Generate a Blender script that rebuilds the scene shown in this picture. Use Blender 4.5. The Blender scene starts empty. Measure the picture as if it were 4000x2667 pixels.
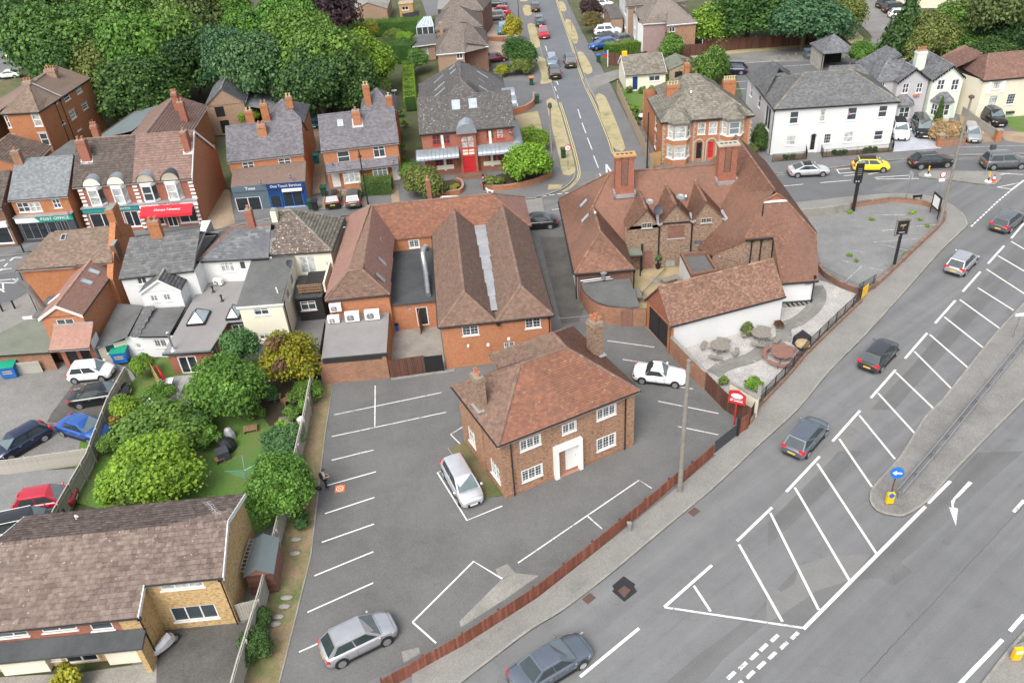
import bpy,math,random
import numpy as np
from mathutils import Matrix,Vector
random.seed(11);rng=np.random.default_rng(5)
S=bpy.context.scene;C=S.collection
R=math.radians
# ------------------------------------------------------------ camera, sky, sun, exposure
FPX,PITCH,ROLL,CAMZ=3240.0,R(34.55),R(-4.45),38.9  # focal length in 4000-px pixels, angles, height in metres
_f=Vector((0,math.cos(PITCH),-math.sin(PITCH)));_r=Vector((1,0,0));_u=_r.cross(_f)
_c,_s=math.cos(ROLL),math.sin(ROLL)
CR=_c*_r+_s*_u;CU=-_s*_r+_c*_u;CF=_f
cam=bpy.data.cameras.new('camera');camo=bpy.data.objects.new('camera',cam);C.objects.link(camo)
cam.sensor_width=36;cam.lens=FPX/4000*36;cam.clip_start=.5;cam.clip_end=3000
camo.matrix_world=Matrix(((CR.x,CU.x,-CF.x,0),(CR.y,CU.y,-CF.y,0),(CR.z,CU.z,-CF.z,CAMZ),(0,0,0,1)))
S.camera=camo
W=bpy.data.worlds.new("World");S.world=W;W.use_nodes=True
SUN_EL,SUN_AZ=R(52),R(205)
nt=W.node_tree;nt.nodes.clear()
sky=nt.nodes.new('ShaderNodeTexSky');sky.sky_type='NISHITA';sky.sun_disc=False
sky.sun_elevation=SUN_EL;sky.sun_rotation=SUN_AZ;sky.air_density=1.0;sky.dust_density=5.0;sky.ozone_density=1.0
hsv=nt.nodes.new('ShaderNodeHueSaturation');hsv.inputs['Saturation'].default_value=.38
bg=nt.nodes.new('ShaderNodeBackground');bg.inputs[1].default_value=.15
out=nt.nodes.new('ShaderNodeOutputWorld')
nt.links.new(sky.outputs[0],hsv.inputs['Color']);nt.links.new(hsv.outputs[0],bg.inputs[0]);nt.links.new(bg.outputs[0],out.inputs[0])
sun=bpy.data.lights.new('sun','SUN');sun.energy=.8;sun.angle=R(30);sun.color=(1,.96,.9)
suno=bpy.data.objects.new('sun',sun);C.objects.link(suno)
sd=Vector((math.sin(SUN_AZ)*math.cos(SUN_EL),math.cos(SUN_AZ)*math.cos(SUN_EL),math.sin(SUN_EL)))
suno.rotation_euler=sd.to_track_quat('Z','Y').to_euler();suno.location=(0,0,80)
S.view_settings.view_transform='Standard';S.view_settings.look='None';S.view_settings.gamma=1
S.view_settings.use_curve_mapping=False;S.view_settings.exposure=.95
S.cycles.max_bounces=5;S.cycles.diffuse_bounces=3;S.cycles.glossy_bounces=3;S.cycles.transparent_max_bounces=6
S.cycles.use_denoising=True
# ------------------------------------------------------------ survey helpers: pixel + height -> metres
OX=OY=0.0;KK=1.742
def TO(x,y,k=1.742):
 global OX,OY,KK
 OX,OY,KK=x,y,k
CAM=Vector((0,0,CAMZ))
def ray(x,y):
 px,py=OX+x/KK,OY+y/KK
 return CR*((px-2000)/FPX)+CU*(-(py-1333.5)/FPX)+CF
def G(x,y,z=0.0):
 d=ray(x,y);return CAM+d*((z-CAMZ)/d.z)
def G2(x,y,z=0.0):
 p=G(x,y,z);return(p.x,p.y)
def GL(pts,z=0.0):return[G2(x,y,z)for x,y in pts]
class Fr:
 """a plan frame: origin at the left end of a front eave, u along it, v away from the street"""
 def __init__(s,A=None,B=None,z=0,o=None,ang=None):
  if o is None:
   a=G(*A,z);b=G(*B,z);s.o=Vector((a.x,a.y));d=Vector((b.x-a.x,b.y-a.y));s.L=d.length;s.ex=d/s.L
  else:
   s.o=Vector(o);s.ex=Vector((math.cos(ang),math.sin(ang)));s.L=0
  s.ey=Vector((-s.ex.y,s.ex.x))
 def __call__(s,u,v,z=0.0):
  p=s.o+s.ex*u+s.ey*v;return Vector((p.x,p.y,z))
 def xy(s,u,v):
  p=s.o+s.ex*u+s.ey*v;return(p.x,p.y)
WF=Fr(o=(0,0),ang=0)
# ------------------------------------------------------------ scene tree
def _link(name,data,parent=None):
 o=bpy.data.objects.new(name,data);C.objects.link(o)
 if parent is not None:o.parent=parent
 return o
def tagit(o,label=None,cat=None,group=None,kind=None):
 if label:o['label']=label
 if cat:o['category']=cat
 if group:o['group']=group
 if kind:o['kind']=kind
 return o
def thing(name,label,cat,loc,group=None,rz=0.0):
 o=_link(name,None);o.empty_display_size=.3
 o.location=loc;o.rotation_euler=(0,0,rz)
 o['_w']=1;del o['_w']
 return tagit(o,label,cat,group)
def copy_tree(o,parent=None):
 c=o.copy();C.objects.link(c)
 if parent is not None:c.parent=parent
 for ch in list(o.children):copy_tree(ch,c)
 return c
_loc={}
def wloc(o):
 v=Vector((0,0,0))
 while o is not None:v=v+o.location;o=o.parent
 return v
class MB:
 def __init__(s):s.v=[];s.f=[];s.mi=[];s.mats=[]
 def _m(s,m):
  if m is None:return 0
  if isinstance(m,str):m=M[m]
  if m not in s.mats:s.mats.append(m)
  return s.mats.index(m)
 def add(s,vs,fs,m=None):
  n=len(s.v);s.v.extend([tuple(v)for v in vs]);i=s._m(m)
  for f in fs:s.f.append([n+k for k in f]);s.mi.append(i)
 def poly(s,pts,m=None):s.add(pts,[list(range(len(pts)))],m)
 def box(s,fr,u0,u1,v0,v1,z0,z1,m=None):
  P=[fr(u,v,z)for z in(z0,z1)for u,v in((u0,v0),(u1,v0),(u1,v1),(u0,v1))]
  s.hexa(P,m)
 def hexa(s,P,m=None):
  s.add(P,[(3,2,1,0),(4,5,6,7),(0,1,5,4),(1,2,6,5),(2,3,7,6),(3,0,4,7)],m)
 def prism(s,pts,z0,z1,m=None,mtop=None,bottom=False):
  n=len(pts)
  a=sum(pts[i][0]*pts[(i+1)%n][1]-pts[(i+1)%n][0]*pts[i][1]for i in range(n))
  if a<0:pts=pts[::-1]
  vs=[(p[0],p[1],z0)for p in pts]+[(p[0],p[1],z1)for p in pts]
  s.add(vs,[(i,(i+1)%n,n+(i+1)%n,n+i)for i in range(n)],m)
  s.add(vs[n:],[list(range(n))],mtop or m)
  if bottom:s.add(vs[:n],[list(range(n))[::-1]],m)
 def tube(s,a,b,r,n=8,r2=None,m=None,caps=True):
  a=Vector(a);b=Vector(b);r2=r if r2 is None else r2
  d=(b-a).normalized();t=d.cross(Vector((0,0,1)))
  if t.length<1e-3:t=Vector((1,0,0))
  t.normalize();w=d.cross(t)
  vs=[]
  for q,rr in((a,r),(b,r2)):
   for i in range(n):
    an=2*math.pi*i/n;vs.append(q+(t*math.cos(an)+w*math.sin(an))*rr)
  fs=[(i,n+i,n+(i+1)%n,(i+1)%n)for i in range(n)]
  if caps:fs+=[list(range(n)),list(range(n,2*n))[::-1]]
  s.add(vs,fs,m)
 def path(s,pts,r,n=6,m=None):
  for a,b in zip(pts[:-1],pts[1:]):s.tube(a,b,r,n,m=m)
 def lathe(s,c,prof,n=12,m=None,sx=1,sy=1):
  c=Vector(c);vs=[]
  for r,z in prof:
   for i in range(n):
    an=2*math.pi*i/n;vs.append((c.x+r*sx*math.cos(an),c.y+r*sy*math.sin(an),c.z+z))
  fs=[]
  for j in range(len(prof)-1):
   for i in range(n):fs.append((j*n+i,j*n+(i+1)%n,(j+1)*n+(i+1)%n,(j+1)*n+i))
  fs.append(list(range(n))[::-1]);fs.append([(len(prof)-1)*n+i for i in range(n)])
  s.add(vs,fs,m)
 def wall(s,A,B,z0,z1,holes=(),m=None,depth=.1):
  """vertical wall from A to B (outside on the right of A->B) with recessed openings (u0,u1,h0,h1)"""
  A=Vector((A[0],A[1],0));B=Vector((B[0],B[1],0));L=(B-A).length;t=(B-A)/L;nrm=Vector((t.y,-t.x,0))
  us=sorted({0.0,L,*[min(max(h[i],0),L)for h in holes for i in(0,1)]});zs=sorted({z0,z1,*[min(max(h[i],z0),z1)for h in holes for i in(2,3)]})
  P=lambda u,z,d=0.0:A+t*u-nrm*d+Vector((0,0,z))
  for a,b in zip(us[:-1],us[1:]):
   if b-a<1e-4:continue
   run=None
   for c,d in zip(zs[:-1],zs[1:]):
    if d-c<1e-4:continue
    um,zm=(a+b)/2,(c+d)/2
    if any(h[0]<um<h[1]and h[2]<zm<h[3]for h in holes):
     if run:s.add([P(a,run[0]),P(b,run[0]),P(b,run[1]),P(a,run[1])],[(0,1,2,3)],m);run=None
    else:run=[c,d]if run is None else[run[0],d]
   if run:s.add([P(a,run[0]),P(b,run[0]),P(b,run[1]),P(a,run[1])],[(0,1,2,3)],m)
  for u0,u1,h0,h1 in holes:
   d=depth
   s.add([P(u0,h0),P(u0,h0,d),P(u0,h1,d),P(u0,h1)],[(0,1,2,3)],m)
   s.add([P(u1,h0),P(u1,h1),P(u1,h1,d),P(u1,h0,d)],[(0,1,2,3)],m)
   s.add([P(u0,h1),P(u0,h1,d),P(u1,h1,d),P(u1,h1)],[(0,1,2,3)],m)
   s.add([P(u0,h0),P(u1,h0),P(u1,h0,d),P(u0,h0,d)],[(0,1,2,3)],m)
   s.add([P(u0,h0,d+.02),P(u1,h0,d+.02),P(u1,h1,d+.02),P(u0,h1,d+.02)],[(0,1,2,3)],m)
 def build(s,name,parent=None,mat=None,smooth=False,label=None,kind=None,uv=True):
  if isinstance(mat,str):mat=M[mat]
  me=bpy.data.meshes.new(name)
  off=wloc(parent)if parent is not None else Vector((0,0,0))
  me.from_pydata([(v[0]-off.x,v[1]-off.y,v[2]-off.z)for v in s.v],[],s.f)
  if mat is not None:
   me.materials.append(mat)
  else:
   for m in s.mats:me.materials.append(m)
   me.polygons.foreach_set('material_index',s.mi)
  if uv:box_uv(me)
  if smooth:me.polygons.foreach_set('use_smooth',[True]*len(me.polygons))
  me.update()
  o=_link(name,me,parent)
  return tagit(o,label=label,kind=kind)
def box_uv(me):
 """texture coordinates in metres: along the face horizontally, and up it"""
 nv=len(me.vertices);npol=len(me.polygons);nl=len(me.loops)
 if not npol:return
 co=np.empty(nv*3);me.vertices.foreach_get('co',co);co=co.reshape(-1,3)
 nr=np.empty(npol*3);me.polygons.foreach_get('normal',nr);nr=nr.reshape(-1,3)
 lv=np.empty(nl,int);me.loops.foreach_get('vertex_index',lv)
 lt=np.empty(npol,int);me.polygons.foreach_get('loop_total',lt)
 pn=np.repeat(nr,lt,axis=0)
 t=np.stack([-pn[:,1],pn[:,0],np.zeros(len(pn))],1);ln=np.linalg.norm(t,axis=1)
 flat=ln<.05
 t[flat]=(1,0,0);ln[flat]=1;t/=ln[:,None]
 w=np.cross(pn,t);w[flat]=(0,1,0)
 p=co[lv]
 uv=np.stack([(p*t).sum(1),(p*w).sum(1)],1)
 l=me.uv_layers.new(name='UVMap');l.data.foreach_set('uv',uv.ravel())
def inst(name,mesh,parent=None,loc=(0,0,0),rot=(0,0,0),scale=(1,1,1)):
 o=_link(name,mesh,parent);o.location=loc;o.rotation_euler=rot;o.scale=scale;return o
 # ------------------------------------------------------------ materials
def nm(name):
 m=bpy.data.materials.new(name);m.use_nodes=True;t=m.node_tree;t.nodes.clear()
 o=t.nodes.new('ShaderNodeOutputMaterial');b=t.nodes.new('ShaderNodeBsdfPrincipled');t.links.new(b.outputs[0],o.inputs[0])
 return m,t,b
def nd(t,ty,**kw):
 n=t.nodes.new(ty)
 for k,v in kw.items():
  if k in n.inputs:n.inputs[k].default_value=v
  else:setattr(n,k,v)
 return n
def c4(c):return(c[0],c[1],c[2],1)
def noise(t,co,scale,detail=3,rough=.55,**kw):
 n=nd(t,'ShaderNodeTexNoise',Scale=scale,Detail=detail,Roughness=rough);t.links.new(co,n.inputs['Vector']);return n.outputs['Fac']
def ramp(t,fac,stops,interp='LINEAR'):
 n=t.nodes.new('ShaderNodeValToRGB');cr=n.color_ramp;cr.interpolation=interp
 while len(cr.elements)<len(stops):cr.elements.new(.5)
 for e,(p,c)in zip(cr.elements,stops):e.position=p;e.color=c4(c)if len(c)==3 else c
 t.links.new(fac,n.inputs[0]);return n.outputs[0]
def mixc(t,fac,a,b,mode='MIX'):
 n=t.nodes.new('ShaderNodeMix');n.data_type='RGBA';n.blend_type=mode
 for sck,v in((n.inputs[0],fac),(n.inputs[6],a),(n.inputs[7],b)):
  if isinstance(v,(int,float)):sck.default_value=v
  elif isinstance(v,tuple):sck.default_value=c4(v)
  else:t.links.new(v,sck)
 return n.outputs[2]
def mathn(t,op,a,b=0.0,clamp=False):
 n=t.nodes.new('ShaderNodeMath');n.operation=op;n.use_clamp=clamp
 for sck,v in((n.inputs[0],a),(n.inputs[1],b)):
  if isinstance(v,(int,float)):sck.default_value=v
  else:t.links.new(v,sck)
 return n.outputs[0]
def bump(t,b,h,strength=.4,dist=.02):
 n=nd(t,'ShaderNodeBump',Strength=strength,Distance=dist);t.links.new(h,n.inputs['Height']);t.links.new(n.outputs[0],b.inputs['Normal'])
def coords(t,which='Object'):
 if which=='World':
  return t.nodes.new('ShaderNodeNewGeometry').outputs['Position']
 return t.nodes.new('ShaderNodeTexCoord').outputs[which]
def plain(name,c,rough=.6,metal=0.0,var=.12,vs=1.5,spec=.4,bumps=0.0,coat=0.0):
 m,t,b=nm(name);co=coords(t)
 n=noise(t,co,vs,4,.6);n2=noise(t,co,vs*9,2,.6)
 f=mathn(t,'ADD',mathn(t,'MULTIPLY',n,.7),mathn(t,'MULTIPLY',n2,.3))
 lo=tuple(x*(1-var)for x in c);hi=tuple(min(1,x*(1+var))for x in c)
 t.links.new(ramp(t,f,[(.3,lo),(.7,hi)]),b.inputs['Base Color'])
 b.inputs['Roughness'].default_value=rough;b.inputs['Metallic'].default_value=metal;b.inputs['Specular IOR Level'].default_value=spec
 if coat:b.inputs['Coat Weight'].default_value=coat;b.inputs['Coat Roughness'].default_value=.05
 if bumps:bump(t,b,n2,bumps,.02)
 return m
def ground(name,c,var=.1,stains=.0,speck=.25,rough=.9,big=.08,tint=None,lane=None):
 """asphalt, paving and earth: patches, stains, cracks and grit"""
 m,t,b=nm(name);co=coords(t,'World')
 n1=noise(t,co,big,5,.62);n2=noise(t,co,.7,4,.65);n3=noise(t,co,14,2,.7);n4=noise(t,co,45,1,.7)
 lo=tuple(x*(1-var)for x in c);hi=tuple(x*(1+var)for x in(tint or c))
 col=ramp(t,n1,[(.35,lo),(.65,hi)])
 col=mixc(t,ramp(t,n2,[(.42,(0,0,0)),(.72,(.6,.6,.6))]),col,tuple(x*(1+stains)for x in c)if stains else tuple(x*.82 for x in c))
 g=ramp(t,n3,[(.35,(1-speck,)*3),(.65,(1+speck*.6,)*3)])
 col=mixc(t,1.0,col,g,'MULTIPLY')
 col=mixc(t,1.0,col,ramp(t,noise(t,co,.6,3,.6),[(.66,(1,1,1)),(.76,(.8,.8,.8))]),'MULTIPLY')
 g=ramp(t,n4,[(.3,(1-speck*.6,)*3),(.7,(1+speck*.5,)*3)])
 col=mixc(t,1.0,col,g,'MULTIPLY')
 v=nd(t,'ShaderNodeTexVoronoi',Scale=.16);v.feature='DISTANCE_TO_EDGE'
 wv=t.nodes.new('ShaderNodeVectorMath');wv.operation='ADD'
 nn=nd(t,'ShaderNodeTexNoise',Scale=.9,Detail=4);t.links.new(co,nn.inputs['Vector'])
 t.links.new(co,wv.inputs[0]);t.links.new(nn.outputs['Color'],wv.inputs[1]);t.links.new(wv.outputs[0],v.inputs['Vector'])
 cr=ramp(t,v.outputs['Distance'],[(.0,(.7,.7,.7)),(.004,(1,1,1))])
 col=mixc(t,.4,col,mixc(t,1.0,col,cr,'MULTIPLY'))
 if lane is not None:# tyre-polished lanes running along the road
  mp=nd(t,'ShaderNodeMapping');mp.vector_type='TEXTURE';mp.inputs['Rotation'].default_value=(0,0,lane);mp.inputs['Scale'].default_value=(45,1.1,1);t.links.new(co,mp.inputs[0])
  col=mixc(t,1.0,col,ramp(t,noise(t,mp.outputs[0],1.0,3,.5),[(.32,(.88,)*3),(.68,(1.13,1.13,1.12))]),'MULTIPLY')
 t.links.new(col,b.inputs['Base Color']);b.inputs['Roughness'].default_value=rough;b.inputs['Specular IOR Level'].default_value=.25
 bump(t,b,n4,.3,.01)
 return m
def brickm(name,c1,c2,mortar,w=.225,h=.075,ms=.011,dirt=.35,dirtc=None,odd=None,rough=.85,bumpk=.5):
 m,t,b=nm(name);uv=coords(t,'UV')
 br=nd(t,'ShaderNodeTexBrick',Scale=1.0);br.offset=.5;br.squash=1
 br.inputs['Brick Width'].default_value=w;br.inputs['Row Height'].default_value=h;br.inputs['Mortar Size'].default_value=ms
 br.inputs['Mortar Smooth'].default_value=.2;br.inputs['Bias'].default_value=0
 br.inputs['Color1'].default_value=c4(c1);br.inputs['Color2'].default_value=c4(c2);br.inputs['Mortar'].default_value=c4(mortar)
 t.links.new(uv,br.inputs['Vector'])
 co=coords(t)
 n=noise(t,co,.5,5,.65);n2=noise(t,co,5.0,3,.6)
 col=br.outputs['Color']
 if odd:
  wn=nd(t,'ShaderNodeTexNoise',Scale=2.7,Detail=1);mp=nd(t,'ShaderNodeMapping');mp.inputs['Scale'].default_value=(1.6,4.7,1)
  t.links.new(uv,mp.inputs[0]);t.links.new(mp.outputs[0],wn.inputs['Vector'])
  col=mixc(t,ramp(t,wn.outputs['Fac'],[(.55,(0,0,0)),(.62,(.8,.8,.8))]),col,odd)
 col=mixc(t,ramp(t,n,[(.45,(0,0,0)),(.75,(dirt,)*3)]),col,dirtc or tuple(x*.45 for x in c1))
 col=mixc(t,1.0,col,ramp(t,n2,[(.3,(.86,)*3),(.7,(1.12,)*3)]),'MULTIPLY')
 t.links.new(col,b.inputs['Base Color']);b.inputs['Roughness'].default_value=rough;b.inputs['Specular IOR Level'].default_value=.2
 bump(t,b,mathn(t,'SUBTRACT',1.0,br.outputs['Fac']),bumpk,.01)
 return m
def tilem(name,cols,patch=None,patchk=.5,pscale=.6,lichen=None,lich=.62,rough=.85,streak=None):
 """roof coverings: every tile its own shade, moss patches and lichen spots over them"""
 m,t,b=nm(name)
 g=t.nodes.new('ShaderNodeNewGeometry');oi=t.nodes.new('ShaderNodeObjectInfo')
 rnd=mathn(t,'FRACT',mathn(t,'ADD',g.outputs['Random Per Island'],oi.outputs['Random']))
 k=len(cols);col=ramp(t,rnd,[((i+.5)/k,c)for i,c in enumerate(cols)])
 co=coords(t,'World')
 n1=noise(t,co,pscale,5,.7);n2=noise(t,co,3.2,4,.7)
 if patch:col=mixc(t,ramp(t,n1,[(.47,(0,0,0)),(.68,(patchk,)*3)]),col,patch)
 col=mixc(t,1.0,col,ramp(t,n2,[(.3,(.82,)*3),(.7,(1.15,)*3)]),'MULTIPLY')
 if lichen:
  v=noise(t,co,5.5,2,.5);col=mixc(t,ramp(t,v,[(lich,(0,0,0)),(lich+.03,(.85,.85,.85))]),col,lichen)
 t.links.new(col,b.inputs['Base Color']);b.inputs['Roughness'].default_value=rough;b.inputs['Specular IOR Level'].default_value=.25
 n3=noise(t,co,30,2,.6);bump(t,b,n3,.3,.01)
 return m
def glassm(name,c=(.03,.04,.045),curtain=.0,rough=.06,cc=(.55,.56,.52)):
 m,t,b=nm(name);co=coords(t)
 oi=t.nodes.new('ShaderNodeObjectInfo')
 base=mixc(t,noise(t,co,1.3,2),c,tuple(x*2.2 for x in c))
 if curtain:
  f=ramp(t,oi.outputs['Random'],[(1-curtain-.01,(0,0,0)),(1-curtain,(.8,.8,.8))])
  st=noise(t,co,3.0,2,.5);f=mixc(t,1.0,f,ramp(t,st,[(.35,(.35,)*3),(.6,(1,)*3)]),'MULTIPLY')
  base=mixc(t,f,base,cc)
 t.links.new(base,b.inputs['Base Color']);b.inputs['Roughness'].default_value=rough;b.inputs['Specular IOR Level'].default_value=.7
 return m
def paint(name,c,metal=.35,rough=.3,coat=.9):
 m,t,b=nm(name);co=coords(t)
 n=noise(t,co,2.5,3,.6)
 t.links.new(ramp(t,n,[(.3,tuple(x*.93 for x in c)),(.7,tuple(min(1,x*1.05)for x in c))]),b.inputs['Base Color'])
 b.inputs['Metallic'].default_value=metal;b.inputs['Roughness'].default_value=rough
 b.inputs['Coat Weight'].default_value=coat;b.inputs['Coat Roughness'].default_value=.06
 return m
def leafm(name,cols,trans=.25):
 m,t,b=nm(name)
 g=t.nodes.new('ShaderNodeNewGeometry');oi=t.nodes.new('ShaderNodeObjectInfo')
 rnd=mathn(t,'FRACT',mathn(t,'ADD',g.outputs['Random Per Island'],oi.outputs['Random']))
 k=len(cols);col=ramp(t,rnd,[((i+.5)/k,c)for i,c in enumerate(cols)])
 co=coords(t,'World');n=noise(t,co,.55,3,.6)
 col=mixc(t,1.0,col,ramp(t,n,[(.3,(.66,.72,.66)),(.7,(1.35,1.3,1.1))]),'MULTIPLY')
 col=mixc(t,1.0,col,ramp(t,oi.outputs['Random'],[(0,(.85,.92,1)),(.5,(1.2,1.1,.95)),(1,(1.0,1.16,.9))]),'MULTIPLY')
 t.links.new(col,b.inputs['Base Color']);b.inputs['Roughness'].default_value=.6;b.inputs['Specular IOR Level'].default_value=.3
 if trans:
  tr=nd(t,'ShaderNodeBsdfTranslucent');t.links.new(col,tr.inputs['Color'])
  ms=nd(t,'ShaderNodeMixShader');ms.inputs[0].default_value=trans
  t.links.new(b.outputs[0],ms.inputs[1]);t.links.new(tr.outputs[0],ms.inputs[2])
  t.links.new(ms.outputs[0],[n_ for n_ in t.nodes if n_.type=='OUTPUT_MATERIAL'][0].inputs[0])
 return m
M={}
M['asph_lot']=ground('asphalt_car_park',(.128,.128,.125),.15,stains=.2,speck=.17,big=.13)
M['asph_main']=ground('asphalt_main_road',(.158,.161,.163),.07,speck=.13,big=.05,lane=R(36))
M['asph_dark']=ground('asphalt_strip_dark',(.132,.134,.135),.06,speck=.13,lane=R(36))
M['asph_mid']=ground('asphalt_hatched_strip',(.175,.175,.171),.07,speck=.13)
M['asph_street']=ground('asphalt_upper_street',(.13,.134,.138),.07,speck=.18)
M['asph_side']=ground('asphalt_side_road',(.14,.15,.162),.07,speck=.16)
M['asph_old']=ground('asphalt_old_yard',(.19,.185,.175),.18,stains=.3,speck=.25,big=.2)
M['asph_pub']=ground('asphalt_pub_yard',(.185,.187,.185),.14,stains=.3,speck=.2,big=.2)
M['asph_darkest']=ground('asphalt_driveway_dark',(.095,.092,.086),.2,stains=.4,speck=.25,big=.25)  # darkest asphalt tone, for alley, drive, yard patch and road joint
M['foot']=ground('footway_asphalt',(.215,.21,.195),.1,stains=.15,speck=.18,big=.3)
M['footdark']=ground('footway_grey',(.15,.15,.152),.08,speck=.15,big=.2)
M['kerb']=ground('kerb_concrete',(.26,.25,.225),.15,speck=.2,big=.8)
M['slab']=ground('paving_slab',(.2,.195,.18),.15,speck=.15,big=.9)
M['slab_l']=ground('patio_slab',(.34,.34,.33),.12,speck=.12,big=.9)
M['slab_y']=ground('buff_slab',(.36,.29,.17),.2,speck=.15,big=.5)
M['conc']=ground('old_concrete',(.24,.23,.205),.2,stains=.2,speck=.2,big=.6)
M['earth']=ground('bare_earth',(.13,.095,.06),.3,speck=.35,big=.3)
M['earthdark']=ground('garden_soil',(.055,.045,.03),.3,speck=.35,big=.3)
M['shell']=ground('white_shingle',(0.399,0.384,0.366),.12,speck=.35,big=.4)
M['drive']=ground('block_drive',(.3,.23,.16),.15,speck=.25,big=.5)
M['pink']=ground('resin_drive',(.36,.29,.24),.12,speck=.2,big=.4)
M['white_drive']=ground('pale_block_drive',(.4,.42,.46),.12,speck=.25,big=.5)
def grassm(name,a,b_,dry,k=.5):
 m,t,b=nm(name);co=coords(t,'World')
 n=noise(t,co,.45,5,.7);n2=noise(t,co,9,3,.7)
 col=ramp(t,n2,[(.3,a),(.7,b_)]);col=mixc(t,ramp(t,n,[(.5-k*.25,(0,0,0)),(.72-k*.2,(1,1,1))]),col,dry)
 col=mixc(t,1.0,col,ramp(t,noise(t,co,30,2),[(.3,(.7,)*3),(.7,(1.25,)*3)]),'MULTIPLY')
 t.links.new(col,b.inputs['Base Color']);b.inputs['Roughness'].default_value=.95;bump(t,b,n2,.6,.05);return m
M['grass']=grassm('lawn',(.055,.125,.02),(.1,.2,.03),(.12,.15,.045),.3)
M['grass_dry']=grassm('parched_verge',(.31,.26,.14),(.42,.36,.22),(.17,.19,.08),.05)
M['grass_mix']=grassm('patchy_verge',(.2,.15,.085),(.28,.2,.12),(.1,.13,.04),.3)
M['grass_wild']=grassm('rough_grass',(.05,.08,.02),(.1,.12,.04),(.16,.13,.07),.45)
M['terrain']=grassm('far_land',(.04,.06,.02),(.07,.09,.03),(.1,.09,.05),.3)
def paintline(name,c,wear=.45):
 m,t,b=nm(name);co=coords(t,'World');n=noise(t,co,9,4,.75);n2=noise(t,co,1.2,3,.6)
 f=mathn(t,'MULTIPLY',n,mathn(t,'ADD',n2,.5))
 t.links.new(ramp(t,f,[(wear*.62,(.2,.2,.195)),(wear*.62+.08,c)]),b.inputs['Base Color']);b.inputs['Roughness'].default_value=.7;return m
M['line']=paintline('white_line',(.6,.61,.59),.6)
M['line_new']=paintline('white_line_bright',(.7,.72,.69),.45)
M['line_old']=paintline('white_line_worn',(.5,.5,.48),.78)
M['line_y']=paintline('yellow_line',(.6,.48,.16),.5)
M['line_c']=paintline('cream_hatch_line',(.62,.61,.54),.5)
M['br_orange']=brickm('orange_brick',(0.442,0.161,0.067),(0.384,0.136,0.062),(0.390,0.243,0.160),dirt=.12,dirtc=(0.271,0.123,0.068))
M['br_orange2']=brickm('shopfront_orange_brick',(.45,.165,.06),(.36,.12,.045),(.32,.2,.13),dirt=.3,dirtc=(.22,.1,.05))
M['br_brown']=brickm('brown_stock_brick',(.33,.165,.095),(.4,.205,.1),(.3,.25,.2),dirt=.2,odd=(.13,.08,.065))
M['br_red']=brickm('red_brick',(.33,.095,.055),(.27,.08,.05),(.3,.2,.15),dirt=.3)
M['br_old']=brickm('weathered_brick',(.36,.16,.09),(.26,.1,.06),(.3,.24,.18),dirt=.5,dirtc=(.12,.09,.06))
M['br_pub']=brickm('pub_brown_brick',(.3,.2,.14),(.23,.14,.09),(.33,.27,.21),dirt=.25,odd=(.1,.07,.055))
M['br_tan']=brickm('tan_brick',(0.340,0.218,0.145),(0.291,0.175,0.117),(0.315,0.257,0.199),dirt=.2)
M['br_dark']=brickm('dark_brick',(.2,.09,.06),(.15,.07,.05),(.2,.15,.12),dirt=.3)
M['br_mauve']=plain('mauve_render',(.28,.2,.19),.9)
M['stone_y']=brickm('yellow_block_stone',(.56,.39,.19),(.48,.33,.15),(.5,.37,.2),w=.3,h=.095,ms=.008,dirt=.25,dirtc=(.3,.2,.1),odd=(.25,.16,.09),bumpk=.7)
M['stone_b']=plain('bath_stone',(.38,.34,.27),.8,bumps=.2)
M['white']=plain('white_render',(0.600,0.610,0.605),.8,var=.05,vs=.5)
M['cream']=plain('cream_render',(.7,.67,.54),.8,var=.06,vs=.5)
M['creamw']=plain('cream_wall',(.62,.58,.46),.8,var=.08,vs=.6)
M['mint']=plain('mint_render',(.6,.66,.57),.8,var=.05)
M['greyr']=plain('grey_render',(.42,.41,.42),.8,var=.05)
M['upvc']=plain('white_upvc',(.7,.7,.69),.35,var=.03)
M['trim']=plain('white_trim',(.74,.74,.72),.5,var=.05)
M['blackt']=plain('black_trim',(.018,.018,.02),.45)
M['blackw']=plain('black_timber',(.022,.022,.022),.7,bumps=.3)
M['darkgreyw']=plain('charcoal_panel',(.05,.055,.065),.6)
M['sill']=plain('stone_sill',(.4,.39,.36),.8)
M['glass']=glassm('window_glass',curtain=.25)
M['glass_d']=glassm('dark_glass',(.012,.016,.02))
M['glass_l']=glassm('curtained_glass',(.1,.12,.13),curtain=.75,cc=(.6,.62,.58))
M['sky_glass']=glassm('rooflight_glass',(.2,.24,.26),rough=.12)
M['lead']=plain('lead_sheet',(.42,.43,.44),.45,metal=.5,var=.22,vs=1.0,bumps=.3)
M['zinc']=plain('standing_seam_zinc',(.27,.3,.33),.4,metal=.35,var=.16,vs=1.0)
M['steel']=plain('galvanised_steel',(.45,.46,.47),.38,metal=.8,var=.1)
M['felt']=plain('grey_felt',(.225,.215,.21),.9,var=.12,vs=.5)
M['felt_d']=plain('dark_felt',(.11,.112,.11),.85,var=.3,vs=.4)
M['felt_bk']=plain('black_felt',(.055,.06,.062),.8,var=.35,vs=.35)
M['felt_g']=plain('green_mineral_felt',(.15,.165,.13),.9,var=.2,vs=.5)
M['felt_s']=plain('slate_blue_felt',(.13,.16,.165),.8,var=.12,vs=.5)
M['slate']=tilem('grey_slate',[(.1,.105,.115),(.13,.135,.145),(.15,.155,.165),(.18,.185,.195)],patch=(.2,.2,.19),patchk=.4)
M['slate_l']=tilem('pale_slate',[(0.156,0.172,0.184),(0.189,0.205,0.217),(0.213,0.230,0.238)],patch=(0.115,0.123,0.123),patchk=.4)
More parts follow.
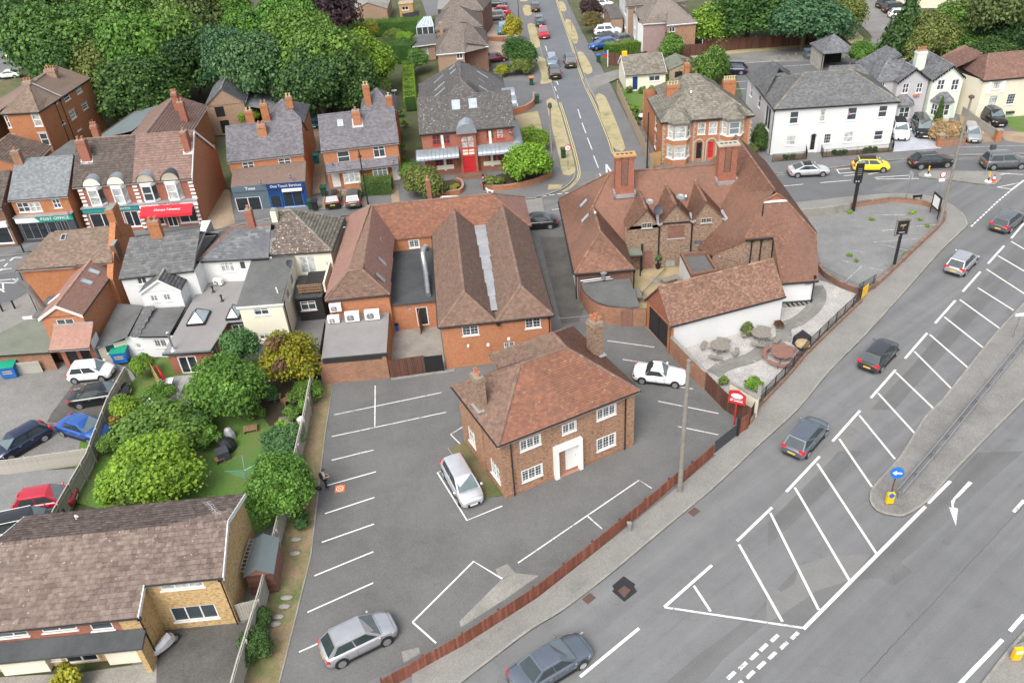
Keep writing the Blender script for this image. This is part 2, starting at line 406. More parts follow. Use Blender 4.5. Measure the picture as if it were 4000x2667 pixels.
M['slate_p']=tilem('purple_slate',[(.13,.125,.14),(.155,.15,.165),(.18,.172,.185)],patch=(.1,.1,.1),patchk=.5)
M['slate_w']=tilem('weathered_slate',[(.105,.107,.11),(.12,.122,.125),(.135,.138,.14),(.15,.153,.155)],patch=(.09,.09,.088),patchk=.6,lichen=(.23,.235,.23),lich=.66)
M['conc_b']=tilem('brown_concrete_tile',[(.125,.092,.078),(.155,.118,.1),(.2,.155,.13),(.138,.105,.09)],patch=(.24,.19,.16),patchk=.6,pscale=1.6,lichen=(.36,.34,.3),lich=.69)
M['conc_d']=tilem('dark_interlocking_tile',[(.085,.07,.062),(.105,.085,.075),(.12,.1,.09)],patch=(.07,.06,.05),patchk=.5)
M['conc_g']=tilem('grey_green_concrete_tile',[(.15,.14,.115),(.19,.18,.15),(.22,.21,.175)],patch=(.1,.085,.065),patchk=.6)
M['conc_w']=tilem('lichened_dark_tile',[(.1,.08,.068),(.13,.105,.09),(.15,.12,.1)],lichen=(.6,.58,.54),lich=.64)
M['off_d']=tilem('dark_office_tile',[(.085,.08,.078),(.1,.095,.092),(.12,.115,.112)],lichen=(.5,.49,.45),lich=.665)
M['clay_o']=tilem('orange_clay_tile',[(.235,.108,.07),(.21,.098,.066),(.185,.09,.066),(.26,.125,.078)],patch=(.165,.088,.066),patchk=.6,pscale=.5,lichen=(.36,.31,.22),lich=.7)
M['clay_b']=tilem('brown_clay_tile',[(.165,.105,.082),(.19,.122,.093),(.215,.138,.102),(.148,.096,.077)],patch=(.165,.125,.09),patchk=.6,pscale=.5,lichen=(.36,.33,.25),lich=.71)
M['clay_pub']=tilem('pub_clay_tile',[(.19,.1,.07),(.225,.115,.078),(.16,.085,.063),(.27,.15,.1),(.145,.078,.06),(.205,.108,.072)],patch=(.125,.08,.06),patchk=.6,pscale=.35,lichen=(.38,.3,.2),lich=.72)
M['clay_gar']=tilem('garage_clay_tile',[(0.259,0.151,0.107),(0.211,0.119,0.088),(0.172,0.096,0.070),(0.319,0.204,0.147)],patch=(0.159,0.102,0.077),patchk=.5,lichen=(0.402,0.339,0.263),lich=.73)
M['clay_n']=tilem('new_red_tile',[(.33,.19,.15),(.35,.205,.162),(.31,.178,.14)],patch=(.37,.235,.19),patchk=.4)
M['clay_s']=tilem('shop_brown_tile',[(0.216,0.141,0.117),(0.248,0.167,0.140),(0.192,0.128,0.107)],patch=(0.160,0.106,0.092),patchk=.4,lichen=(0.331,0.283,0.249),lich=.74)
M['clay_hip']=tilem('terrace_brown_tile',[(.15,.11,.085),(.2,.15,.12),(.24,.175,.14),(.17,.12,.1)],patch=(.13,.11,.07),patchk=.6,lichen=(.33,.3,.23),lich=.72)
M['clay_r']=tilem('cottage_red_tile',[(0.195,0.111,0.087),(0.229,0.134,0.107),(0.164,0.096,0.079)],patch=(0.134,0.093,0.077),patchk=.5,lichen=(0.367,0.326,0.272),lich=.71)
M['conc_h']=tilem('suburban_grey_tile',[(.13,.112,.1),(.16,.138,.122),(.185,.16,.14)],patch=(.2,.165,.14),patchk=.5,lichen=(.45,.44,.4),lich=.7)
M['pot']=plain('clay_pot',(.42,.17,.09),.8)
M['pot_y']=plain('buff_pot',(.52,.4,.2),.8)
M['fence']=plain('grey_weathered_timber',(.36,.34,.3),.9,var=.25,vs=2.0,bumps=.3)
M['fence_b']=tilem('red_cedar_board',[(0.189,0.065,0.042),(0.228,0.083,0.052),(0.158,0.055,0.037),(0.264,0.103,0.067)],patch=(0.142,0.061,0.041),patchk=.5)
M['fence_t']=tilem('brown_fence_board',[(.1,.045,.035),(.13,.06,.042),(.08,.04,.03)],patch=(.14,.08,.05),patchk=.4)
M['fence_n']=plain('new_larch_timber',(.42,.26,.11),.8,var=.15,vs=3)
M['fence_p']=plain('panel_fence_tan',(.33,.26,.18),.9,var=.18,vs=3,bumps=.3)
M['tyre']=plain('tyre_rubber',(.02,.02,.021),.8)
M['rim']=plain('alloy_rim',(.42,.43,.45),.3,metal=.7)
M['rim_d']=plain('dark_alloy_rim',(.06,.06,.065),.35,metal=.5)
M['screen']=glassm('windscreen_glass',(.07,.095,.1),rough=.04)  # pale sky reflection put into the base colour of the glass
M['carglass']=glassm('car_glass',(.02,.028,.03),rough=.03)
M['redlamp']=plain('red_lamp',(.55,.02,.03),.2)
M['headlamp']=plain('head_lamp',(.62,.64,.66),.12,metal=.3)
M['plate_w']=plain('white_plate',(.7,.7,.66),.4)
M['plate_y']=plain('yellow_plate',(.6,.42,.05),.4)
M['bark']=plain('bark',(.11,.085,.06),.9,var=.3,vs=4,bumps=.6)
M['skin']=plain('skin',(.5,.3,.22),.6,var=.05)
M['rust']=plain('rusty_brown_paint',(.1,.06,.045),.7)
M['red']=plain('red_paint',(.45,.025,.03),.4)
M['redcloth']=plain('red_canvas',(.5,.015,.03),.7)
M['blue']=plain('blue_paint',(.015,.12,.42),.4)
M['green']=plain('green_plastic',(.01,.26,.16),.5)
M['dgreen']=plain('dark_green_plastic',(.015,.06,.035),.5)
M['yellow']=plain('yellow_plastic',(.8,.45,.01),.4)
M['orange']=plain('orange_plastic',(.75,.18,.03),.5)
M['wood']=plain('grey_bench_timber',(.2,.185,.16),.85,var=.25,vs=3,bumps=.3)
M['wood_r']=plain('red_brown_timber',(.21,.11,.085),.85,var=.25,vs=3,bumps=.3)
M['wood_m']=plain('mid_timber',(.25,.15,.085),.85,var=.3,vs=4,bumps=.3)
M['hay']=plain('dry_straw',(.36,.26,.15),.95,var=.35,vs=8,bumps=.6)
M['wpaint']=plain('white_sign',(.78,.78,.76),.45,var=.03)
M['teal']=plain('teal_fascia',(.02,.24,.25),.45)
M['pogreen']=plain('green_fascia',(.01,.27,.2),.45)
M['navy']=plain('navy_paint',(.012,.045,.15),.4)
M['slateblue']=plain('slate_blue_paint',(.09,.13,.16),.5)
M['silver']=plain('silver_tarp',(.5,.5,.52),.35,metal=.4)
def bq(kind,args,name,parent=None,mat=None):
 """one primitive built as one object"""
 m=MB();getattr(m,kind)(*args);return m.build(name,parent,mat)
 # ------------------------------------------------------------ roofs: every slope laid tile by tile
SPEC={# tile width, gauge, lift at the tail, material, rolls
'plain':(.18,.11,.02),'plainw':(.27,.165,.028),'slate':(.3,.2,.012),'conc':(.3,.3,.035),'roll':(.3,.3,.045),'slatew':(.45,.3,.014),
}
class TileSet:
 """tiles of one roof: gathers quads as arrays, then links one mesh; the first n near ones become objects of their own"""
 def __init__(s):s.V=[];s.n=0;s.tiles=[]
 def slope(s,poly,spec,roll=False,keep=0):
  tw,ga,th=SPEC[spec]
  P=[Vector(p)for p in poly];n=Vector((0,0,0))
  for i in range(1,len(P)-1):n+=(P[i]-P[0]).cross(P[i+1]-P[0])
  n.normalize()
  if n.z<0:n=-n
  t=Vector((0,0,1)).cross(n)
  if t.length<1e-4:t=Vector((1,0,0))
  t.normalize();up=n.cross(t)
  if up.z<0:up=-up;t=-t
  q=[((p-P[0]).dot(t),(p-P[0]).dot(up))for p in P]
  v0=min(b for a,b in q);v1=max(b for a,b in q)
  o=np.array(P[0]);T=np.array(t);U=np.array(up);N=np.array(n)
  rows=int(math.ceil((v1-v0)/ga-.15));m=len(q)
  ph=random.random()*tw
  for j in range(rows):
   vb=v0+j*ga;vt=min(vb+ga*1.03,v1);vm=min(vb+ga*.45,v1-1e-3)
   xs=[]
   for i in range(m):
    (a0,b0),(a1,b1)=q[i],q[(i+1)%m]
    if(b0>vm)!=(b1>vm):xs.append(a0+(vm-b0)/(b1-b0)*(a1-a0))
   xs.sort()
   for a,b in zip(xs[::2],xs[1::2]):
    off=ph+(tw/2 if(j%2 and not roll)else 0)
    k0=math.floor((a-off)/tw);k1=math.ceil((b-off)/tw)
    ks=np.arange(k0,k1)*tw+off
    ua=np.maximum(ks+.004,a);ub=np.minimum(ks+tw-.004,b)
    ok=ub-ua>.03;ua=ua[ok];ub=ub[ok]
    if not len(ua):continue
    k=len(ua);jl=th*(1+rng.uniform(-.28,.35,k));jr=jl+rng.uniform(-.003,.003,k);jv=rng.uniform(-.006,.006,k)
    def pt(u,v,h):return o+u[:,None]*T+v[:,None]*U+h[:,None]*N
    A=pt(ua,vb+jv,jl);B=pt(ub,vb+jv,jr);z=np.full(k,.004)
    Cc=pt(ub,np.full(k,vt),z);D=pt(ua,np.full(k,vt),z)
    E_=pt(ua,vb+jv,z*0);F_=pt(ub,vb+jv,z*0)
    s.V.append(np.stack([A,B,Cc,D,E_,F_],1))
 def build(s,name,parent,mat,roll=False,singles=0):
  if not s.V:return
  V=np.concatenate(s.V);off=np.array(wloc(parent))
  if singles:# the tiles that show largest are parts, one by one
   d=np.linalg.norm(V.mean(1)-np.array(CAM),axis=1);idx=np.argsort(d)
   w=np.linalg.norm(V[:,1]-V[:,0],axis=1);full=w>np.median(w)*.97
   pick=[i for i in idx if full[i]][:singles]
   base=V[pick[0]];bc=base.mean(0)
   me=bpy.data.meshes.new('tile');b0=base-bc
   ex=base[1]-base[0];ex/=np.linalg.norm(ex)
   for i in pick:
    q=V[i];c=q.mean(0)
    e2=q[1]-q[0];same=np.dot(e2/np.linalg.norm(e2),ex)>.999 and abs(np.dot(q[3]-q[0],base[3]-base[0])/np.dot(base[3]-base[0],base[3]-base[0])-1)<.1
    if not same:continue
   keepm={}
   for i in pick:
    q=V[i];c=q.mean(0);e=q[1]-q[0];key=(round(float(e[0]/np.linalg.norm(e)),2),round(float((q[3]-q[0])[2]),2))
    if key not in keepm:
     mm=bpy.data.meshes.new('tile');mm.from_pydata([tuple(x)for x in(q-c)],[],[(0,1,2,3),(4,5,1,0),(0,3,4),(1,5,2)]);mm.materials.append(mat);mm.update();keepm[key]=mm
    ob=_link('tile',keepm[key],parent);ob.location=Vector(c-off)
   msk=np.ones(len(V),bool);msk[pick]=False;V=V[msk]
  k=len(V);vs=(V-off).reshape(-1,3)
  me=bpy.data.meshes.new(name)
  base=np.arange(k)[:,None]*6
  quads=np.concatenate([base+np.array([0,1,2,3]),base+np.array([4,5,1,0])],1).reshape(-1,4)
  nf=len(quads)
  me.vertices.add(len(vs));me.vertices.foreach_set('co',vs.ravel())
  me.loops.add(nf*4);me.loops.foreach_set('vertex_index',quads.ravel().astype(np.int32))
  me.polygons.add(nf);me.polygons.foreach_set('loop_start',np.arange(0,nf*4,4,dtype=np.int32));me.polygons.foreach_set('loop_total',np.full(nf,4,np.int32))
  me.materials.append(mat);me.update(calc_edges=True)
  o=_link(name,me,parent);o['kind']='stuff';return o
def ridge_line(mb,a,b,m,r=.12,seg=.33):
 """half-round ridge or hip tiles laid end to end"""
 a=Vector(a);b=Vector(b);L=(b-a).length;n=max(1,int(L/seg));d=(b-a)/L
 t=d.cross(Vector((0,0,1)))
 if t.length<1e-3:return
 t.normalize();w=t.cross(d)
 for i in range(n):
  p=a+d*(L*i/n);q=a+d*(L*(i+1)/n-.012);rr=r*(1+random.uniform(-.08,.1));vs=[]
  for c,k in((p,1.0),(q,1.12)):
   for j in range(5):
    an=math.pi*j/4;vs.append(c+t*math.cos(an)*rr*k+w*(math.sin(an)*rr*k*.75-.03))
  mb.add(vs,[(j,j+1,6+j,5+j)for j in range(4)]+[(4,3,2,1,0),(5,6,7,8,9)],m)
def slope_px(A,B,z):
 q=[]
 for p in(A,B):d=Vector((p.x,p.y,z))-CAM;k=d.dot(CF);q.append((d.dot(CR)/k,-d.dot(CU)/k))
 return(q[1][1]-q[0][1])/(q[1][0]-q[0][0]+1e-9)
class Bld:
 def __init__(s,name,label,cat,loc,group=None):
  s.root=thing(name,label,cat,(loc[0],loc[1],0),group)
  s.walls=MB();s.roof=MB();s.ridge=MB();s.verge=s.gut=MB();s.tiles={};s.wait=[];s.trim=MB()
 def wall(s,A,B,z0,z1,m,wins=(),depth=.1):
  """wins: (x1,y1,x2,y2,style) in picture coordinates on this wall, or ('r',u0,u1,h0,h1,style)"""
  A=Vector((A[0],A[1],0));B=Vector((B[0],B[1],0));L=(B-A).length;t=(B-A)/L;n=Vector((t.y,-t.x,0));holes=[]
  for w in wins:
   if w[0]=='r':u0,u1,h0,h1,st=w[1:6]
   else:
    def hit(x,y):
     d=ray(x,y);k=(A-CAM).dot(n)/d.dot(n);p=CAM+d*k;return(p-A).dot(t),p.z
    st=w[4];sl=slope_px(A,B,z1);x1,y1,x2,y2=w[:4];ym=(y1+y2)/2
    u0,u1=hit(x1,ym)[0],hit(x2,ym)[0];h1=hit(x2 if sl<0 else x1,y1)[1];h0=hit(x1 if sl<0 else x2,y2)[1]
    u0,u1=sorted((u0,u1));h0,h1=sorted((h0,h1))
   u0=max(.05,u0);u1=min(L-.05,u1);h0=max(z0+.0,h0);h1=min(z1-.04,h1)
   if u1-u0<.15 or h1-h0<.15:continue
   holes.append((u0,u1,h0,h1));s.window(A,t,n,u0,u1,h0,h1,st,depth)
  s.walls.wall(A,B,z0,z1,holes,m,depth)
 def window(s,A,t,n,u0,u1,h0,h1,st,depth=.1):
  """st: dict(nx casements, ny transoms [fractions], bars (cols, rows), col frame material, sill, door, glass)"""
  st=dict(STY[st])if isinstance(st,str)else st
  fm=M[st.get('frame','upvc')];fw=st.get('fw',.07);nx=st.get('nx',2);name=st.get('name','window')
  P=lambda u,z,d=0.0:A+t*u-n*d+Vector((0,0,z))
  mb=MB()
  def bar(a,b,c,d,f=.03,k=.075):
   q=[P(x,z,y)for z in(c,d)for x,y in((a,f),(b,f),(b,k),(a,k))]
   mb.hexa(q,fm)
  bar(u0,u1,h0,h0+fw);bar(u0,u1,h1-fw,h1);bar(u0,u0+fw,h0+fw,h1-fw);bar(u1-fw,u1,h0+fw,h1-fw)
  for i in range(1,nx):
   c=u0+(u1-u0)*i/nx;bar(c-fw*.5,c+fw*.5,h0+fw,h1-fw)
  for f in st.get('ny',()):
   c=h0+(h1-h0)*f;bar(u0+fw,u1-fw,c-fw*.4,c+fw*.4,.028)
  if st.get('bars'):
   bc,brr=st['bars'];cw=(u1-u0)/nx
   for i in range(nx):
    for j in range(1,bc):
     c=u0+cw*i+cw*j/bc;bar(c-.009,c+.009,h0+fw,h1-fw,.045,.06)
   for j in range(1,brr):
    c=h0+(h1-h0)*j/brr;bar(u0+fw,u1-fw,c-.009,c+.009,.045,.06)
  if st.get('surround'):
   w=st['surround'];q=fm if st.get('sm')is None else M[st['sm']]
   def proud(a,b,c,d,f=-.04):
    pts=[P(x,z,y)for z in(c,d)for x,y in((a,f),(b,f),(b,.0),(a,.0))];mb.hexa(pts,q)
   proud(u0-w,u0,h0-w,h1+w);proud(u1,u1+w,h0-w,h1+w);proud(u0,u1,h1,h1+w);proud(u0,u1,h0-w,h0)
  if st.get('sill',True):
   pts=[P(x,z,y)for z in(h0-.07,h0-.01)for x,y in((u0-.07,-.07),(u1+.07,-.07),(u1+.07,.03),(u0-.07,.03))]
   mb.hexa(pts,M[st.get('sillm','upvc')])
  if st.get('lintel'):
   pts=[P(x,z,y)for z in(h1,h1+.2)for x,y in((u0-.12,-.012),(u1+.12,-.012),(u1+.12,.02),(u0-.12,.02))]
   mb.hexa(pts,M[st['lintel']])
  o=mb.build(name,s.root)
  gl=MB();g=.065
  gl.poly([P(u0+fw*.5,h0+fw*.5,g),P(u1-fw*.5,h0+fw*.5,g),P(u1-fw*.5,h1-fw*.5,g),P(u0+fw*.5,h1-fw*.5,g)])
  gl.build(st.get('pane','pane'),o,M[st.get('glass','glass')])
  if st.get('handle'):
   hb=MB();c=u1-.16;q=[P(x,z,y)for z in(h0+1.0,h0+1.1)for x,y in((c,.0),(c+.03,.0),(c+.03,.06),(c,.06))];hb.hexa(q);hb.build('handle',o,M['steel'])
 def slope(s,poly,spec,mat,keep=0,th=.12,base=True):
  poly=[Vector(p)for p in poly]
  s.tiles.setdefault((spec,mat),TileSet()).slope(poly,spec)
  if base:
   m=M[mat];n=Vector((0,0,0))
   for i in range(1,len(poly)-1):n+=(poly[i]-poly[0]).cross(poly[i+1]-poly[0])
   if n.z<0:poly=poly[::-1]
   lo=[p-Vector((0,0,th))for p in poly];k=len(poly)
   s.roof.add([p-Vector((0,0,.004))for p in poly]+lo,[list(range(k)),list(range(k,2*k))[::-1]]+[(i,k+i,k+(i+1)%k,(i+1)%k)for i in range(k)],m)
 def ridges(s,lines,m,r=.12):
  for a,b in lines:ridge_line(s.ridge,a,b,M[m],r)
 def gutter(s,a,b,m='blackt',fascia='trim'):
  s.gut=MB()
  a=Vector(a);b=Vector(b);d=(b-a).normalized();n=Vector((d.y,-d.x,0))
  if fascia:
   P=[p+n*k+Vector((0,0,z))for z in(-.2,-.045)for p,k in((a,-.005),(b,-.005),(b,-.035),(a,-.035))];s.gut.hexa([P[i]for i in(0,1,2,3,4,5,6,7)],M[fascia])
  s.gut.tube(a+n*.05+Vector((0,0,-.05)),b+n*.05+Vector((0,0,-.05)),.055,6,m=M[m]);s.gut.build('gutter',s.root)
  s.gut=s.verge
 def winon(s,A,B,box,style):
  """a window fixed on the face of a wall built already"""
  k=s.walls;s.walls=MB();A=Vector((A[0],A[1],0));B=Vector((B[0],B[1],0));t=(B-A).normalized();n=Vector((t.y,-t.x,0))*.085
  s.wall(A+n,B+n,0,12,'white',[(*box,style)]);s.walls=k
 def pipe(s,x,y,z0,z1,m='blackt',r=.045):
  mb=MB();mb.tube((x,y,z0),(x,y,z1),r,6);mb.box(WF,x-.1,x+.1,y-.08,y+.08,z1-.22,z1);mb.build('drainpipe',s.root,M[m])
 def rectroof(s,fr,u0,u1,v0,v1,ze,zr,spec,mat,i0=None,i1=None,axis='u',rid=None,gab=None,vr=None,gut=True,fascia='trim',verge=None,b0=None):
  """hipped or gabled roof over a rectangle; i0/i1 = how far the hips run in (0: a gable, walled in gab)"""
  mid=(v0+v1)/2 if axis=='u' else(u0+u1)/2
  if vr is not None:mid=vr
  half=(v1-v0)/2 if axis=='u' else(u1-u0)/2
  i0=half if i0 is None else i0;i1=half if i1 is None else i1
  if axis=='u':P=lambda a,b,z:fr(u0+a,b,z);L=u1-u0;lo,hi=v0,v1
  else:P=lambda a,b,z:fr(b,v0+a,z);L=v1-v0;lo,hi=u0,u1
  zb=ze if b0 is None else b0
  A,B,Cc,D=P(0,lo,ze),P(L,lo,ze),P(L,hi,zb),P(0,hi,zb)
  E_,F_=P(i0,mid,zr),P(L-i1,mid,zr)
  s.slope([A,B,F_,E_],spec,mat);s.slope([Cc,D,E_,F_],spec,mat)
  if i0>0:s.slope([D,A,E_],spec,mat)
  elif gab:s.walls.add([D-Vector((0,0,.1)),A-Vector((0,0,.1)),E_-Vector((0,0,.1))]if 0 else[P(gab[1],hi-.1,zb-.1),P(gab[1],lo+.1,ze-.1),P(gab[1],mid,zr-.1)],[(0,1,2)],M[gab[0]])
  if i1>0:s.slope([B,Cc,F_],spec,mat)
  elif gab:s.walls.add([P(L-gab[1],lo+.1,ze-.1),P(L-gab[1],hi-.1,zb-.1),P(L-gab[1],mid,zr-.1)],[(0,1,2)],M[gab[0]])
  rid=rid or mat
  ls=[(E_,F_)]+([(A,E_),(D,E_)]if i0>0 else[])+([(B,F_),(Cc,F_)]if i1>0 else[])
  if(F_-E_).length<.3:ls=ls[1:]
  s.ridges(ls,rid)
  if verge:
   for e,pts in((i0,(D,E_,A)),(i1,(B,F_,Cc))):
    if e<=0:
     for a,b in((pts[0],pts[1]),(pts[1],pts[2])):
      q=MB();d=(b-a).normalized();n=Vector((d.y,-d.x,0)).normalized()
      X=[p+n*k+Vector((0,0,z))for z in(-.24,.02)for p,k in((a,.0),(b,.0),(b,.04),(a,.04))];s.gut.hexa(X,M[verge])
  if gut:
   es=[(A,B),(Cc,D)]+([(D,A)]if i0>0 else[])+([(B,Cc)]if i1>0 else[])
   for a,b in es:s.gutter(a,b,fascia=fascia)
  return A,B,Cc,D,E_,F_
 def chimney(s,fr,u,v,z0,z1,w=.6,d=.6,m='br_orange2',pots=2,pm='pot',capm='conc',lead=True,flare=True,row='u',label=None):
  mb=MB();mb.box(fr,u-w/2,u+w/2,v-d/2,v+d/2,z0,z1,M[m])
  if flare:
   mb.box(fr,u-w/2-.05,u+w/2+.05,v-d/2-.05,v+d/2+.05,z1,z1+.16,M[m])
   mb.box(fr,u-w/2-.01,u+w/2+.01,v-d/2-.01,v+d/2+.01,z1+.16,z1+.3,M[m]);z1+=.3
  mb.box(fr,u-w/2+.02,u+w/2-.02,v-d/2+.02,v+d/2-.02,z1,z1+.08,M[capm])
  if lead:mb.box(fr,u-w/2-.02,u+w/2+.02,v-d/2-.02,v+d/2+.02,z0+.02,z0+(z1-z0)*.12+.3,M['lead'])if lead==2 else None
  c=mb.build('chimney',s.root,label=label)
  for i in range(pots):
   if row=='u':pu,pv=u+((i+.5)/pots-.5)*(w-.05),v
   elif row=='v':pu,pv=u,v+((i+.5)/pots-.5)*(d-.05)
   else:pu,pv=u+(-.5+i%2)*w*.45,v+(-.5+i//2)*d*.45
   q=MB();p=fr(pu,pv,z1+.06);q.lathe(p,[(.12,0),(.105,.05),(.1,.3),(.135,.31),(.135,.38),(.09,.38),(.085,.2)],10);q.build('chimney_pot',c,M[pm],smooth=False)
  return c
 def flash(s,fr,u,v,z,w,d,slope,m='lead'):
  """lead apron and soakers round a stack on a slope rising with v"""
  mb=MB();a=.16
  for(p,q,r_,t_)in((u-w/2-a,u+w/2+a,v-d/2-a*1.2,v-d/2),(u-w/2-a,u-w/2,v-d/2,v+d/2),(u+w/2,u+w/2+a,v-d/2,v+d/2)):
   zz=lambda y:z+(y-v)*slope+.07
   mb.add([fr(p,r_,zz(r_)),fr(q,r_,zz(r_)),fr(q,t_,zz(t_)),fr(p,t_,zz(t_))]+[fr(p,r_,zz(r_)-.08),fr(q,r_,zz(r_)-.08),fr(q,t_,zz(t_)-.08),fr(p,t_,zz(t_)-.08)],[(0,1,2,3),(4,5,1,0),(5,6,2,1),(7,4,0,3)])
  mb.build('lead_flashing',s.root,M[m])
 def rooflight(s,poly,c,w,h,glass='sky_glass',frame='steel',name='rooflight',lift=.07):
  """rooflight centred on picture point c, lying in the plane of poly (3 points)"""
  a,b,d=[Vector(p)for p in poly[:3]];n=(b-a).cross(d-a).normalized()
  if n.z<0:n=-n
  r_=ray(*c);p=CAM+r_*((a-CAM).dot(n)/r_.dot(n));t=Vector((0,0,1)).cross(n).normalized();up=n.cross(t)
  def q(u,v,k):return p+t*u+up*v+n*k
  mb=MB();f=.07
  for(x0,x1,y0,y1)in((-w/2,w/2,-h/2,-h/2+f),(-w/2,w/2,h/2-f,h/2),(-w/2,-w/2+f,-h/2+f,h/2-f),(w/2-f,w/2,-h/2+f,h/2-f)):
   mb.hexa([q(x,y,k)for k in(0,lift)for x,y in((x0,y0),(x1,y0),(x1,y1),(x0,y1))])
  o=mb.build(name,s.root,M[frame]);g=MB();g.poly([q(x,y,lift*.7)for x,y in((-w/2+f*.6,-h/2+f*.6),(w/2-f*.6,-h/2+f*.6),(w/2-f*.6,h/2-f*.6),(-w/2+f*.6,h/2-f*.6))]);g.build('pane',o,M[glass])
 def done(s,singles=0):
  if s.walls.f:s.walls.build('wall',s.root)
  if s.roof.f:
   r_=s.roof.build('roof',s.root)
   for(spec,mat),ts in s.tiles.items():ts.build('roof_tiles',r_,M[mat],singles=singles)
   if s.ridge.f:q=s.ridge.build('ridge_tiles',r_);q['kind']='stuff'
  for i in range(0,len(s.verge.v),8):k=MB();k.hexa(s.verge.v[i:i+8],s.verge.mats[s.verge.mi[i//8*6]]);k.build('bargeboard',s.root)
  if s.trim.f:s.trim.build('trim',s.root)
  return s.root
STY={
'cas2':dict(nx=2),'cas3':dict(nx=3),'cas1':dict(nx=1),'sash':dict(nx=1,ny=(.5,)),'sash2':dict(nx=2,ny=(.5,)),
'geo2':dict(nx=2,bars=(2,3)),'geo3':dict(nx=3,bars=(2,4),fw=.07,surround=.05),'geo1':dict(nx=1,bars=(3,3)),'geo2s':dict(nx=2,bars=(2,4),fw=.07,surround=.05),
'fan2':dict(nx=2,ny=(.7,)),'fan3':dict(nx=3,ny=(.7,)),'casd':dict(nx=2,glass='glass_d'),
'door_w':dict(name='door',frame='upvc',glass='upvc',pane='panel',fw=.09,nx=1,ny=(.45,),sill=False,handle=1),
'door_b':dict(name='door',frame='blackt',glass='blackt',pane='panel',fw=.09,nx=1,ny=(.45,),sill=False,handle=1),
'door_r':dict(name='door',frame='red',glass='red',pane='panel',fw=.09,nx=1,ny=(.45,),sill=False,handle=1),
'door_n':dict(name='door',frame='navy',glass='navy',pane='panel',fw=.09,nx=1,ny=(.45,),sill=False,handle=1),
'door_br':dict(name='door',frame='wood_r',glass='wood_r',pane='panel',fw=.09,nx=1,ny=(.45,),sill=False,handle=1),
'french':dict(name='glazed_door',nx=2,fw=.1,sill=False,glass='glass_d',handle=1),
'opening':dict(name='opening',nx=1,fw=.05,sill=False,frame='blackt',glass='blackt'),
'hatch':dict(name='hatch',nx=1,fw=.05,sill=False,frame='steel',glass='lead',pane='cover'),
'sashw':dict(nx=1,ny=(.5,),glass='glass_l'),'georgian':dict(nx=2,bars=(2,4)),'georgs':dict(nx=2,bars=(1,2),ny=(.5,)),
'sash_t':dict(nx=1,ny=(.5,),lintel='sill',fw=.1),'shopw':dict(name='shop_window',nx=2,frame='upvc',glass='glass_d',fw=.08),
'shopb':dict(name='shop_window',nx=3,frame='steel',glass='glass_d',fw=.06,sill=False),'garage':dict(name='garage_door',nx=2,frame='blackt',glass='blackw',pane='panel',sill=False,fw=.08),
'redw':dict(nx=2,ny=(.5,),frame='red',glass='glass',sillm='red',fw=.06),'blackwin':dict(nx=2,bars=(2,2),frame='sill',sillm='sill',glass='glass_d',fw=.05),
'slid':dict(name='patio_door',nx=2,fw=.1,glass='glass_l',sill=False),
}
def txt(name,body,parent,pos,size,ax,up,m,depth=.012,align='CENTER',sx=1.0,bold=False):
 """raised lettering, as flat sign letters standing a few mm proud"""
 cu=bpy.data.curves.new(name,'FONT');cu.body=body;cu.size=size;cu.extrude=depth/2;cu.align_x=align;cu.align_y='CENTER';cu.resolution_u=2
 if bold:cu.offset=size*.02
 ob=bpy.data.objects.new(name,cu);C.objects.link(ob)
 dg=bpy.context.evaluated_depsgraph_get();me=bpy.data.meshes.new_from_object(ob.evaluated_get(dg));C.objects.unlink(ob);bpy.data.objects.remove(ob)
 me.materials.clear();me.materials.append(m)
 ax=Vector(ax).normalized();up=Vector(up).normalized();n=ax.cross(up)
 Mx=Matrix(((ax.x*sx,up.x,n.x,0),(ax.y*sx,up.y,n.y,0),(ax.z*sx,up.z,n.z,0),(0,0,0,1)))
 me.transform(Mx);o=_link(name,me,parent);o.location=Vector(pos)-(wloc(parent)if parent is not None else Vector());return o
 # ------------------------------------------------------------ ground: one sheet to the horizon, then roads, kerbs, footways and yards
_sc=[0]
def sheet(name,pts,z,m,kind='structure'):
 _sc[0]+=1;z+=(_sc[0]%20)*.0002;mb=MB();a=sum(pts[i][0]*pts[(i+1)%len(pts)][1]-pts[(i+1)%len(pts)][0]*pts[i][1]for i in range(len(pts)))
 if a<0:pts=pts[::-1]
 mb.poly([(p[0],p[1],z)for p in pts]);return mb.build(name,None,M[m],kind=kind)
def raised(name,pts,z,m,kerb=False,z0=-.05):
 mb=MB();mb.prism(pts,z0,z,M[m]);return mb.build(name,None,kind='structure')
def smooth(pts,n=4,closed=False):
 out=[];k=len(pts)
 for i in range(k if closed else k-1):
  p=[np.array(pts[(i+j)%k]if closed else pts[min(max(i+j,0),k-1)])for j in(-1,0,1,2)]
  for q in range(n):
   t=q/n;out.append(tuple(.5*((2*p[1])+(p[2]-p[0])*t+(2*p[0]-5*p[1]+4*p[2]-p[3])*t*t+(3*p[1]-p[0]-3*p[2]+p[3])*t**3)))
 if not closed:out.append(tuple(pts[-1]))
 return out
def offset(pts,d):
 res=[]
 for i,p in enumerate(pts):
  a=np.array(pts[max(i-1,0)]);b=np.array(pts[min(i+1,len(pts)-1)]);t=(b-a)/(np.linalg.norm(b-a)+1e-9);res.append((p[0]-t[1]*d,p[1]+t[0]*d))
 return res
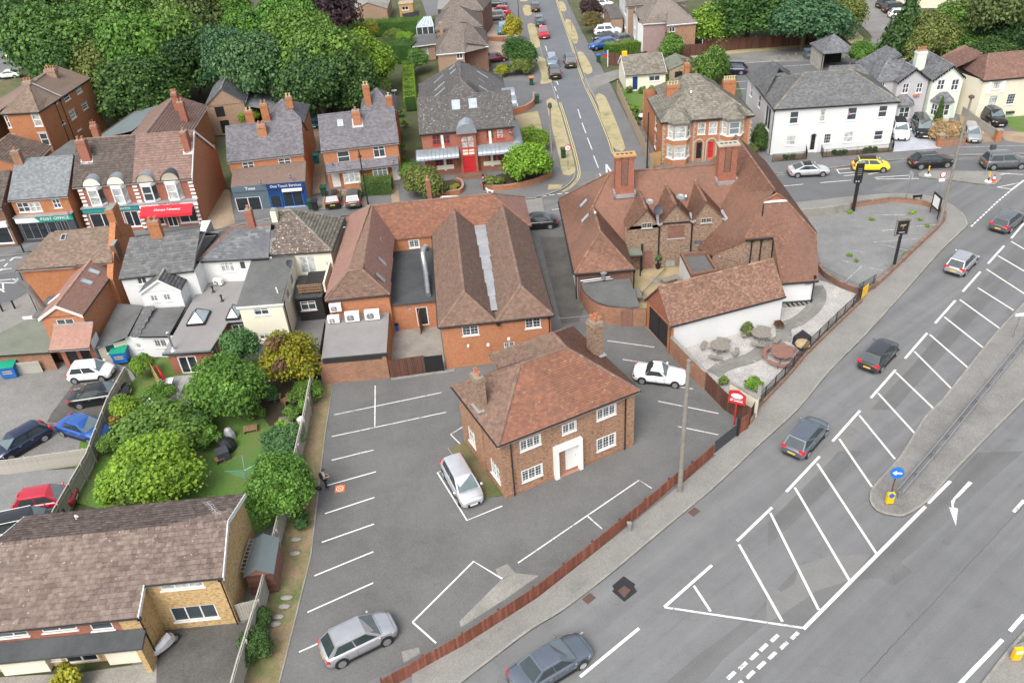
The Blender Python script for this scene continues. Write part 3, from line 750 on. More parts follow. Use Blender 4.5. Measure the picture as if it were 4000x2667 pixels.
def kerb(pts,side=1,w=.14,h=.12,name='kerb',m='kerb',stone=.92):
 """kerb stones laid end to end, each 0.9 m long with an open joint"""
 mb=MB();acc=[]
 for a,b in zip(pts[:-1],pts[1:]):
  a=np.array(a);b=np.array(b);L=np.linalg.norm(b-a)
  if L<.05:continue
  t=(b-a)/L;nn=np.array([-t[1],t[0]])*side;k=max(1,round(L/stone))
  for i in range(k):
   p=a+t*(L*i/k);q=a+t*(L*(i+1)/k-.012);j=random.uniform(-.006,.006)
   mb.hexa([(x[0],x[1],z)for z in(-.03,h+j)for x in(p,q,q+nn*w,p+nn*w)])
 return mb.build(name,None,M[m],kind='structure')
def stripe(name,a,b,w,m='line',z=.018,grp=None):
 _sc[0]+=1;z+=(_sc[0]%12)*.0002
 a=np.array(a[:2]);b=np.array(b[:2]);t=(b-a)/np.linalg.norm(b-a);n=np.array([-t[1],t[0]])*w/2
 mb=MB();mb.poly([(*(a-n),z),(*(b-n),z),(*(b+n),z),(*(a+n),z)]);return mb.build(name,None,M[m],kind='structure')
def polyline(name,pts,w,m='line',z=.018,dash=None):
 _sc[0]+=1;z+=(_sc[0]%12)*.0002
 mb=MB();d=0.0
 if dash is None:
  L=offset(pts,w/2);Rr=offset(pts,-w/2)
  for i in range(len(pts)-1):mb.poly([(*Rr[i],z),(*Rr[i+1],z),(*L[i+1],z),(*L[i],z)])
 else:
  on,gap=dash;seg=[]
  for a,b in zip(pts[:-1],pts[1:]):
   a=np.array(a);b=np.array(b);L=np.linalg.norm(b-a);t=(b-a)/L;n=np.array([-t[1],t[0]])*w/2;s=0
   while s<L:
    ph=d%(on+gap)
    if ph<on:
     e=min(L-s,on-ph);p=a+t*s;q=a+t*(s+e);mb.poly([(*(p-n),z),(*(q-n),z),(*(q+n),z),(*(p+n),z)])
    else:e=min(L-s,on+gap-ph)
    s+=e+1e-6;d+=e+1e-6
 return mb.build(name,None,M[m],kind='structure')
sheet('terrain',[(math.cos(a)*1500,100+math.sin(a)*1500)for a in np.linspace(0,2*math.pi,40,endpoint=False)],-.1,'terrain')
# carriageways: the main road and the upper street share one sheet, the side road is laid over it
TO(0,0,.588)# full-picture coordinates (2352 wide)
sheet('main_road',[(-75,-15),(140,-15),(160,120),(60,118),(-60,84),(-90,78),(-90,60),(-30,60),(-20,20)],0.0,'asph_main')
TO(1600,0)
# footway between the cedar fence / pub wall and the main road, up round the corner into the upper street
TO(1800,1767);k1=GL([(-330,1830),(-60,1620),(200,1420),(480,1210),(700,1075),(1010,838),(1260,630),(1500,430),(1742,228)])
TO(2500,1200);k1+=GL([(830,925),(1080,695),(1290,440),(1550,178)])
TO(3000,700);k1+=GL([(1010,680),(1180,490),(1310,365),(1355,320),(1352,290),(1330,245),(1270,195),(1190,150),(1090,120),(960,105),(800,105),(560,125),(200,165)])
TO(3400,540,1742/600)
S1=smooth(k1,3)
TO(1800,1767);f1=GL([(-330,1500),(0,1330),(200,1200),(520,995),(850,735),(1180,480),(1490,230),(1742,20)])
TO(2500,1200);f1+=GL([(500,1005),(660,875),(735,830),(790,690),(1010,480),(1120,340),(1340,130),(1500,-20)])
TO(3000,700);f1+=GL([(590,835),(720,752),(860,625),(1000,490),(1140,360),(1195,290),(1200,250),(1160,210),(1050,170),(920,150),(760,160),(560,195),(200,240)])
raised('footway',S1+f1[::-1],.1,'foot')
kerb(S1,1)
# footway surfacing strips and patches
TO(1800,1767)
for q in([(230,1230),(330,1180),(400,1130),(270,1180)],[(700,900),(800,830),(870,890),(760,960)],[(1190,560),(1270,490),(1340,540),(1260,600)],[(80,1310),(150,1265),(215,1310),(140,1345)]):
 sheet('footway_patch',GL(q,.1),.104,'slab')
 # upper street south footway (behind the hall and the terrace)
TO(0,0,.588)
us=[(4.5,83.4),(-5,82.8),(-20,79.8),(-40,74.2),(-46,72.0),(-48,68),(-50,60)]
raised('footway',us+[(-42,60),(-42.5,69),(-38,70.5),(-20,75.5),(-5,78.5),(4.5,79.2)],.1,'foot')
kerb(us,1)
# upper street north side: kerb from the far left round into the side road
TO(900,0);
TO(0,800);nk=GL([(-300,440),(-60,365),(150,340)])
nk+=[(-36,80.6),(-26,83.4),(-18,85.1)]
TO(1600,0);nk+=GL([(740,1362),(860,1345),(960,1322),(1050,1285),(1105,1240),(1130,1190),(1118,1100),(1060,880),(1005,700)])
wk=GL([(1005,700),(990,640),(965,560),(935,475),(893,330),(868,170),(842,60),(835,-60),(815,-200)])
NK=smooth(nk,3);WK=smooth(wk,3)
TO(2200,0)
ek=GL([(460,1180),(370,1060),(325,930),(230,710),(150,540),(60,270),(-20,40),(-75,-180)])
EK=smooth(ek,3)
TO(3000,0);nk2=[(24.2,87.0)]+GL([(0,1187),(140,1180),(420,1150),(760,1105),(960,1085),(1280,1066),(1742,1058),(2100,1050)])
# land beyond the north kerb: west block and east block of footway
TO(0,0,.588)
raised('footway',NK+WK+[(-8,190),(-14,190),(-7.5,135),(-3,97.5),(-5,92.6),(-9,91),(-20,89.2),(-33,84.3),(-52,79.5),(-70,77),(-85,75)],.1,'footdark')
raised('footway',EK[::-1]+[(15.6,87.2)]+nk2+[(90,98),(60,96),(46,91.0),(31,90.3),(19.3,89.6),(17.6,92),(17.3,118),(16.5,150),(16,205)],.1,'footdark')
kerb(NK,1);kerb(WK,1);kerb(EK,-1);kerb(nk2,1)
# side road surface
TO(1600,0)
sr=WK+EK
sheet('side_road',[(p[0],p[1])for p in WK][::-1]+GL([(1125,1150),(1145,1170)])+GL([(1440,1165)])+[(p[0],p[1])for p in EK][2:],.004,'asph_side')
# upper street darker strip
TO(0,0,.588)
TO(3000,0);sA=GL([(-200,1225),(400,1165),(960,1100),(1742,1075),(2100,1065),(2100,1150),(1742,1130),(1560,1180),(1050,1190),(700,1290),(950,1330),(600,1350),(-200,1395)])
sheet('upper_street',[(-85,72),(-55,74.5),(-36,80),(-18,84.6),(-5,86.4),(3,87.0)]+[sA[0]]+sA[1:4]+sA[6:8]+sA[8:]+[(5,83.2),(-6,82.4),(-20,79.2),(-40,73.6),(-56,66),(-85,60)],.003,'asph_street')
# main road: dark wheel strip, hatched strip
TO(3000,1767)
sheet('road_strip',GL([(1742,-10),(1480,220),(1080,600),(905,745),(985,810),(855,908),(770,853),(560,870),(240,1180),(0,1155),(-300,1400),(-420,1540),(-900,1850),(-800,1650),(-480,1380),(-100,1100),(240,745),(700,690),(1000,440),(1250,200),(1420,0)]),.004,'asph_dark')
TO(2500,1200)
sheet('road_strip',GL([(880,1360),(1310,900),(1600,560),(1900,260),(2010,300),(1500,880),(1000,1400)]),.004,'asph_mid')
TO(3000,700)
sheet('road_strip',GL([(700,1568),(1000,1250),(1330,850),(1600,540),(1742,390),(1742,560),(1480,860),(1180,1210),(860,1568)],0),.006,'asph_dark')
TO(3000,1767)
sheet('road_strip',GL([(0,480),(180,300),(420,60),(480,-10),(640,-10),(330,330),(0,640)]),.006,'asph_dark')
sheet('road_patch',GL([(-10,880),(90,948),(180,890),(210,770),(420,700),(700,690),(560,870),(330,940),(100,1100),(-10,1160)]),.007,'asph_mid')
# central reserve island
TO(3000,1767);isl=GL([(880,430),(760,405),(702,350),(692,290),(725,215),(900,20)],.1)
TO(3000,700);isl+=GL([(1060,1620),(1180,1500),(1380,1250),(1560,1030),(1742,835),(2050,500),(2150,520)],.1)
TO(3500,1200,3.484);i2=GL([(2300,600),(1742,1260),(1440,1568)],.1)
TO(3000,1767);isl+=i2+GL([(1240,160),(1090,330),(950,420)],.1)
IS=smooth(isl,3,True);raised('central_reserve',offset(IS+IS[:1],.0)[:-1],.1,'asph_old');kerb(IS+IS[:1],-1 if 1 else 1)
# second island bottom right
TO(3000,1767);raised('traffic_island',GL([(1560,1430),(1640,1330),(1742,1290),(2100,1000),(2300,1700),(1400,1700),(1450,1568)]),.1,'foot')
kerb(GL([(1400,1640),(1560,1430),(1640,1330),(1742,1215),(1900,1100)]),-1)
# markings: hatched strip beside the main road
TO(3000,700)
D=[[(1742,300),(1655,403)],[(1605,455),(1497,575)],[(1445,630),(1325,765)],[(1275,825),(1137,980)],[(1082,1048),(932,1220)],[(868,1297),(700,1488)]]
for a,b in D:stripe('road_marking',G2(*a),G2(*b),.17,'line_new')
Hh=[[(1655,425),(1900,570)],[(1565,522),(1800,660)],[(1485,612),(1760,790)],[(1428,740),(1672,893)],[(1305,820),(1575,1015)],[(1200,938),(1462,1145)],[(1100,1057),(1360,1283)],[(995,1172),(1248,1425)],[(870,1315),(1128,1562)]]
for a,b in Hh:stripe('road_marking',G2(*a),G2(*b),.15,'line_c')
TO(2500,1200)
for a,b in[[(1497,703),(1310,912)],[(1222,1015),(995,1255)],[(898,1362),(660,1590)]]:stripe('road_marking',G2(*a),G2(*b),.17,'line_new')
for a,b in[[(1620,585),(1880,870)],[(1355,895),(1578,1222)],[(1492,735),(1735,1033)]]:stripe('road_marking',G2(*a),G2(*b),.15,'line_c')
TO(1800,1767)
stripe('road_marking',G2(1708,767),G2(1385,1050),.17,'line_new');stripe('road_marking',G2(1585,905),G2(1700,1080),.15,'line_c');stripe('road_marking',G2(1385,1052),G2(2325,1192),.13,'line')
stripe('road_marking',G2(1213,1195),G2(812,1525),.17,'line_new')
stripe('road_marking',G2(780,1270),G2(830,1222),.12,'line')
TO(3000,1767)
for a,b in[[(335,75),(738,688)],[(182,238),(556,872)],[(15,410),(345,1070)],[(-198,625),(98,1150)]]:stripe('road_marking',G2(*a),G2(*b),.16,'line_c')
stripe('road_marking',G2(1240,195),G2(1088,345),.2,'line_new');stripe('road_marking',G2(1070,368),G2(240,1200),.2,'line_new')
stripe('road_marking',G2(1742,325),G2(1670,405),.2,'line');stripe('road_marking',G2(1742,1105),G2(1645,1215),.2,'line_new');stripe('road_marking',G2(1595,1272),G2(1310,1568),.2,'line_new');stripe('road_marking',G2(1310,1570),G2(1150,1720),.2,'line_new')
for x,y in[(182,1245),(108,1312),(30,1380),(45,1262),(-30,1325),(-95,1385),(-45,1445),(-120,1510),(-170,1450),(-250,1515),(-200,1578)]:
 c=G(x,y);t=(G(240,1180)-G(700,740)).normalized();stripe('road_marking',c-t*.3,c+t*.3,.2,'line')
 # turn arrow
ar=GL([(1365,195),(1392,208),(1300,300),(1275,318),(1262,372),(1293,382),(1278,500),(1230,372),(1250,377),(1245,330),(1270,300)])
sheet('road_arrow',ar,.018,'line')
# cracks and covers
for a,b in[[(1742,355),(620,1560)]]:
 pts=[(a[0]+(b[0]-a[0])*i/60+random.uniform(-5,5),a[1]+(b[1]-a[1])*i/60+random.uniform(-4,4))for i in range(61)];polyline('road_joint',GL(pts),.03,'asph_darkest',.0095)
TO(1800,1767);sheet('road_patch',GL([(1108,840),(1188,895),(1180,912),(1200,945),(1113,1015),(1028,942),(1042,930),(1030,905)]),.008,'tyre')
sheet('manhole_cover',GL([(1112,905),(1155,935),(1113,988),(1068,940)]),.013,'rust')
def drain(x,y,dx=0):
 c=G(x,y);t=(G(1500,430)-G(700,1075)).normalized();mb=MB();f=Fr(o=(c.x,c.y),ang=math.atan2(t.y,t.x))
 for i in range(6):mb.box(f,-.3,.3,-.2+i*.07,-.17+i*.07,0,.015)
 mb.box(f,-.33,.33,-.24,.24,0,.008);return mb.build('drain_grate',None,M['rust'],kind='structure')
drain(872,992);drain(1587,403)
TO(0,780,3.484)
for a,b in[[(0,832),(70,822)],[(195,788),(300,790)],[(0,955),(160,938)],[(0,1100),(150,1085)],[(165,1082),(290,1105)],[(0,1130),(290,1135)],[(0,1215),(60,1258)],[(38,1140),(48,1225)]]:stripe('road_marking',G2(*a),G2(*b),.16,'line')
polyline('road_marking',GL([(188,790),(120,850),(0,970)]),.2,'line',.018,(.7,.5))
# upper street centre lines
TO(3000,0)
for a,b in[[(80,1270),(240,1255)],[(355,1245),(565,1228)],[(725,1210),(990,1192)],[(735,1220),(1025,1217)],[(985,1192),(960,1208)],[(515,1198),(620,1188)],[(680,1188),(775,1170)],[(468,1155),(485,1182)],[(485,1182),(600,1172)],[(468,1155),(560,1148)],[(1575,1180),(1742,1190)],[(1575,1192),(1645,1180)],[(1560,1275),(1708,1247)],[(1560,1275),(1660,1290)]]:
 stripe('road_marking',G2(*a),G2(*b),.13,'line')
pts=GL([(1742,1228),(1660,1290),(1560,1375),(1380,1545)]);stripe('road_marking',pts[0],pts[1],.16,'line_new');polyline('road_marking',pts[1:],.14,'line_new',.018,(.5,.22))
TO(1700,700)
for a,b in[[(590,226),(672,219)],[(795,209),(850,203)]]:stripe('road_marking',G2(*a),G2(*b),.11,'line')
TO(1600,0)
polyline('road_marking',GL([(895,1338),(1000,1322),(1150,1308),(1200,1300)]),.16,'line',.018,(.6,.3))
for a,b in[[(1145,745),(1165,808)],[(1173,838),(1200,908)],[(1210,940),(1242,1020)],[(1252,1060),(1285,1145)],[(1293,1182),(1300,1200)],[(985,590),(998,622)],[(1005,650),(1012,672)],[(868,100),(885,150)],[(925,315),(935,350)],[(915,318),(935,316)],[(1000,555),(1012,580)],[(985,560),(1010,558)]]:
 stripe('road_marking',G2(*a),G2(*b),.12,'line',.02)
sheet('road_arrow',GL([(1332,1120),(1345,1120),(1375,1165),(1362,1168),(1345,1140),(1348,1175),(1336,1178)]),.016,'line')
yl=[offset([p for p in NK[int(len(NK)*.62):]],-.28),offset([p for p in NK[int(len(NK)*.62):]],-.5)]
for q in yl:polyline('yellow_line',q,.08,'line_y',.016)
for d in(.28,.5):polyline('yellow_line',offset(EK[2:],d),.08,'line_y',.016)
# corner of footway: pale crossing slabs
sheet('footway_patch',GL([(945,1258),(1040,1255),(1030,1285),(940,1290)],.1),.105,'slab_y');sheet('footway_patch',GL([(905,1283),(942,1280),(940,1296),(900,1298)],.1),.105,'footdark')
# verges along the side road
VG=[[(930,690),(1000,690),(1060,880),(1120,1100),(1120,1180),(1045,1190),(1020,1080),(975,900)],[(860,398),(915,398),(945,440),(955,520),(968,560),(900,575),(890,560),(898,510)],
[(802,168),(850,168),(875,250),(888,320),(833,325),(815,240)],[(770,45),(820,42),(830,100),(785,108)],[(750,-10),(805,-10),(800,10),(755,12)],
[(1265,655),(1320,650),(1360,720),(1470,1010),(1400,1015),(1370,980),(1330,870)],[(1140,365),(1180,360),(1240,460),(1235,500),(1185,495)],
[(1055,150),(1095,138),(1140,230),(1145,285),(1110,290)],[(1010,20),(1045,15),(1070,70),(1030,78)]]
for q in VG:sheet('grass_verge',smooth(GL(q,.1),2,True),.125,'grass_dry')
# office frontage lawn, drives
sheet('lawn',GL([(712,790),(870,755),(890,820),(915,960),(930,1010),(780,1000),(730,860)],.1),.13,'grass_dry')
sheet('driveway',GL([(560,545),(840,560),(850,640),(850,700),(720,765),(660,640)],.1),.112,'asph_street')
stripe('road_marking',G2(733,705,.1),G2(742,752,.1),.1,'line',.12)
sheet('driveway',GL([(520,165),(650,175),(760,250),(530,250)],.1),.112,'pink');sheet('driveway',GL([(535,280),(690,290),(690,400),(540,400)],.1),.112,'pink')
sheet('driveway',GL([(500,60),(690,60),(700,150),(520,150)],.1),.112,'pink')
sheet('driveway',GL([(1150,60),(1200,40),(1380,100),(1340,170),(1230,170)],.1),.112,'pink')
sheet('driveway',GL([(1180,540),(1430,470),(1445,525),(1290,590),(1240,640),(1200,590)],.1),.112,'asph_old')
# hotel car park
TO(0,0,.588)
lot=[(762,882),(1010,848),(1050,856),(1130,815),(1290,750),(1240,560),(1205,520),(1300,525),(1330,610),(1345,700),(1480,750),(1530,800),(1620,860),(1710,960),(1640,1035),(1560,1110),(1200,1400),(840,1568),(600,1750),(640,1568),(712,1280),(745,1000)]
sheet('car_park',GL(lot),.02,'asph_lot')
sheet('alleyway',GL([(1240,545),(1300,545),(1345,700),(1330,740),(1290,745)]),.024,'asph_darkest')
TO(1800,1767)
sheet('concrete_margin',GL([(-10,1150),(270,870),(370,820),(530,838),(300,1000),(0,1190)]),.026,'conc');sheet('concrete_pad',GL([(235,795),(318,758),(370,820),(265,865)]),.03,'conc')
TO(900,1767);sheet('concrete_pad',GL([(1165,1355),(1285,1325),(1290,1370),(1180,1430)]),.03,'conc')
for a,b in[[(690,55),(925,-5)],[(660,225),(992,132)],[(645,417),(980,307)],[(623,612),(977,488)],[(572,840),(973,676)],[(525,1088),(972,888)],[(468,1358),(620,1290)]]:
 stripe('bay_line',G2(*a),G2(*b),.09,'line_new',.036)
for q in([(1240,1155),(1655,742),(1850,860)],[(1240,1155),(1400,1297)]):polyline('bay_line',GL(q),.1,'line_new',.036)
for q in([(1440,128),(1408,137),(1610,463),(1850,365)],):polyline('bay_line',GL(q),.09,'line_new',.036)
TO(0,0,.588)
for q in([(762,1003),(1025,947)],[(768,953),(1014,902)],[(862,886),(861,980)],[(762,1057),(858,1034)],[(1064,980),(1035,998),(1062,1025)],[(1395,783),(1503,798)],[(1430,826),(1478,833)],[(1478,876),(1592,894)],[(1512,922),(1650,950)],[(1557,980),(1650,999)],[(1190,1293),(1468,1103),(1497,1122)],[(1349,1185),(1383,1215)]):polyline('bay_line',GL(q),.09,'line',.036)
# helipad mat
# rough strip between the garden fence and the car park, with a kerb
TO(0,0,.588)
st=[(762,882),(745,1000),(712,1280),(640,1568),(560,1840)];st2=[(430,1900),(550,1568),(600,1400),(660,1190),(705,1000),(725,890)]
sheet('verge',GL(st+st2),.05,'grass_mix');kerb(GL([(763,886),(745,1000),(712,1280),(640,1568),(590,1760)]),1,.09,.07,m='conc')
# gardens, yards, pub terrace
sheet('lawn',GL([(200,930),(330,860),(370,820),(760,830),(725,890),(705,1000),(660,1190),(560,1240),(560,1150),(230,1170),(160,1150)]),.03,'grass')
sheet('flower_bed',GL([(560,870),(740,860),(700,960),(620,980),(590,940)]),.04,'earthdark')
sheet('back_yard',GL([(-200,830),(0,850),(240,820),(300,850),(330,900),(250,960),(200,1060),(0,1080),(-200,1100)]),.024,'asph_old')
TO(0,1200,3.484);sheet('yard_patch',GL([(1742,860),(1500,860),(1380,1050),(1000,1050),(700,1450),(640,1568),(1700,1568)]),.034,'asph_darkest')
TO(0,0,.588)
sheet('back_yard',GL([(-200,1090),(0,1085),(200,1075),(215,1070),(160,1150),(130,1190),(0,1240),(-200,1300)]),.024,'asph_pub')
sheet('driveway',GL([(340,1450),(560,1430),(600,1400),(550,1568),(440,1860),(0,1860),(0,1568),(350,1520)]),.026,'asph_darkest')
sheet('front_path',GL([(-100,1560),(180,1545),(360,1520),(360,1600),(-100,1700)]),.03,'conc')
sheet('pub_car_park',GL([(1845,470),(2070,460),(2150,470),(2160,500),(2130,545),(1985,660),(1885,610),(1860,520)]),.03,'asph_pub')
TO(3000,700)
for a,b in[[(720,248),(940,243)],[(775,352),(865,345)],[(955,328),(1142,312)],[(718,430),(1020,408)],[(755,440),(960,490)],[(585,485),(645,500)],[(505,555),(550,568)],[(690,605),(820,630)],[(518,705),(638,592)]]:stripe('bay_line',G2(*a),G2(*b),.1,'line_old',.036)
sheet('pub_garden',GL([(-30,700),(345,690),(390,700),(520,755),(620,790),(560,870),(380,1060),(180,1280),(0,1430),(-180,1580),(-310,1500),(-560,1230),(-700,1000)]),.04,'shell')
TO(2200,500);sheet('courtyard',GL([(440,960),(800,930),(800,1060),(560,1230),(490,1235),(440,1100)]),.04,'slab_y')
# upper plots behind the street (north side): terrain shows; yards and drives laid on it
TO(900,0)
sheet('driveway',[G2(*p)for p in[(640,1300),(900,1290),(920,1400),(620,1425)]],.115,'drive');sheet('driveway',GL([(500,800),(600,790),(610,1030),(560,1040)]),.02,'drive')
sheet('garden_path',GL([(1090,1265),(1140,1260),(1155,1395),(1100,1400)],.1),.115,'drive')
sheet('alleyway',GL([(560,1100),(640,1000),(650,1300),(560,1330)],.1),.11,'drive')
TO(0,0);sheet('alleyway',GL([(1390,1530),(1510,1290),(1560,1290),(1600,1520),(1480,1560)],.1),.112,'drive')
TO(1600,0);sheet('forecourt',GL([(330,1180),(480,1180),(500,1290),(360,1300)],.1),.115,'footdark')
TO(0,0);sheet('back_car_park',GL([(-300,240),(60,200),(170,280),(150,500),(-20,560),(-300,620)]),.02,'asph_main');sheet('lawn',GL([(-300,600),(130,530),(240,560),(160,640),(-20,690),(-300,800)]),.03,'grass_wild')
TO(0,200,1742/700)
TO(2200,0)
sheet('back_car_park',GL([(880,395),(1250,370),(1742,330),(2000,330),(2000,470),(1742,700),(1240,720),(1160,480),(900,430)]),.02,'asph_street')
sheet('back_lane',GL([(880,385),(1250,350),(1742,300),(2080,320),(2100,250),(1980,120),(2050,0),(2300,-60),(2300,200),(2240,300),(2200,330),(1800,420),(900,430)]),.026,'asph_old')
for a,b in[[(1190,435),(1470,415)],[(1495,455),(1710,440)],[(1170,560),(1250,555)],[(1170,610),(1245,605)]]:stripe('bay_line',G2(*a),G2(*b),.1,'line',.036)
sheet('lawn',GL([(380,600),(640,590),(640,640),(580,700),(520,780),(440,700)]),.03,'grass');sheet('grass_bank',GL([(880,395),(1250,360),(1720,320),(1720,300),(1250,335),(850,375)]),.035,'grass_dry')
TO(3000,0)
sheet('driveway',GL([(850,1035),(1180,1010),(1130,820),(840,820)],.1),.115,'white_drive');sheet('driveway',GL([(1300,780),(1480,760),(1590,960),(1330,985)],.1),.115,'drive');sheet('lawn',GL([(1580,740),(1900,700),(1900,900),(1700,900),(1620,850)],.1),.12,'grass');sheet('driveway',GL([(1560,890),(1742,900),(1900,930),(1900,1000),(1620,960)],.1),.115,'drive')
sheet('front_bed',GL([(40,1065),(260,1050),(265,1085),(30,1100)],.1),.12,'earth');sheet('front_bed',GL([(360,1040),(840,1005),(845,1035),(365,1075)],.1),.12,'earth')
sheet('grass_bank',GL([(500,240),(580,190),(650,260),(640,300),(560,300)]),.03,'grass_dry')
TO(3400,540,1742/600);isl2=smooth(GL([(540,425),(600,455),(1000,495),(1415,540),(1465,400),(1200,385),(700,380),(570,395)]),2,True);raised('traffic_island',isl2,.12,'foot');kerb(isl2+isl2[:1],1)
# ------------------------------------------------------------ the brown brick house in the car park
TO(1700,1200)
f=Fr((425,945),(1395,565),4.9)
b=Bld('brick_house','detached brown brick house with hipped red tile roof and white porch in the car park','house',f.xy(5,3.5))
o_=.3
a0,a1=f.xy(.3,.3),f.xy(10.15,.3);a2,a3=f.xy(10.15,8.65),f.xy(4.0,8.65);a4,a5=f.xy(4.0,6.75),f.xy(.3,6.75)
zt=4.82
b.wall(a0,a1,0,zt,'br_brown',[(578,860,716,984,'geo3'),(590,1062,728,1194,'geo3'),(866,770,956,868,'geo2s'),(1102,655,1226,772,'geo3'),(1102,853,1224,982,'geo3'),('r',4.55,5.5,.18,2.2,dict(name='door',frame='upvc',glass='upvc',pane='panel',fw=.1,nx=1,ny=(.8,),sill=False,handle=1))])
b.wall(a1,a2,0,zt,'br_brown');b.wall(a2,a3,0,zt,'br_brown');b.wall(a3,a4,0,zt,'br_brown');b.wall(a4,a5,0,zt,'br_brown')
b.wall(a5,a0,0,zt,'br_brown',[(232,815,288,975,'geo2'),(383,1030,437,1190,'geo2')])
for q_ in((9.55,10.2,.22,.32),(.2,.32,2.9,4.3)):pj=MB();pj.box(f,*q_,0,zt);pj.build('brick_pier',b.root,'br_brown')
pl=MB();pl.box(f,.24,10.2,.24,.31,0,.28,M['br_old']);pl.build('plinth',b.root)
A,B,Cc,D=f(0,0,4.9),f(10.46,0,4.9),f(10.55,8.95,4.9),f(3.7,8.95,4.9);E1,E2,E3=f(3.55,3.52,7.58),f(6.98,3.52,7.58),f(7.12,5.55,7.5)
V1=f(3.7,7.05,4.9);V2=f(0,7.05,4.9)
b.slope([A,B,E2,E1],'plainw','clay_o');b.slope([V2,A,E1],'plainw','clay_b');b.slope([B,Cc,E3,E2],'plainw','clay_o');b.slope([Cc,D,E3],'plainw','clay_b')
b.slope([D,V1,E2,E3],'plainw','clay_b');b.slope([V1,V2,E1,E2],'plainw','clay_b')
b.ridges([(A,E1),(E1,E2),(E2,E3),(B,E2),(Cc,E3),(D,E3),(V2,E1)],'clay_b',.13)
for p,q in((A,B),(B,Cc),(Cc,D),(V2,A)):b.gutter(p,q)
p=f(.95,.18);b.pipe(p.x,p.y,0,4.8);p=f(9.45,.18);b.pipe(p.x,p.y,0,4.8)
# white door surround with deep reveals, red tiled step
sr_=MB();sr_.box(f,3.95,4.25,.02,.9,0,2.35);sr_.box(f,5.75,6.05,.02,.9,0,2.35);sr_.box(f,3.95,6.05,.02,.9,2.35,2.75);sr_.build('porch',b.root,M['trim'])
bq('box',(f,4.25,5.75,.0,.8,0,.14,),'doorstep',b.root,M['clay_n'])
c=b.chimney(f,.58,3.62,4.7,7.45,.6,.92,'br_pub',2,row='v',capm='conc',flare=True,label='tall brick chimney with two pots over the side wall');b.flash(f,.58,3.62,5.3,.6,.92,0)
c=b.chimney(f,9.8,4.5,4.7,7.75,.78,.92,'br_pub',4,row='q',capm='conc',label='tallest brick chimney with four pots');b.flash(f,9.8,4.5,5.4,.78,.92,0)
an=MB();p=f(9.4,4.8,8.0);an.tube(p,p+Vector((0,0,.5)),.015,5);e=p+Vector((-1.9,.3,.25));an.tube(p+Vector((0,0,.45)),e,.012,5)
for i in range(12):
 m_=(p+Vector((0,0,.45))).lerp(e,i/11);an.tube(m_+Vector((.0,-.14,.05)),m_+Vector((.0,.14,-.05)),.008,4)
an.build('aerial',b.root,M['steel'])
hs=b;b.done(singles=290)
TO(1700,1200);raised('grass_strip',[f.xy(-.9,1.0),f.xy(.25,.6),f.xy(.25,6.6),f.xy(-.9,6.6)],.1,'grass_wild');kerb([f.xy(-.95,.9),f.xy(-.95,6.7)],1,.08,.12)
# ------------------------------------------------------------ the orange brick hall with twin tiled ranges
TO(1700,700)
f=Fr((22,1008),(800,925),4.1)
b=Bld('brick_hall','long orange brick hall with twin tiled ranges joined by a lead valley gutter','hall',f.xy(4,8))
w0,w1=.2,8.7;zt=4.05
b.wall(f.xy(w0,.2),f.xy(w1,.2),0,zt,'br_orange',[(183,992,296,1068,'geo2'),(612,942,718,1018,'geo2'),(467,1103,540,1152,'geo2')])
b.wall(f.xy(w1,.2),f.xy(w1,21),0,zt,'br_orange');b.wall(f.xy(w1,21),f.xy(-8.6,21.6),0,zt,'br_orange');b.wall(f.xy(-.15,6.5),f.xy(w0,.2),0,zt,'br_orange',[('r',1.5,2.4,0.1,2.1,'door_b')])
for(u0,u1)in((0,4.45),(4.45,8.9)):
 um=(u0+u1)/2;zr=5.62
 a,c_,d,e,p,q=f(u0,0,4.1),f(u1,0,4.1),f(u1-.3,21.3,4.1),f(u0-.3,21.3,4.1),f(um,2.35,zr),f(um-.2,19.5,zr)
 mt='clay_b'
 b.slope([a,c_,p],'plainw',mt);b.slope([e,a,p,q],'plainw',mt);b.slope([c_,d,q,p],'plainw',mt);b.slope([d,e,q],'plainw',mt)
 b.ridges([(a,p),(c_,p),(p,q),(q,d),(q,e)],'clay_b',.13)
b.gutter(f(0,0,4.1),f(8.9,0,4.1),fascia='blackt');b.gutter(f(8.9,0,4.1),f(8.6,21.3,4.1),fascia='blackt');b.gutter(f(-.2,16,4.1),f(0,0,4.1),fascia='blackt')
# lead valley in overlapping bays
for i in range(8):
 v0=1.2+i*2.15;v1=v0+2.2;wd=.2+.065*i;um=4.45-.012*v0;mb=MB();z=4.28+.02*i
 mb.hexa([f(um+k*(wd+random.uniform(0,.08)),v,z+hh+(.02 if v==v1 else .05))for hh in(0,.04)for k,v in((-1,v0),(1,v0),(1,v1),(-1,v1))]);mb.build('lead_bay',b.root,M['lead'])
mb=MB();mb.box(f,3.3,5.3,18.2,19.9,4.6,4.72)
for i in range(5):mb.box(f,3.4+i*.42,3.46+i*.42,18.2,19.9,4.72,4.78)
mb.build('lead_bay',b.root,M['lead'])
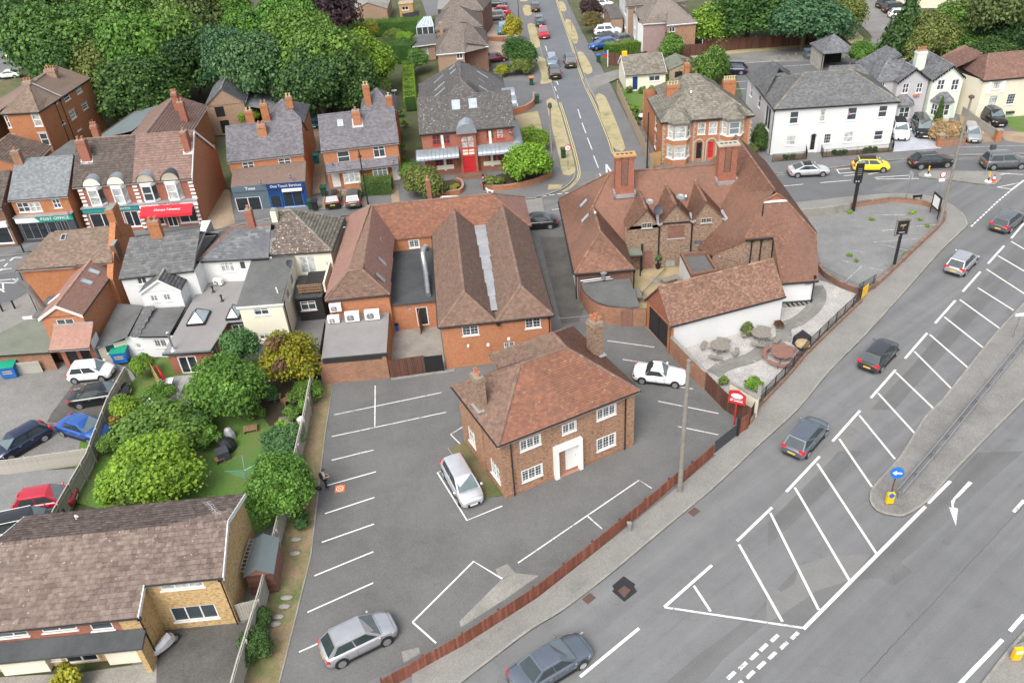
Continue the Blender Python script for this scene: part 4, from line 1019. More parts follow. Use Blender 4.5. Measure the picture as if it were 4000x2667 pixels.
# back range along the street and left wing: newer tiles
zr=6.4;P=lambda u,v,z:f(u,v,z)
A,B,Cc,D=f(-8.2,21.8,4.1),f(9.0,21.8,4.1),f(9.0,15.5,4.1),f(-3.85,15.45,4.1)
RL,RR=f(-5.5,18.3,zr),f(5.6,18.3,zr)
b.slope([D,f(-.3,15.45,4.1),Cc,RR,RL],'plainw','clay_o');b.slope([B,A,RL,RR],'plainw','clay_o');b.slope([Cc,B,RR],'plainw','clay_n')
RF=f(-6.45,7.3,6.3);RF2=f(-6.9,7.3,6.0)
b.slope([f(-9.15,5.75,4.1),f(-3.85,5.75,4.1),f(-5.9,7.1,5.95),f(-7.1,7.1,5.95)],'plainw','clay_b')
b.slope([f(-3.85,5.75,4.1),D,RL,f(-5.9,7.1,5.95)],'plain','clay_n');b.slope([A,f(-9.15,5.75,4.1),f(-7.1,7.1,5.95),RL],'plain','clay_n')
b.slope([f(-7.1,7.1,5.95),f(-5.9,7.1,5.95),RL],'plain','clay_b')
b.ridges([(f(-9.15,5.75,4.1),f(-7.1,7.1,5.95)),(f(-3.85,5.75,4.1),f(-5.9,7.1,5.95)),(f(-5.9,7.1,5.97),RL),(f(-7.1,7.1,5.95),f(-5.9,7.1,5.97)),(RL,RR),(A,RL),(B,RR)],'clay_b',.13)
b.gutter(f(-9.15,5.75,4.1),f(-3.85,5.75,4.1),fascia='blackt');b.gutter(f(-3.85,5.75,4.1),D,fascia='blackt')
TO(1000,700)
b.wall(f.xy(-9.0,5.95),f.xy(-4.0,5.95),0,zt,'br_orange');b.wall(f.xy(-4.0,5.95),f.xy(-4.0,15.6),0,zt,'br_orange');b.wall(f.xy(-8.0,21.6),f.xy(-9.0,5.95),0,zt,'br_orange')
b.wall(f.xy(-4.0,15.6),f.xy(-.1,15.6),0,zt,'br_orange',[(1043,412,1110,470,'geo2s')])
# flat black roof over the middle block and its door
b.wall(f.xy(-4.0,6.4),f.xy(-.3,6.4),0,2.62,'br_orange',[(1092,865,1172,1000,dict(name='doorway',frame='trim',glass='glass_d',nx=1,fw=.08,sill=False)),(1032,870,1056,892,'hatch')])
fl=MB();fl.box(f,-4.0,-.2,6.2,15.6,2.62,2.78);fl.build('flat_roof',b.root,M['felt_bk'])
dr=MB();p=f(-1.7,6.35);dr.hexa([(p.x+k*.9*-.12+d_*.05,p.y-k*.95,z)for z in(.05,2.1)for k,d_ in((0,0),(1,0),(1,1),(0,1))]);dr.build('open_door',b.root,M['wood_r'])
# extract duct
du=MB();pts=[f(-.62,12.6,4.35),f(-.85,12.1,4.75),f(-1.05,11.4,4.6),f(-1.0,10.6,3.9),f(-.9,9.4,3.45),f(-.85,7.9,3.2),f(-.8,6.8,3.0)]
du.path([tuple(x)for x in smooth([tuple(q)for q in pts],3)],.24,12)
for q in pts[3:6]:du.tube(q,q+Vector((0,.08,.02)),.28,12)
du.build('extract_duct',b.root,M['steel'],smooth=False)
for x,y in((868,428),(857,560),(847,670)):b.rooflight([f(-3.85,5.75,4.1),D,RL],(x,y),.5,.95,'sky_glass','steel')
b.rooflight([A,f(-9.15,5.75,4.1),RL],(643,582),.5,.95,'sky_glass','blackt')
TO(1700,700);p=f(8.55,.1);b.pipe(p.x,p.y,0,4)
tp=MB();p=f(2.6,19.0,5.3);tp.tube(p,p+Vector((0,0,.75)),.07,8);tp.build('soil_vent',b.root,M['blackt'])
for x,y,r in((225,1125,.1),(360,1118,.12),(500,1078,.11)):
 mb=MB();d=ray(x,y);k=(f.xy(0,.1)[1]+0-CAM.y)/d.y;q=CAM+d*k;mb.lathe(q-Vector((0,.15,.1)),[(r,0),(r,.14),(r*.7,.2)],8);mb.build('wall_lamp',b.root,M['wpaint'])
p=f(4.6,.05);mb=MB();mb.box(f,4.45,4.75,-.15,.18,3.75,3.95);mb.build('alarm_box',b.root,M['blackt'])
c=b.chimney(f,-.2,21.0,4.6,7.2,.42,.42,'br_red',1,capm='conc',flare=False)
b.done(singles=0)
# flat roofed annexe with the air conditioners, brick wall to the car park
TO(1000,700)
b=Bld('flat_roof_annexe','flat grey roofed brick store holding the row of air conditioner units','annexe',f.xy(-7,2.5))
b.wall(f.xy(-9.6,-.05),f.xy(-4.3,-.3),0,2.15,'br_old');b.wall(f.xy(-4.3,-.3),f.xy(-4.2,5.9),0,2.15,'br_orange');b.wall(f.xy(-9.6,5.9),f.xy(-9.6,-.05),0,2.15,'br_old')
mb=MB();mb.hexa([f(u,v,z)for z in(2.15,2.3)for u,v in((-9.3,.0),(-4.25,-.15),(-4.2,5.9),(-9.4,5.9))],M['felt']);mb.hexa([f(u,v,z)for z in(1.95,2.36)for u,v in((-9.2,-.12),(-4.2,-.3),(-4.2,-.1),(-9.2,.06))],M['blackw']);mb.build('flat_roof',b.root)
b.done()
def aircon(p,w,h,d,rz,lab,fans=1):
 t=thing('air_conditioner',lab,'air conditioner',p,'outdoor air conditioner units',rz);mb=MB();L=Fr(o=(p[0],p[1]),ang=0)
 mb.box(L,-w/2,w/2,-d/2,d/2,p[2]+.08,p[2]+h);mb.box(L,-w/2-.01,w/2+.01,-d/2-.01,d/2+.01,p[2]+h,p[2]+h+.03);mb.build('casing',t,M['wpaint'])
 g=MB();n=20;cx=-w*.12;r=min(h,w)*.36;cz=p[2]+h*.53
 for k in(r,r*.72,r*.44):
  ring=[(p[0]+cx+k*math.cos(2*math.pi*i/n),p[1]-d/2-.02,cz+k*math.sin(2*math.pi*i/n))for i in range(n+1)];g.path(ring,.012,4)
 for i in range(8):an=math.pi*i/4;g.tube((p[0]+cx,p[1]-d/2-.02,cz),(p[0]+cx+r*math.cos(an),p[1]-d/2-.02,cz+r*math.sin(an)),.009,4)
 g.build('fan_guard',t,M['steel']);
 bq('tube',((p[0]+cx,p[1]-d/2+.0,cz),(p[0]+cx,p[1]-d/2-.008,cz),r*.97,18,),'fan_recess',t,M['darkgreyw'])
 l=MB();[l.box(L,x-.04,x+.04,-d/2,d/2,p[2],p[2]+.08)for x in(-w*.35,w*.35)];l.build('foot',t,M['blackt']);return t
for(x,y,w,h,lab)in((532,985,.95,.62,'small white air conditioner left of the two on the flat roof edge'),(660,975,1.15,.85,'wide white air conditioner in the middle of the flat roof row'),(795,962,1.2,.85,'large white air conditioner at the right end of the row beside the dish')):
 p=G(x,y,2.31);aircon((p.x,p.y+.2,2.31),w,h,.4,.03,lab)
p=f(-8.45,5.72,2.9);aircon((p.x,p.y,3.0),.95,.72,.36,.05,'white air conditioner bracketed to the orange brick gable wall above the others')
# yard gate and fence
t=thing('board_gate','dark red-brown close boarded fence across the hall back yard','fence',(*f.xy(-3,-.25),0));P0,P1=Vector(f.xy(-4.2,-.3)),Vector(f.xy(-1.45,-.15));n_=19
me=None
for i in range(n_):
 q=MB();a=P0.lerp(P1,i/n_);c_=P0.lerp(P1,(i+.93)/n_);q.hexa([(x.x,x.y+y,z)for z in(.05,1.75)for x,y in((a,0),(c_,0),(c_,.03),(a,.03))]);q.build('board',t,M['fence_t'])
t=thing('metal_gate','black solid steel gate beside the orange brick hall wall','gate',(*f.xy(-.7,-.1),0));bq('box',(f,-1.4,-.02,-.15,-.1,.1,1.6,),'panel',t,M['blackt']);q=MB();q.box(f,-1.45,-1.38,-.2,-.05,0,1.65);q.box(f,-.06,.0,-.2,-.05,0,1.65);q.build('frame',t,M['blackt'])
sheet('yard',[f.xy(-4.3,-.2),f.xy(0.1,0),f.xy(-.2,6.4),f.xy(-4.2,6.4)],.05,'conc')
raised('threshold',[f.xy(-4.2,-.6),f.xy(.8,-.35),f.xy(.8,-.05),f.xy(-4.2,-.35)],.09,'conc',z0=-.02)
# ------------------------------------------------------------ the pub
TO(2200,500)
b=Bld('tiled_pub','rambling old pub with steep red tiled roofs, three brick gables and ornate stacks','pub',(15,68))
w=WF
def PL(*pts):return[Vector(p)for p in pts]
NWc=(5.8,77.0,2.9);RWs=(10.2,71.8,7.55);REs=(23.3,72.0,7.55)
b.slope(PL((5.8,66.5,2.9),(11.1,66.5,2.9),(20.2,66.5,2.9),(23.3,66.5,2.9),REs,RWs),'plain','clay_pub')
b.slope(PL((26.5,77.2,2.9),NWc,RWs,REs),'plain','clay_pub')
b.slope(PL(NWc,(5.8,61.8,2.9),(8.35,64.3,5.5),(8.35,69.4,5.5),RWs),'plain','clay_pub')
b.slope(PL((5.8,61.8,2.9),(10.95,61.8,2.9),(8.35,64.3,5.5)),'plain','clay_pub')
b.slope(PL((10.95,61.8,2.9),(10.95,69.5,2.9),(8.35,69.4,5.5),(8.35,64.3,5.5)),'plain','clay_pub')
b.ridges([(Vector((5.8,61.8,2.9)),Vector((8.35,64.3,5.5))),(Vector((10.95,61.8,2.9)),Vector((8.35,64.3,5.5))),(Vector((8.35,64.3,5.5)),Vector((8.35,69.4,5.5))),(Vector((8.35,69.4,5.5)),Vector(RWs)),(Vector(RWs),Vector(REs)),(Vector(NWc),Vector(RWs))],'clay_pub',.12)
# three gables over the yard
GX=[(11.15,13.95,4.45,6.2,12.75),(13.95,16.95,4.75,6.45,15.3),(16.95,19.85,4.75,6.5,18.0)]
for x0,x1,ze,za,xm in GX:
 yb=66.5+(za-2.9)/.88+.1;yf=66.3
 b.slope(PL((x0-.12,yf,ze-.1),(x0-.12,yb,ze-.1),(xm,yb,za),(xm,yf,za)),'plain','clay_pub',th=.08);b.slope(PL((x1+.05,yb,ze-.1),(x1+.05,yf,ze-.1),(xm,yf,za),(xm,yb,za)),'plain','clay_pub',th=.08)
 b.ridges([(Vector((xm,yf,za+.02)),Vector((xm,yb,za+.02)))],'clay_pub',.13)
 b.walls.add([(x0,66.48,ze-.2),(x1,66.48,ze-.2),(xm,66.48,za-.06)],[(0,1,2)],M['br_pub'])
b.wall((10.9,66.48),(19.85,66.48),0,4.55,'br_pub',[(712,660,825,755,dict(nx=3,ny=(.25,.5,.75),frame='wood_r',glass='wood_r',sillm='sill',fw=.06)),(545,835,608,960,'door_br'),(695,893,762,945,dict(nx=2,fw=.05,frame='steel',glass='lead',name='boarded_window',pane='board',sill=False)),(890,765,962,800,dict(nx=2,fw=.05,frame='steel',glass='slateblue',name='boarded_window',pane='board',sill=False)),(818,820,858,840,'hatch')])
for bx in((535,645,606,684),(938,612,1010,648)):b.winon((10.9,66.48),(19.85,66.48),bx,'blackwin')
for x0,x1 in((13.95,14.05),(16.9,17.05)):
 b.pipe(x0,66.35,0,4.6,r=.07)
for xx in(13.95,16.95,19.8):
 lb=MB();lb.add([(xx-.28,66.2,4.72),(xx+.28,66.2,4.72),(xx+.1,67.5,5.0),(xx-.1,67.5,5.0),(xx,66.2,4.5)],[(0,1,2,3),(4,1,0)]);lb.build('lead_valley',b.root,M['lead'])
b.gutter(Vector((13.95,66.42,4.72)),Vector((16.95,66.42,4.72)),fascia='blackt')
# east range: ridge, gablet, catslides
R1,R2=(23.2,64.2,8.15),(23.3,77.0,8.15)
b.slope(PL(R2,(17.6,77,2.0),(17.6,66.0,2.0),(18.2,63.5,2.65),(20.3,61.6,5.0),(22.2,63.65,7.2),R1),'plain','clay_pub')
b.slope(PL((26.3,61.45,5.2),(26.5,77,5.2),R2,R1,(24.05,63.65,7.2)),'plain','clay_pub')
b.slope(PL((20.2,61.55,5.15),(22.6,61.55,5.15),(22.75,58.75,2.22),(25.9,58.75,2.22),(26.25,61.45,5.05),(24.0,63.65,7.45),(22.2,63.65,7.45)),'plain','clay_pub')
b.ridges([(Vector(R1),Vector(R2)),(Vector((24.0,63.65,7.45)),Vector((26.25,61.45,5.1))),(Vector((22.2,63.65,7.3)),Vector((20.3,61.6,5.1))),(Vector((23.2,63.6,8.1)),Vector((22.1,63.6,7.45))),(Vector((23.2,63.6,8.1)),Vector((24.1,63.6,7.45)))],'clay_pub',.12)
b.walls.add([(22.3,63.62,7.4),(24.0,63.62,7.4),(23.2,63.62,8.1)],[(0,1,2)],M['br_red']);bq('box',(w,22.15,24.1,63.4,63.62,7.36,7.46,),'gablet_board',b.root,M['trim'])
b.wall((18.15,63.45),(20.35,61.75),0,2.6,'br_pub');b.walls.add([(18.15,63.45,2.55),(20.35,61.75,2.55),(20.35,61.75,4.9)],[(0,1,2)],M['br_pub']);b.wall((17.7,66.4),(18.15,63.45),0,2.1,'br_pub')
b.wall((20.35,61.75),(22.7,61.75),0,5.0,'br_pub',[(1262,895,1295,920,'hatch')])
b.walls.add([(22.8,61.75,0),(22.8,58.95,0),(22.8,58.95,2.15),(22.8,61.75,5.0)],[(0,1,2,3)],M['br_pub'])
b.wall((22.8,58.95),(25.7,58.95),0,2.15,'white',[(1645,1045,1690,1070,'hatch')]);b.walls.add([(25.7,58.95,0),(26.2,61.6,0),(26.2,61.6,5.0),(25.7,58.95,2.15)],[(0,1,2,3)],M['white']);b.wall((26.2,61.6),(26.3,77),0,5.1,'white')
b.wall((26.3,77),(6.1,76.9),0,2.85,'white');b.wall((6.1,76.9),(6.1,62.0),0,2.85,'white');b.wall((6.1,62.05),(10.75,62.05),0,2.85,'br_dark');b.wall((10.75,62.05),(10.9,66.48),0,2.85,'br_dark',[('r',1.1,1.8,.1,2.0,'door_w')])
bq('box',(w,22.78,25.75,58.88,58.95,0,.22,),'plinth',b.root,M['darkgreyw'])
for(x,y)in((20.9,61.66),(21.7,61.66),(25.6,58.86),(5.98,62.3),(11.0,62.1)):b.pipe(x,y,0,2.6 if y<60 or x<12 else 4.9,r=.06)
b.gutter(Vector((5.8,61.75,2.9)),Vector((10.95,61.75,2.9)),fascia='blackt');b.gutter(Vector((22.75,58.7,2.22)),Vector((25.9,58.7,2.22)),fascia='blackt');b.gutter(Vector((20.3,61.5,5.1)),Vector((22.6,61.5,5.1)),fascia='blackt');b.gutter(Vector((5.75,76.5,2.9)),Vector((5.75,61.8,2.9)),fascia='blackt')
# ornate stacks: clustered octagonal shafts over a plain base
def stack(cx,cy,z0,z1,lab,lich):
 mb=MB();L=Fr(o=(cx,cy),ang=.02)
 mb.box(L,-.85,.85,-.42,.42,z0,z0+1.0,M['br_red'])
 for k in(-.58,0,.58):
  ww=.27;mb.box(L,k-ww,k+ww,-.36,.36,z0+1.0,z1-.55,M['br_red' if k else 'br_dark'])
  for j in range(3):mb.box(L,k-ww-.04*(j+1),k+ww+.04*(j+1),-.38-.04*j,.38+.04*j,z1-.55+j*.13,z1-.43+j*.13,M['br_red'])
 mb.box(L,-1.0,1.0,-.5,.5,z1-.16,z1,M['stone_b' if not lich else 'fence_n'])
 c=mb.build('chimney',b.root,label=lab)
 for k in(-.6,-.2,.2,.6):
  bq('box',(L,k-.13,k+.13,-.13,.13,z1,z1+.012,),'flue',c,M['blackt'])
 lf=MB();lf.box(L,-1.0,1.0,-.62,-.42,z0-.1,z0+.22);lf.box(L,-1.0,-.85,-.62,.4,z0-.1,z0+.5);lf.box(L,.85,1.0,-.62,.4,z0-.1,z0+.5);lf.build('lead_apron',c,M['lead'])
stack(11.35,70.3,5.95,9.9,'left ornate red brick stack with an orange lichened cap',1);stack(20.85,70.9,6.2,9.9,'right ornate red brick stack with a pale stone cap',0)
TO(1700,700)
for x,y in((1012,162),(1022,265)):b.rooflight(PL(NWc,(5.8,61.8,2.9),RWs),(x,y),.45,.95,'sky_glass','lead')
q=MB();q.lathe((8.3,67.2,5.45),[(.1,0),(.1,.35),(.16,.4),(.05,.55)],8);q.lathe((16.9,69.3,5.3),[(.1,0),(.1,.4),(.17,.45),(.05,.6)],8);q.build('roof_vent',b.root,M['steel'])
def dish(p,r,m,aim=(-.5,-.8,.3),pole=.5,parent=None,name='satellite_dish'):
 mb=MB();a=Vector(aim).normalized();t=a.cross(Vector((0,0,1))).normalized();u=t.cross(a);vs=[];n=12
 for k in(0,.5,1):
  for i in range(n):an=2*math.pi*i/n;vs.append(Vector(p)+t*math.cos(an)*r*k+u*math.sin(an)*r*k*1.08+a*(k*k*r*.25))
 mb.add(vs,[(j*n+i,j*n+(i+1)%n,(j+1)*n+(i+1)%n,(j+1)*n+i)for j in(0,1)for i in range(n)]);mb.tube(Vector(p),Vector(p)+a*r*.9-u*r*.4,.015,4);mb.tube(Vector(p),Vector(p)-Vector((0,0,pole)),.02,5)
 return mb.build(name,parent,M[m],smooth=False)
dish((13.1,66.9,6.6),.34,'steel',(0,-.25,1),.6,b.root);dish((13.75,66.3,6.1),.42,'darkgreyw',(.1,-1,.45),.7,b.root);dish((15.75,66.6,6.95),.38,'steel',(0,-.25,1),1.2,b.root)
bq('tube',((18.6,63.0,2.7),(19.6,63.6,3.9),.05,6,),'loose_batten',b.root,M['fence_n'])
bq('tube',((21.9,62.8,6.0),(21.9,62.8,7.6),.05,6,),'soil_vent',b.root,M['blackt'])
# yard lean-to porch
q=MB();q.box(w,10.9,12.3,65.2,66.4,2.25,2.4,M['felt_g']);q.box(w,12.1,12.2,65.3,65.4,0,2.25,M['blackt']);q.box(w,12.35,12.5,66.2,66.4,0,2.8,M['blackt']);q.build('lean_to',b.root)
b.done(singles=280)
# curved brick cellar store
TO(2200,500)
b=Bld('cellar_store','curved brick store with a dark flat felt roof at the pub corner','outbuilding',(8.5,59))
pts=[(10.45,56.5),(10.45,62.0),(6.3,62.0),(6.3,61.0),(6.55,59.6),(7.1,58.5),(7.9,57.8),(8.9,57.3)];zr=2.05
pp=[(6.4,61.9)]+smooth([(6.45,60.9),(6.7,59.7),(7.3,58.6),(8.2,57.9),(9.3,57.55)],3)+[(11.2,57.1)]
for a,c_ in zip(pp[:-1],pp[1:]):b.wall(a,c_,0,1.75,'br_old')
mb=MB();rp=[(6.35,61.7)]+smooth([(6.4,60.7),(6.7,59.6),(7.3,58.6),(8.2,57.9)],2)+[(10.0,57.25),(10.7,57.35),(10.6,61.95)];mb.prism(rp,1.8,1.95,M['felt_d'],bottom=True);mb.build('flat_roof',b.root)
bq('box',(w,9.25,10.1,57.3,57.42,.0,1.62,),'door',b.root,M['wood_r'])
q=MB();q.path([(6.3,61.75,2.15),(8.9,61.8,2.3)],.08,6);q.path([(6.5,61.55,2.1),(9.1,61.65,2.2)],.05,6);q.lathe((8.3,61.7,2.2),[(.2,0),(.2,.5),(.3,.55),(.32,.66),(.05,.74)],12);q.build('extract_cowl',b.root,M['steel'])
b.done()
b=Bld('lift_shed','small white rendered box with parapet and flat felt roof in the pub yard','outbuilding',(16.8,63.3))
P4=[(15.75,61.1),(18.2,61.5),(18.0,65.0),(15.65,65.1)]
for i in range(4):b.wall(P4[i],P4[(i+1)%4],0,2.0,'white')
mb=MB();c0=Vector((16.9,63.2));inn=[tuple(Vector(p).lerp(c0,.17))for p in P4]
mb.prism(inn,1.9,2.02,M['felt_d'])
for i in range(4):
 j=(i+1)%4;mb.hexa([(x[0],x[1],z)for z in(1.96,2.32)for x in(P4[i],P4[j],inn[j],inn[i])],M['br_dark'])
mb.build('parapet',b.root);b.done()
# ------------------------------------------------------------ garage outbuilding with the long white wall
b=Bld('pub_garage','long tiled outbuilding with white side wall and black garage doors in a brick gable','outbuilding',(16.5,57))
f=Fr((730,1350),(1515,1145),2.6);L=f.L;Wd=4.45
r=b.rectroof(f,0,L,0,Wd,2.6,4.95,'plain','clay_gar',i0=0,i1=0,gab=('br_red',.2),fascia='blackt')
b.wall(f.xy(.15,.15),f.xy(L-.15,.15),0,2.55,'white');b.wall(f.xy(L-.15,.15),f.xy(L-.15,Wd-.15),0,2.55,'white');b.wall(f.xy(L-.15,Wd-.15),f.xy(.15,Wd-.15),0,2.55,'br_red');b.wall(f.xy(.15,Wd-.15),f.xy(.15,.15),0,2.55,'br_orange2',[('r',.5,3.65,.02,2.3,'garage')])
bq('box',(f,.02,.3,.0,.22,0,2.5,),'brick_pier',b.root,M['br_orange2']);p=f(.0,-.02);b.pipe(p.x,p.y,0,2.5,'rust');b.done()
# ------------------------------------------------------------ pale stone houses at the bottom left
TO(0,1767)
f=Fr((965,905),(1510,850),4.1)
b=Bld('stone_house','yellow stone block house with low brown concrete tile roof at the bottom left','house',f.xy(-1,3))
zr=5.12
A,B,Cc,D,E1,E2=f(.1,0,4.1),f(4.33,0,4.1),f(4.33,6.3,4.1),f(-8.75,6.2,4.1),f(-8.95,3.15,zr),f(4.2,3.15,zr)
Lz=4.1-1.65*.325
b.slope([A,B,E2,f(.1,3.15,zr)],'roll','conc_b');b.slope([f(-11,-1.65,Lz),f(.1,-1.65,Lz),f(.1,3.15,zr),f(-11,3.15,zr)],'roll','conc_b');b.slope([Cc,D,E1,E2],'roll','conc_b')
b.ridges([(E1,E2)],'conc_b',.13)
b.gutter(A,B);b.gutter(f(-11,-1.65,Lz),f(.1,-1.65,Lz),fascia='blackt')
for a,c_ in((B,E2),(E2,Cc),(f(.1,-1.65,Lz),A),(D,E1)):
 d=(c_-a).normalized();n_=Vector((d.y,-d.x,0)).normalized();X=[p+n_*k+Vector((0,0,z))for z in(-.24,.05)for p,k in((a,.0),(c_,.0),(c_,.05),(a,.05))];b.gut.hexa(X,M['upvc'])
b.wall(f.xy(.0,.2),f.xy(4.15,.2),0,3.98,'stone_y',[(1083,872,1390,942,'cas3'),(1162,1026,1482,1155,'cas3')])
b.wall(f.xy(4.15,.2),f.xy(4.15,6.1),0,4.0,'stone_y');b.walls.add([f(4.15,.2,4),f(4.15,6.1,4),f(4.15,3.15,5.0)],[(0,1,2)],M['stone_y'])
b.wall(f.xy(4.15,6.1),f.xy(-8.7,6.0),0,4.0,'stone_y');b.wall(f.xy(0,-1.45),f.xy(.0,.2),0,3.5,'stone_y')
b.wall(f.xy(-11,-1.45),f.xy(-1.1,-1.45),2.35,3.5,'br_red',[(-120,1212,200,1275,'cas3'),(275,1172,528,1228,'cas2'),(608,1140,768,1215,'cas1')]);b.wall(f.xy(-1.1,-1.45),f.xy(0,-1.45),0,3.5,'stone_y')
b.wall(f.xy(-11,-1.45),f.xy(-1.1,-1.45),0,2.35,'stone_y',[('r',1.0,2.6,.9,1.9,'cas2'),('r',3.6,5.9,.5,2.0,'cas2'),('r',6.1,7.9,.08,2.05,'french'),('r',8.2,9.7,1.0,1.9,'cas2')])
q=MB();q.hexa([f(u,v,z)for z,k in((2.2,0),(2.32,1))for u,v in((-11,-2.5),(.15,-2.5),(.15,-1.5),(-11,-1.5))]);
q=MB();q.add([f(-11,-2.55,2.2),f(.15,-2.55,2.2),f(.15,-1.5,2.5),f(-11,-1.5,2.5),f(-11,-2.55,2.05),f(.15,-2.55,2.05),f(.15,-1.5,2.35),f(-11,-1.5,2.35)],[(0,1,2,3),(4,5,1,0),(5,6,2,1),(7,6,5,4)]);q.build('canopy',b.root,M['felt_bk'])
bq('box',(f,-.25,.05,-2.5,-1.6,0,2.05,),'porch_wall',b.root,M['stone_y'])
for u0 in(-8.1,-2.4):bq('box',(f,u0-.1,u0+(2.4 if u0<-5 else 2.0),-1.75,-1.46,0,.95,),'bay_panel',b.root,M['cream'])
p=f(4.1,.08);b.pipe(p.x,p.y,0,4.0);p=f(.1,-1.6);b.pipe(p.x,p.y,0,3.5)
q=MB();p=f(-5.2,5.2,4.45);q.path([p,p+Vector((0,0,.3)),p+Vector((.25,-.1,.3))],.05,6);q.build('vent_pipe',b.root,M['upvc'])
an=MB();p=f(3.7,3.3,5.1);an.tube(p,p+Vector((0,0,1.3)),.02,5);e0=p+Vector((-.35,.1,1.4));e1=p+Vector((.35,-.55,1.05));an.tube(e0,e1,.014,5)
for i in range(9):m_=e0.lerp(e1,i/8);an.tube(m_+Vector((-.16,-.08,0)),m_+Vector((.16,.08,0)),.008,4)
an.build('aerial',b.root,M['steel']);b.done(singles=290)
# shed beside it, with ladder
TO(900,1767)
b=Bld('garden_shed','small garden shed with green-grey felt roof and red-brown boards by the stone house','shed',(-15.7,33.6))
f2=Fr(o=(-16.35,32.35),ang=.06);Ls=2.55;Ws=1.55
for i in range(9):
 bq('box',(f2,0,Ws,-.02-.0,.0,.1+i*.18,.27+i*.18,),'board',b.root,M['fence_t'])
b.wall(f2.xy(Ws,0),f2.xy(Ws,Ls),0,1.75,'wood_r');b.wall(f2.xy(0,Ls),f2.xy(0,0),0,1.75,'wood_r');b.wall(f2.xy(Ws,Ls),f2.xy(0,Ls),0,1.75,'wood_r');b.walls.add([f2(0,0,1.7),f2(Ws,0,1.7),f2(Ws/2,0,2.2)],[(0,1,2)],M['wood_r'])
q=MB()
for s_,(a,c_)in enumerate(((-.1,Ws/2),(Ws+.1,Ws/2))):q.hexa([f2(u,v,z+k)for k in(0,.04)for u,v,z in((a,-.1,1.72),(c_,-.1,2.25),(c_,Ls+.1,2.25),(a,Ls+.1,1.72))])
q.build('roof',b.root,M['felt_s']);b.done()
t=thing('ladder','grey metal ladder lying along the shed roof edge','ladder',(-16.5,33.6,1.8));q=MB();
for dx in(0,.3):q.tube((-16.75+dx,32.5,1.85),(-16.6+dx,35.0,2.0),.025,5)
q.build('rail',t,M['steel']);q=MB()
for i in range(9):y=32.65+i*.28;q.tube((-16.75+i*.017,y,1.86+i*.017),(-16.45+i*.017,y,1.86+i*.017),.018,5)
q.build('rung',t,M['steel'])
# ------------------------------------------------------------ terrace and yards west of the hall
def box4(b,P4,z0,z1,m,wins=None):
 for i in range(4):b.wall(P4[i],P4[(i+1)%4],z0,z1,m,(wins or{}).get(i,()))
def flat(b,pts,z,m,th=.14,edge=None,name='flat_roof'):
 q=MB();q.prism(pts,z-th,z,M[edge or m],M[m],bottom=True);q.build(name,b.root)
TO(0,800)
b=Bld('corner_house','brown hip-roofed brick building behind the new red tiled extension','building',(-40,68))
f=Fr((105,445),(505,405),5.0);Wd=6.6
A,B_,Cc,D=f(0,0,5),f(8.8,-.6,5),f(8.3,6.5,5),f(.6,6.6,5);E1,E2=f(2.5,3.6,6.6),f(7.9,3.2,6.9)
b.slope([A,B_,E2,E1],'plainw','clay_hip');b.slope([Cc,D,E1,E2],'plainw','clay_hip');b.slope([D,A,E1],'plainw','clay_hip');b.ridges([(A,E1),(D,E1),(E1,E2)],'clay_hip');b.gutter(A,f(5.2,-.35,5))
b.wall(f.xy(.25,.25),f.xy(8.8,-.35),0,4.9,'br_orange2');b.wall(f.xy(.8,6.4),f.xy(.25,.25),0,4.9,'br_orange2');b.wall(f.xy(8.3,6.4),f.xy(.8,6.4),0,4.9,'br_orange2')
q=MB();P0=f(8.55,-1.2);q.add([f(8.35,-2.0,4.2),f(8.9,-2.0,4.2),f(8.6,3.3,7.3),f(8.05,3.3,7.3),f(8.35,-2.0,0),f(8.9,-2.0,0),f(8.4,6.6,5.3),f(7.9,6.6,5.3),f(8.4,6.6,0)],[(0,1,2,3),(4,5,1,0),(3,2,6,7),(5,8,6,2,1)],M['br_orange2']);q.build('party_wall',b.root)
b.chimney(f,8.35,4.0,5.8,8.1,.7,1.6,'br_orange2',0,flare=True);b.chimney(f,8.75,1.0,4.6,6.2,.45,1.1,'br_dark',0,flare=False)
b.rooflight([A,B_,E2],(432,222),.5,.7,'glass_d','lead');p=f(.15,.15);b.pipe(p.x,p.y,0,4.9);b.done()
# new extension with red roof
b=Bld('red_extension','new orange brick extension with pink-red tiled gable roof and two rooflights','house',(-37,63))
ze=4.25;xl,xr=-38.75,-35.05;y0,y1=58.95,66.6;zr=5.35;xm=(xl+xr)/2
A,B_,Cc,D,E1,E2=[Vector(p)for p in((xl,y0,ze),(xr,y0,ze),(xr+.05,y1,ze),(xl,y1+1.2,ze),(xm,y0,zr),(xm,y1+.8,zr))]
b.slope([B_,Cc,E2,E1],'plain','clay_n');b.slope([D,A,E1,E2],'plain','clay_n');b.ridges([(E1,E2)],'clay_n',.12);b.gutter(B_,Cc,fascia='blackt')
b.wall((xl+.15,y0+.15),(xr-.12,y0+.15),0,ze-.05,'br_orange',[(388,772,510,848,'cas2')]);b.walls.add([(xl+.15,y0+.15,ze-.1),(xr-.12,y0+.15,ze-.1),(xm,y0+.15,zr-.08)],[(0,1,2)],M['br_orange'])
b.wall((xr-.12,y0+.15),(xr-.1,y1),0,ze-.05,'br_orange');b.wall((xl+.15,y1),(xl+.15,y0+.15),0,ze,'br_orange')
for a,c_ in((A,E1),(E1,B_)):
 X=[p+Vector((0,k,z))for z in(-.26,.0)for p,k in((a,-.03),(c_,-.03),(c_,.03),(a,.03))];b.gut.hexa(X,M['upvc'])
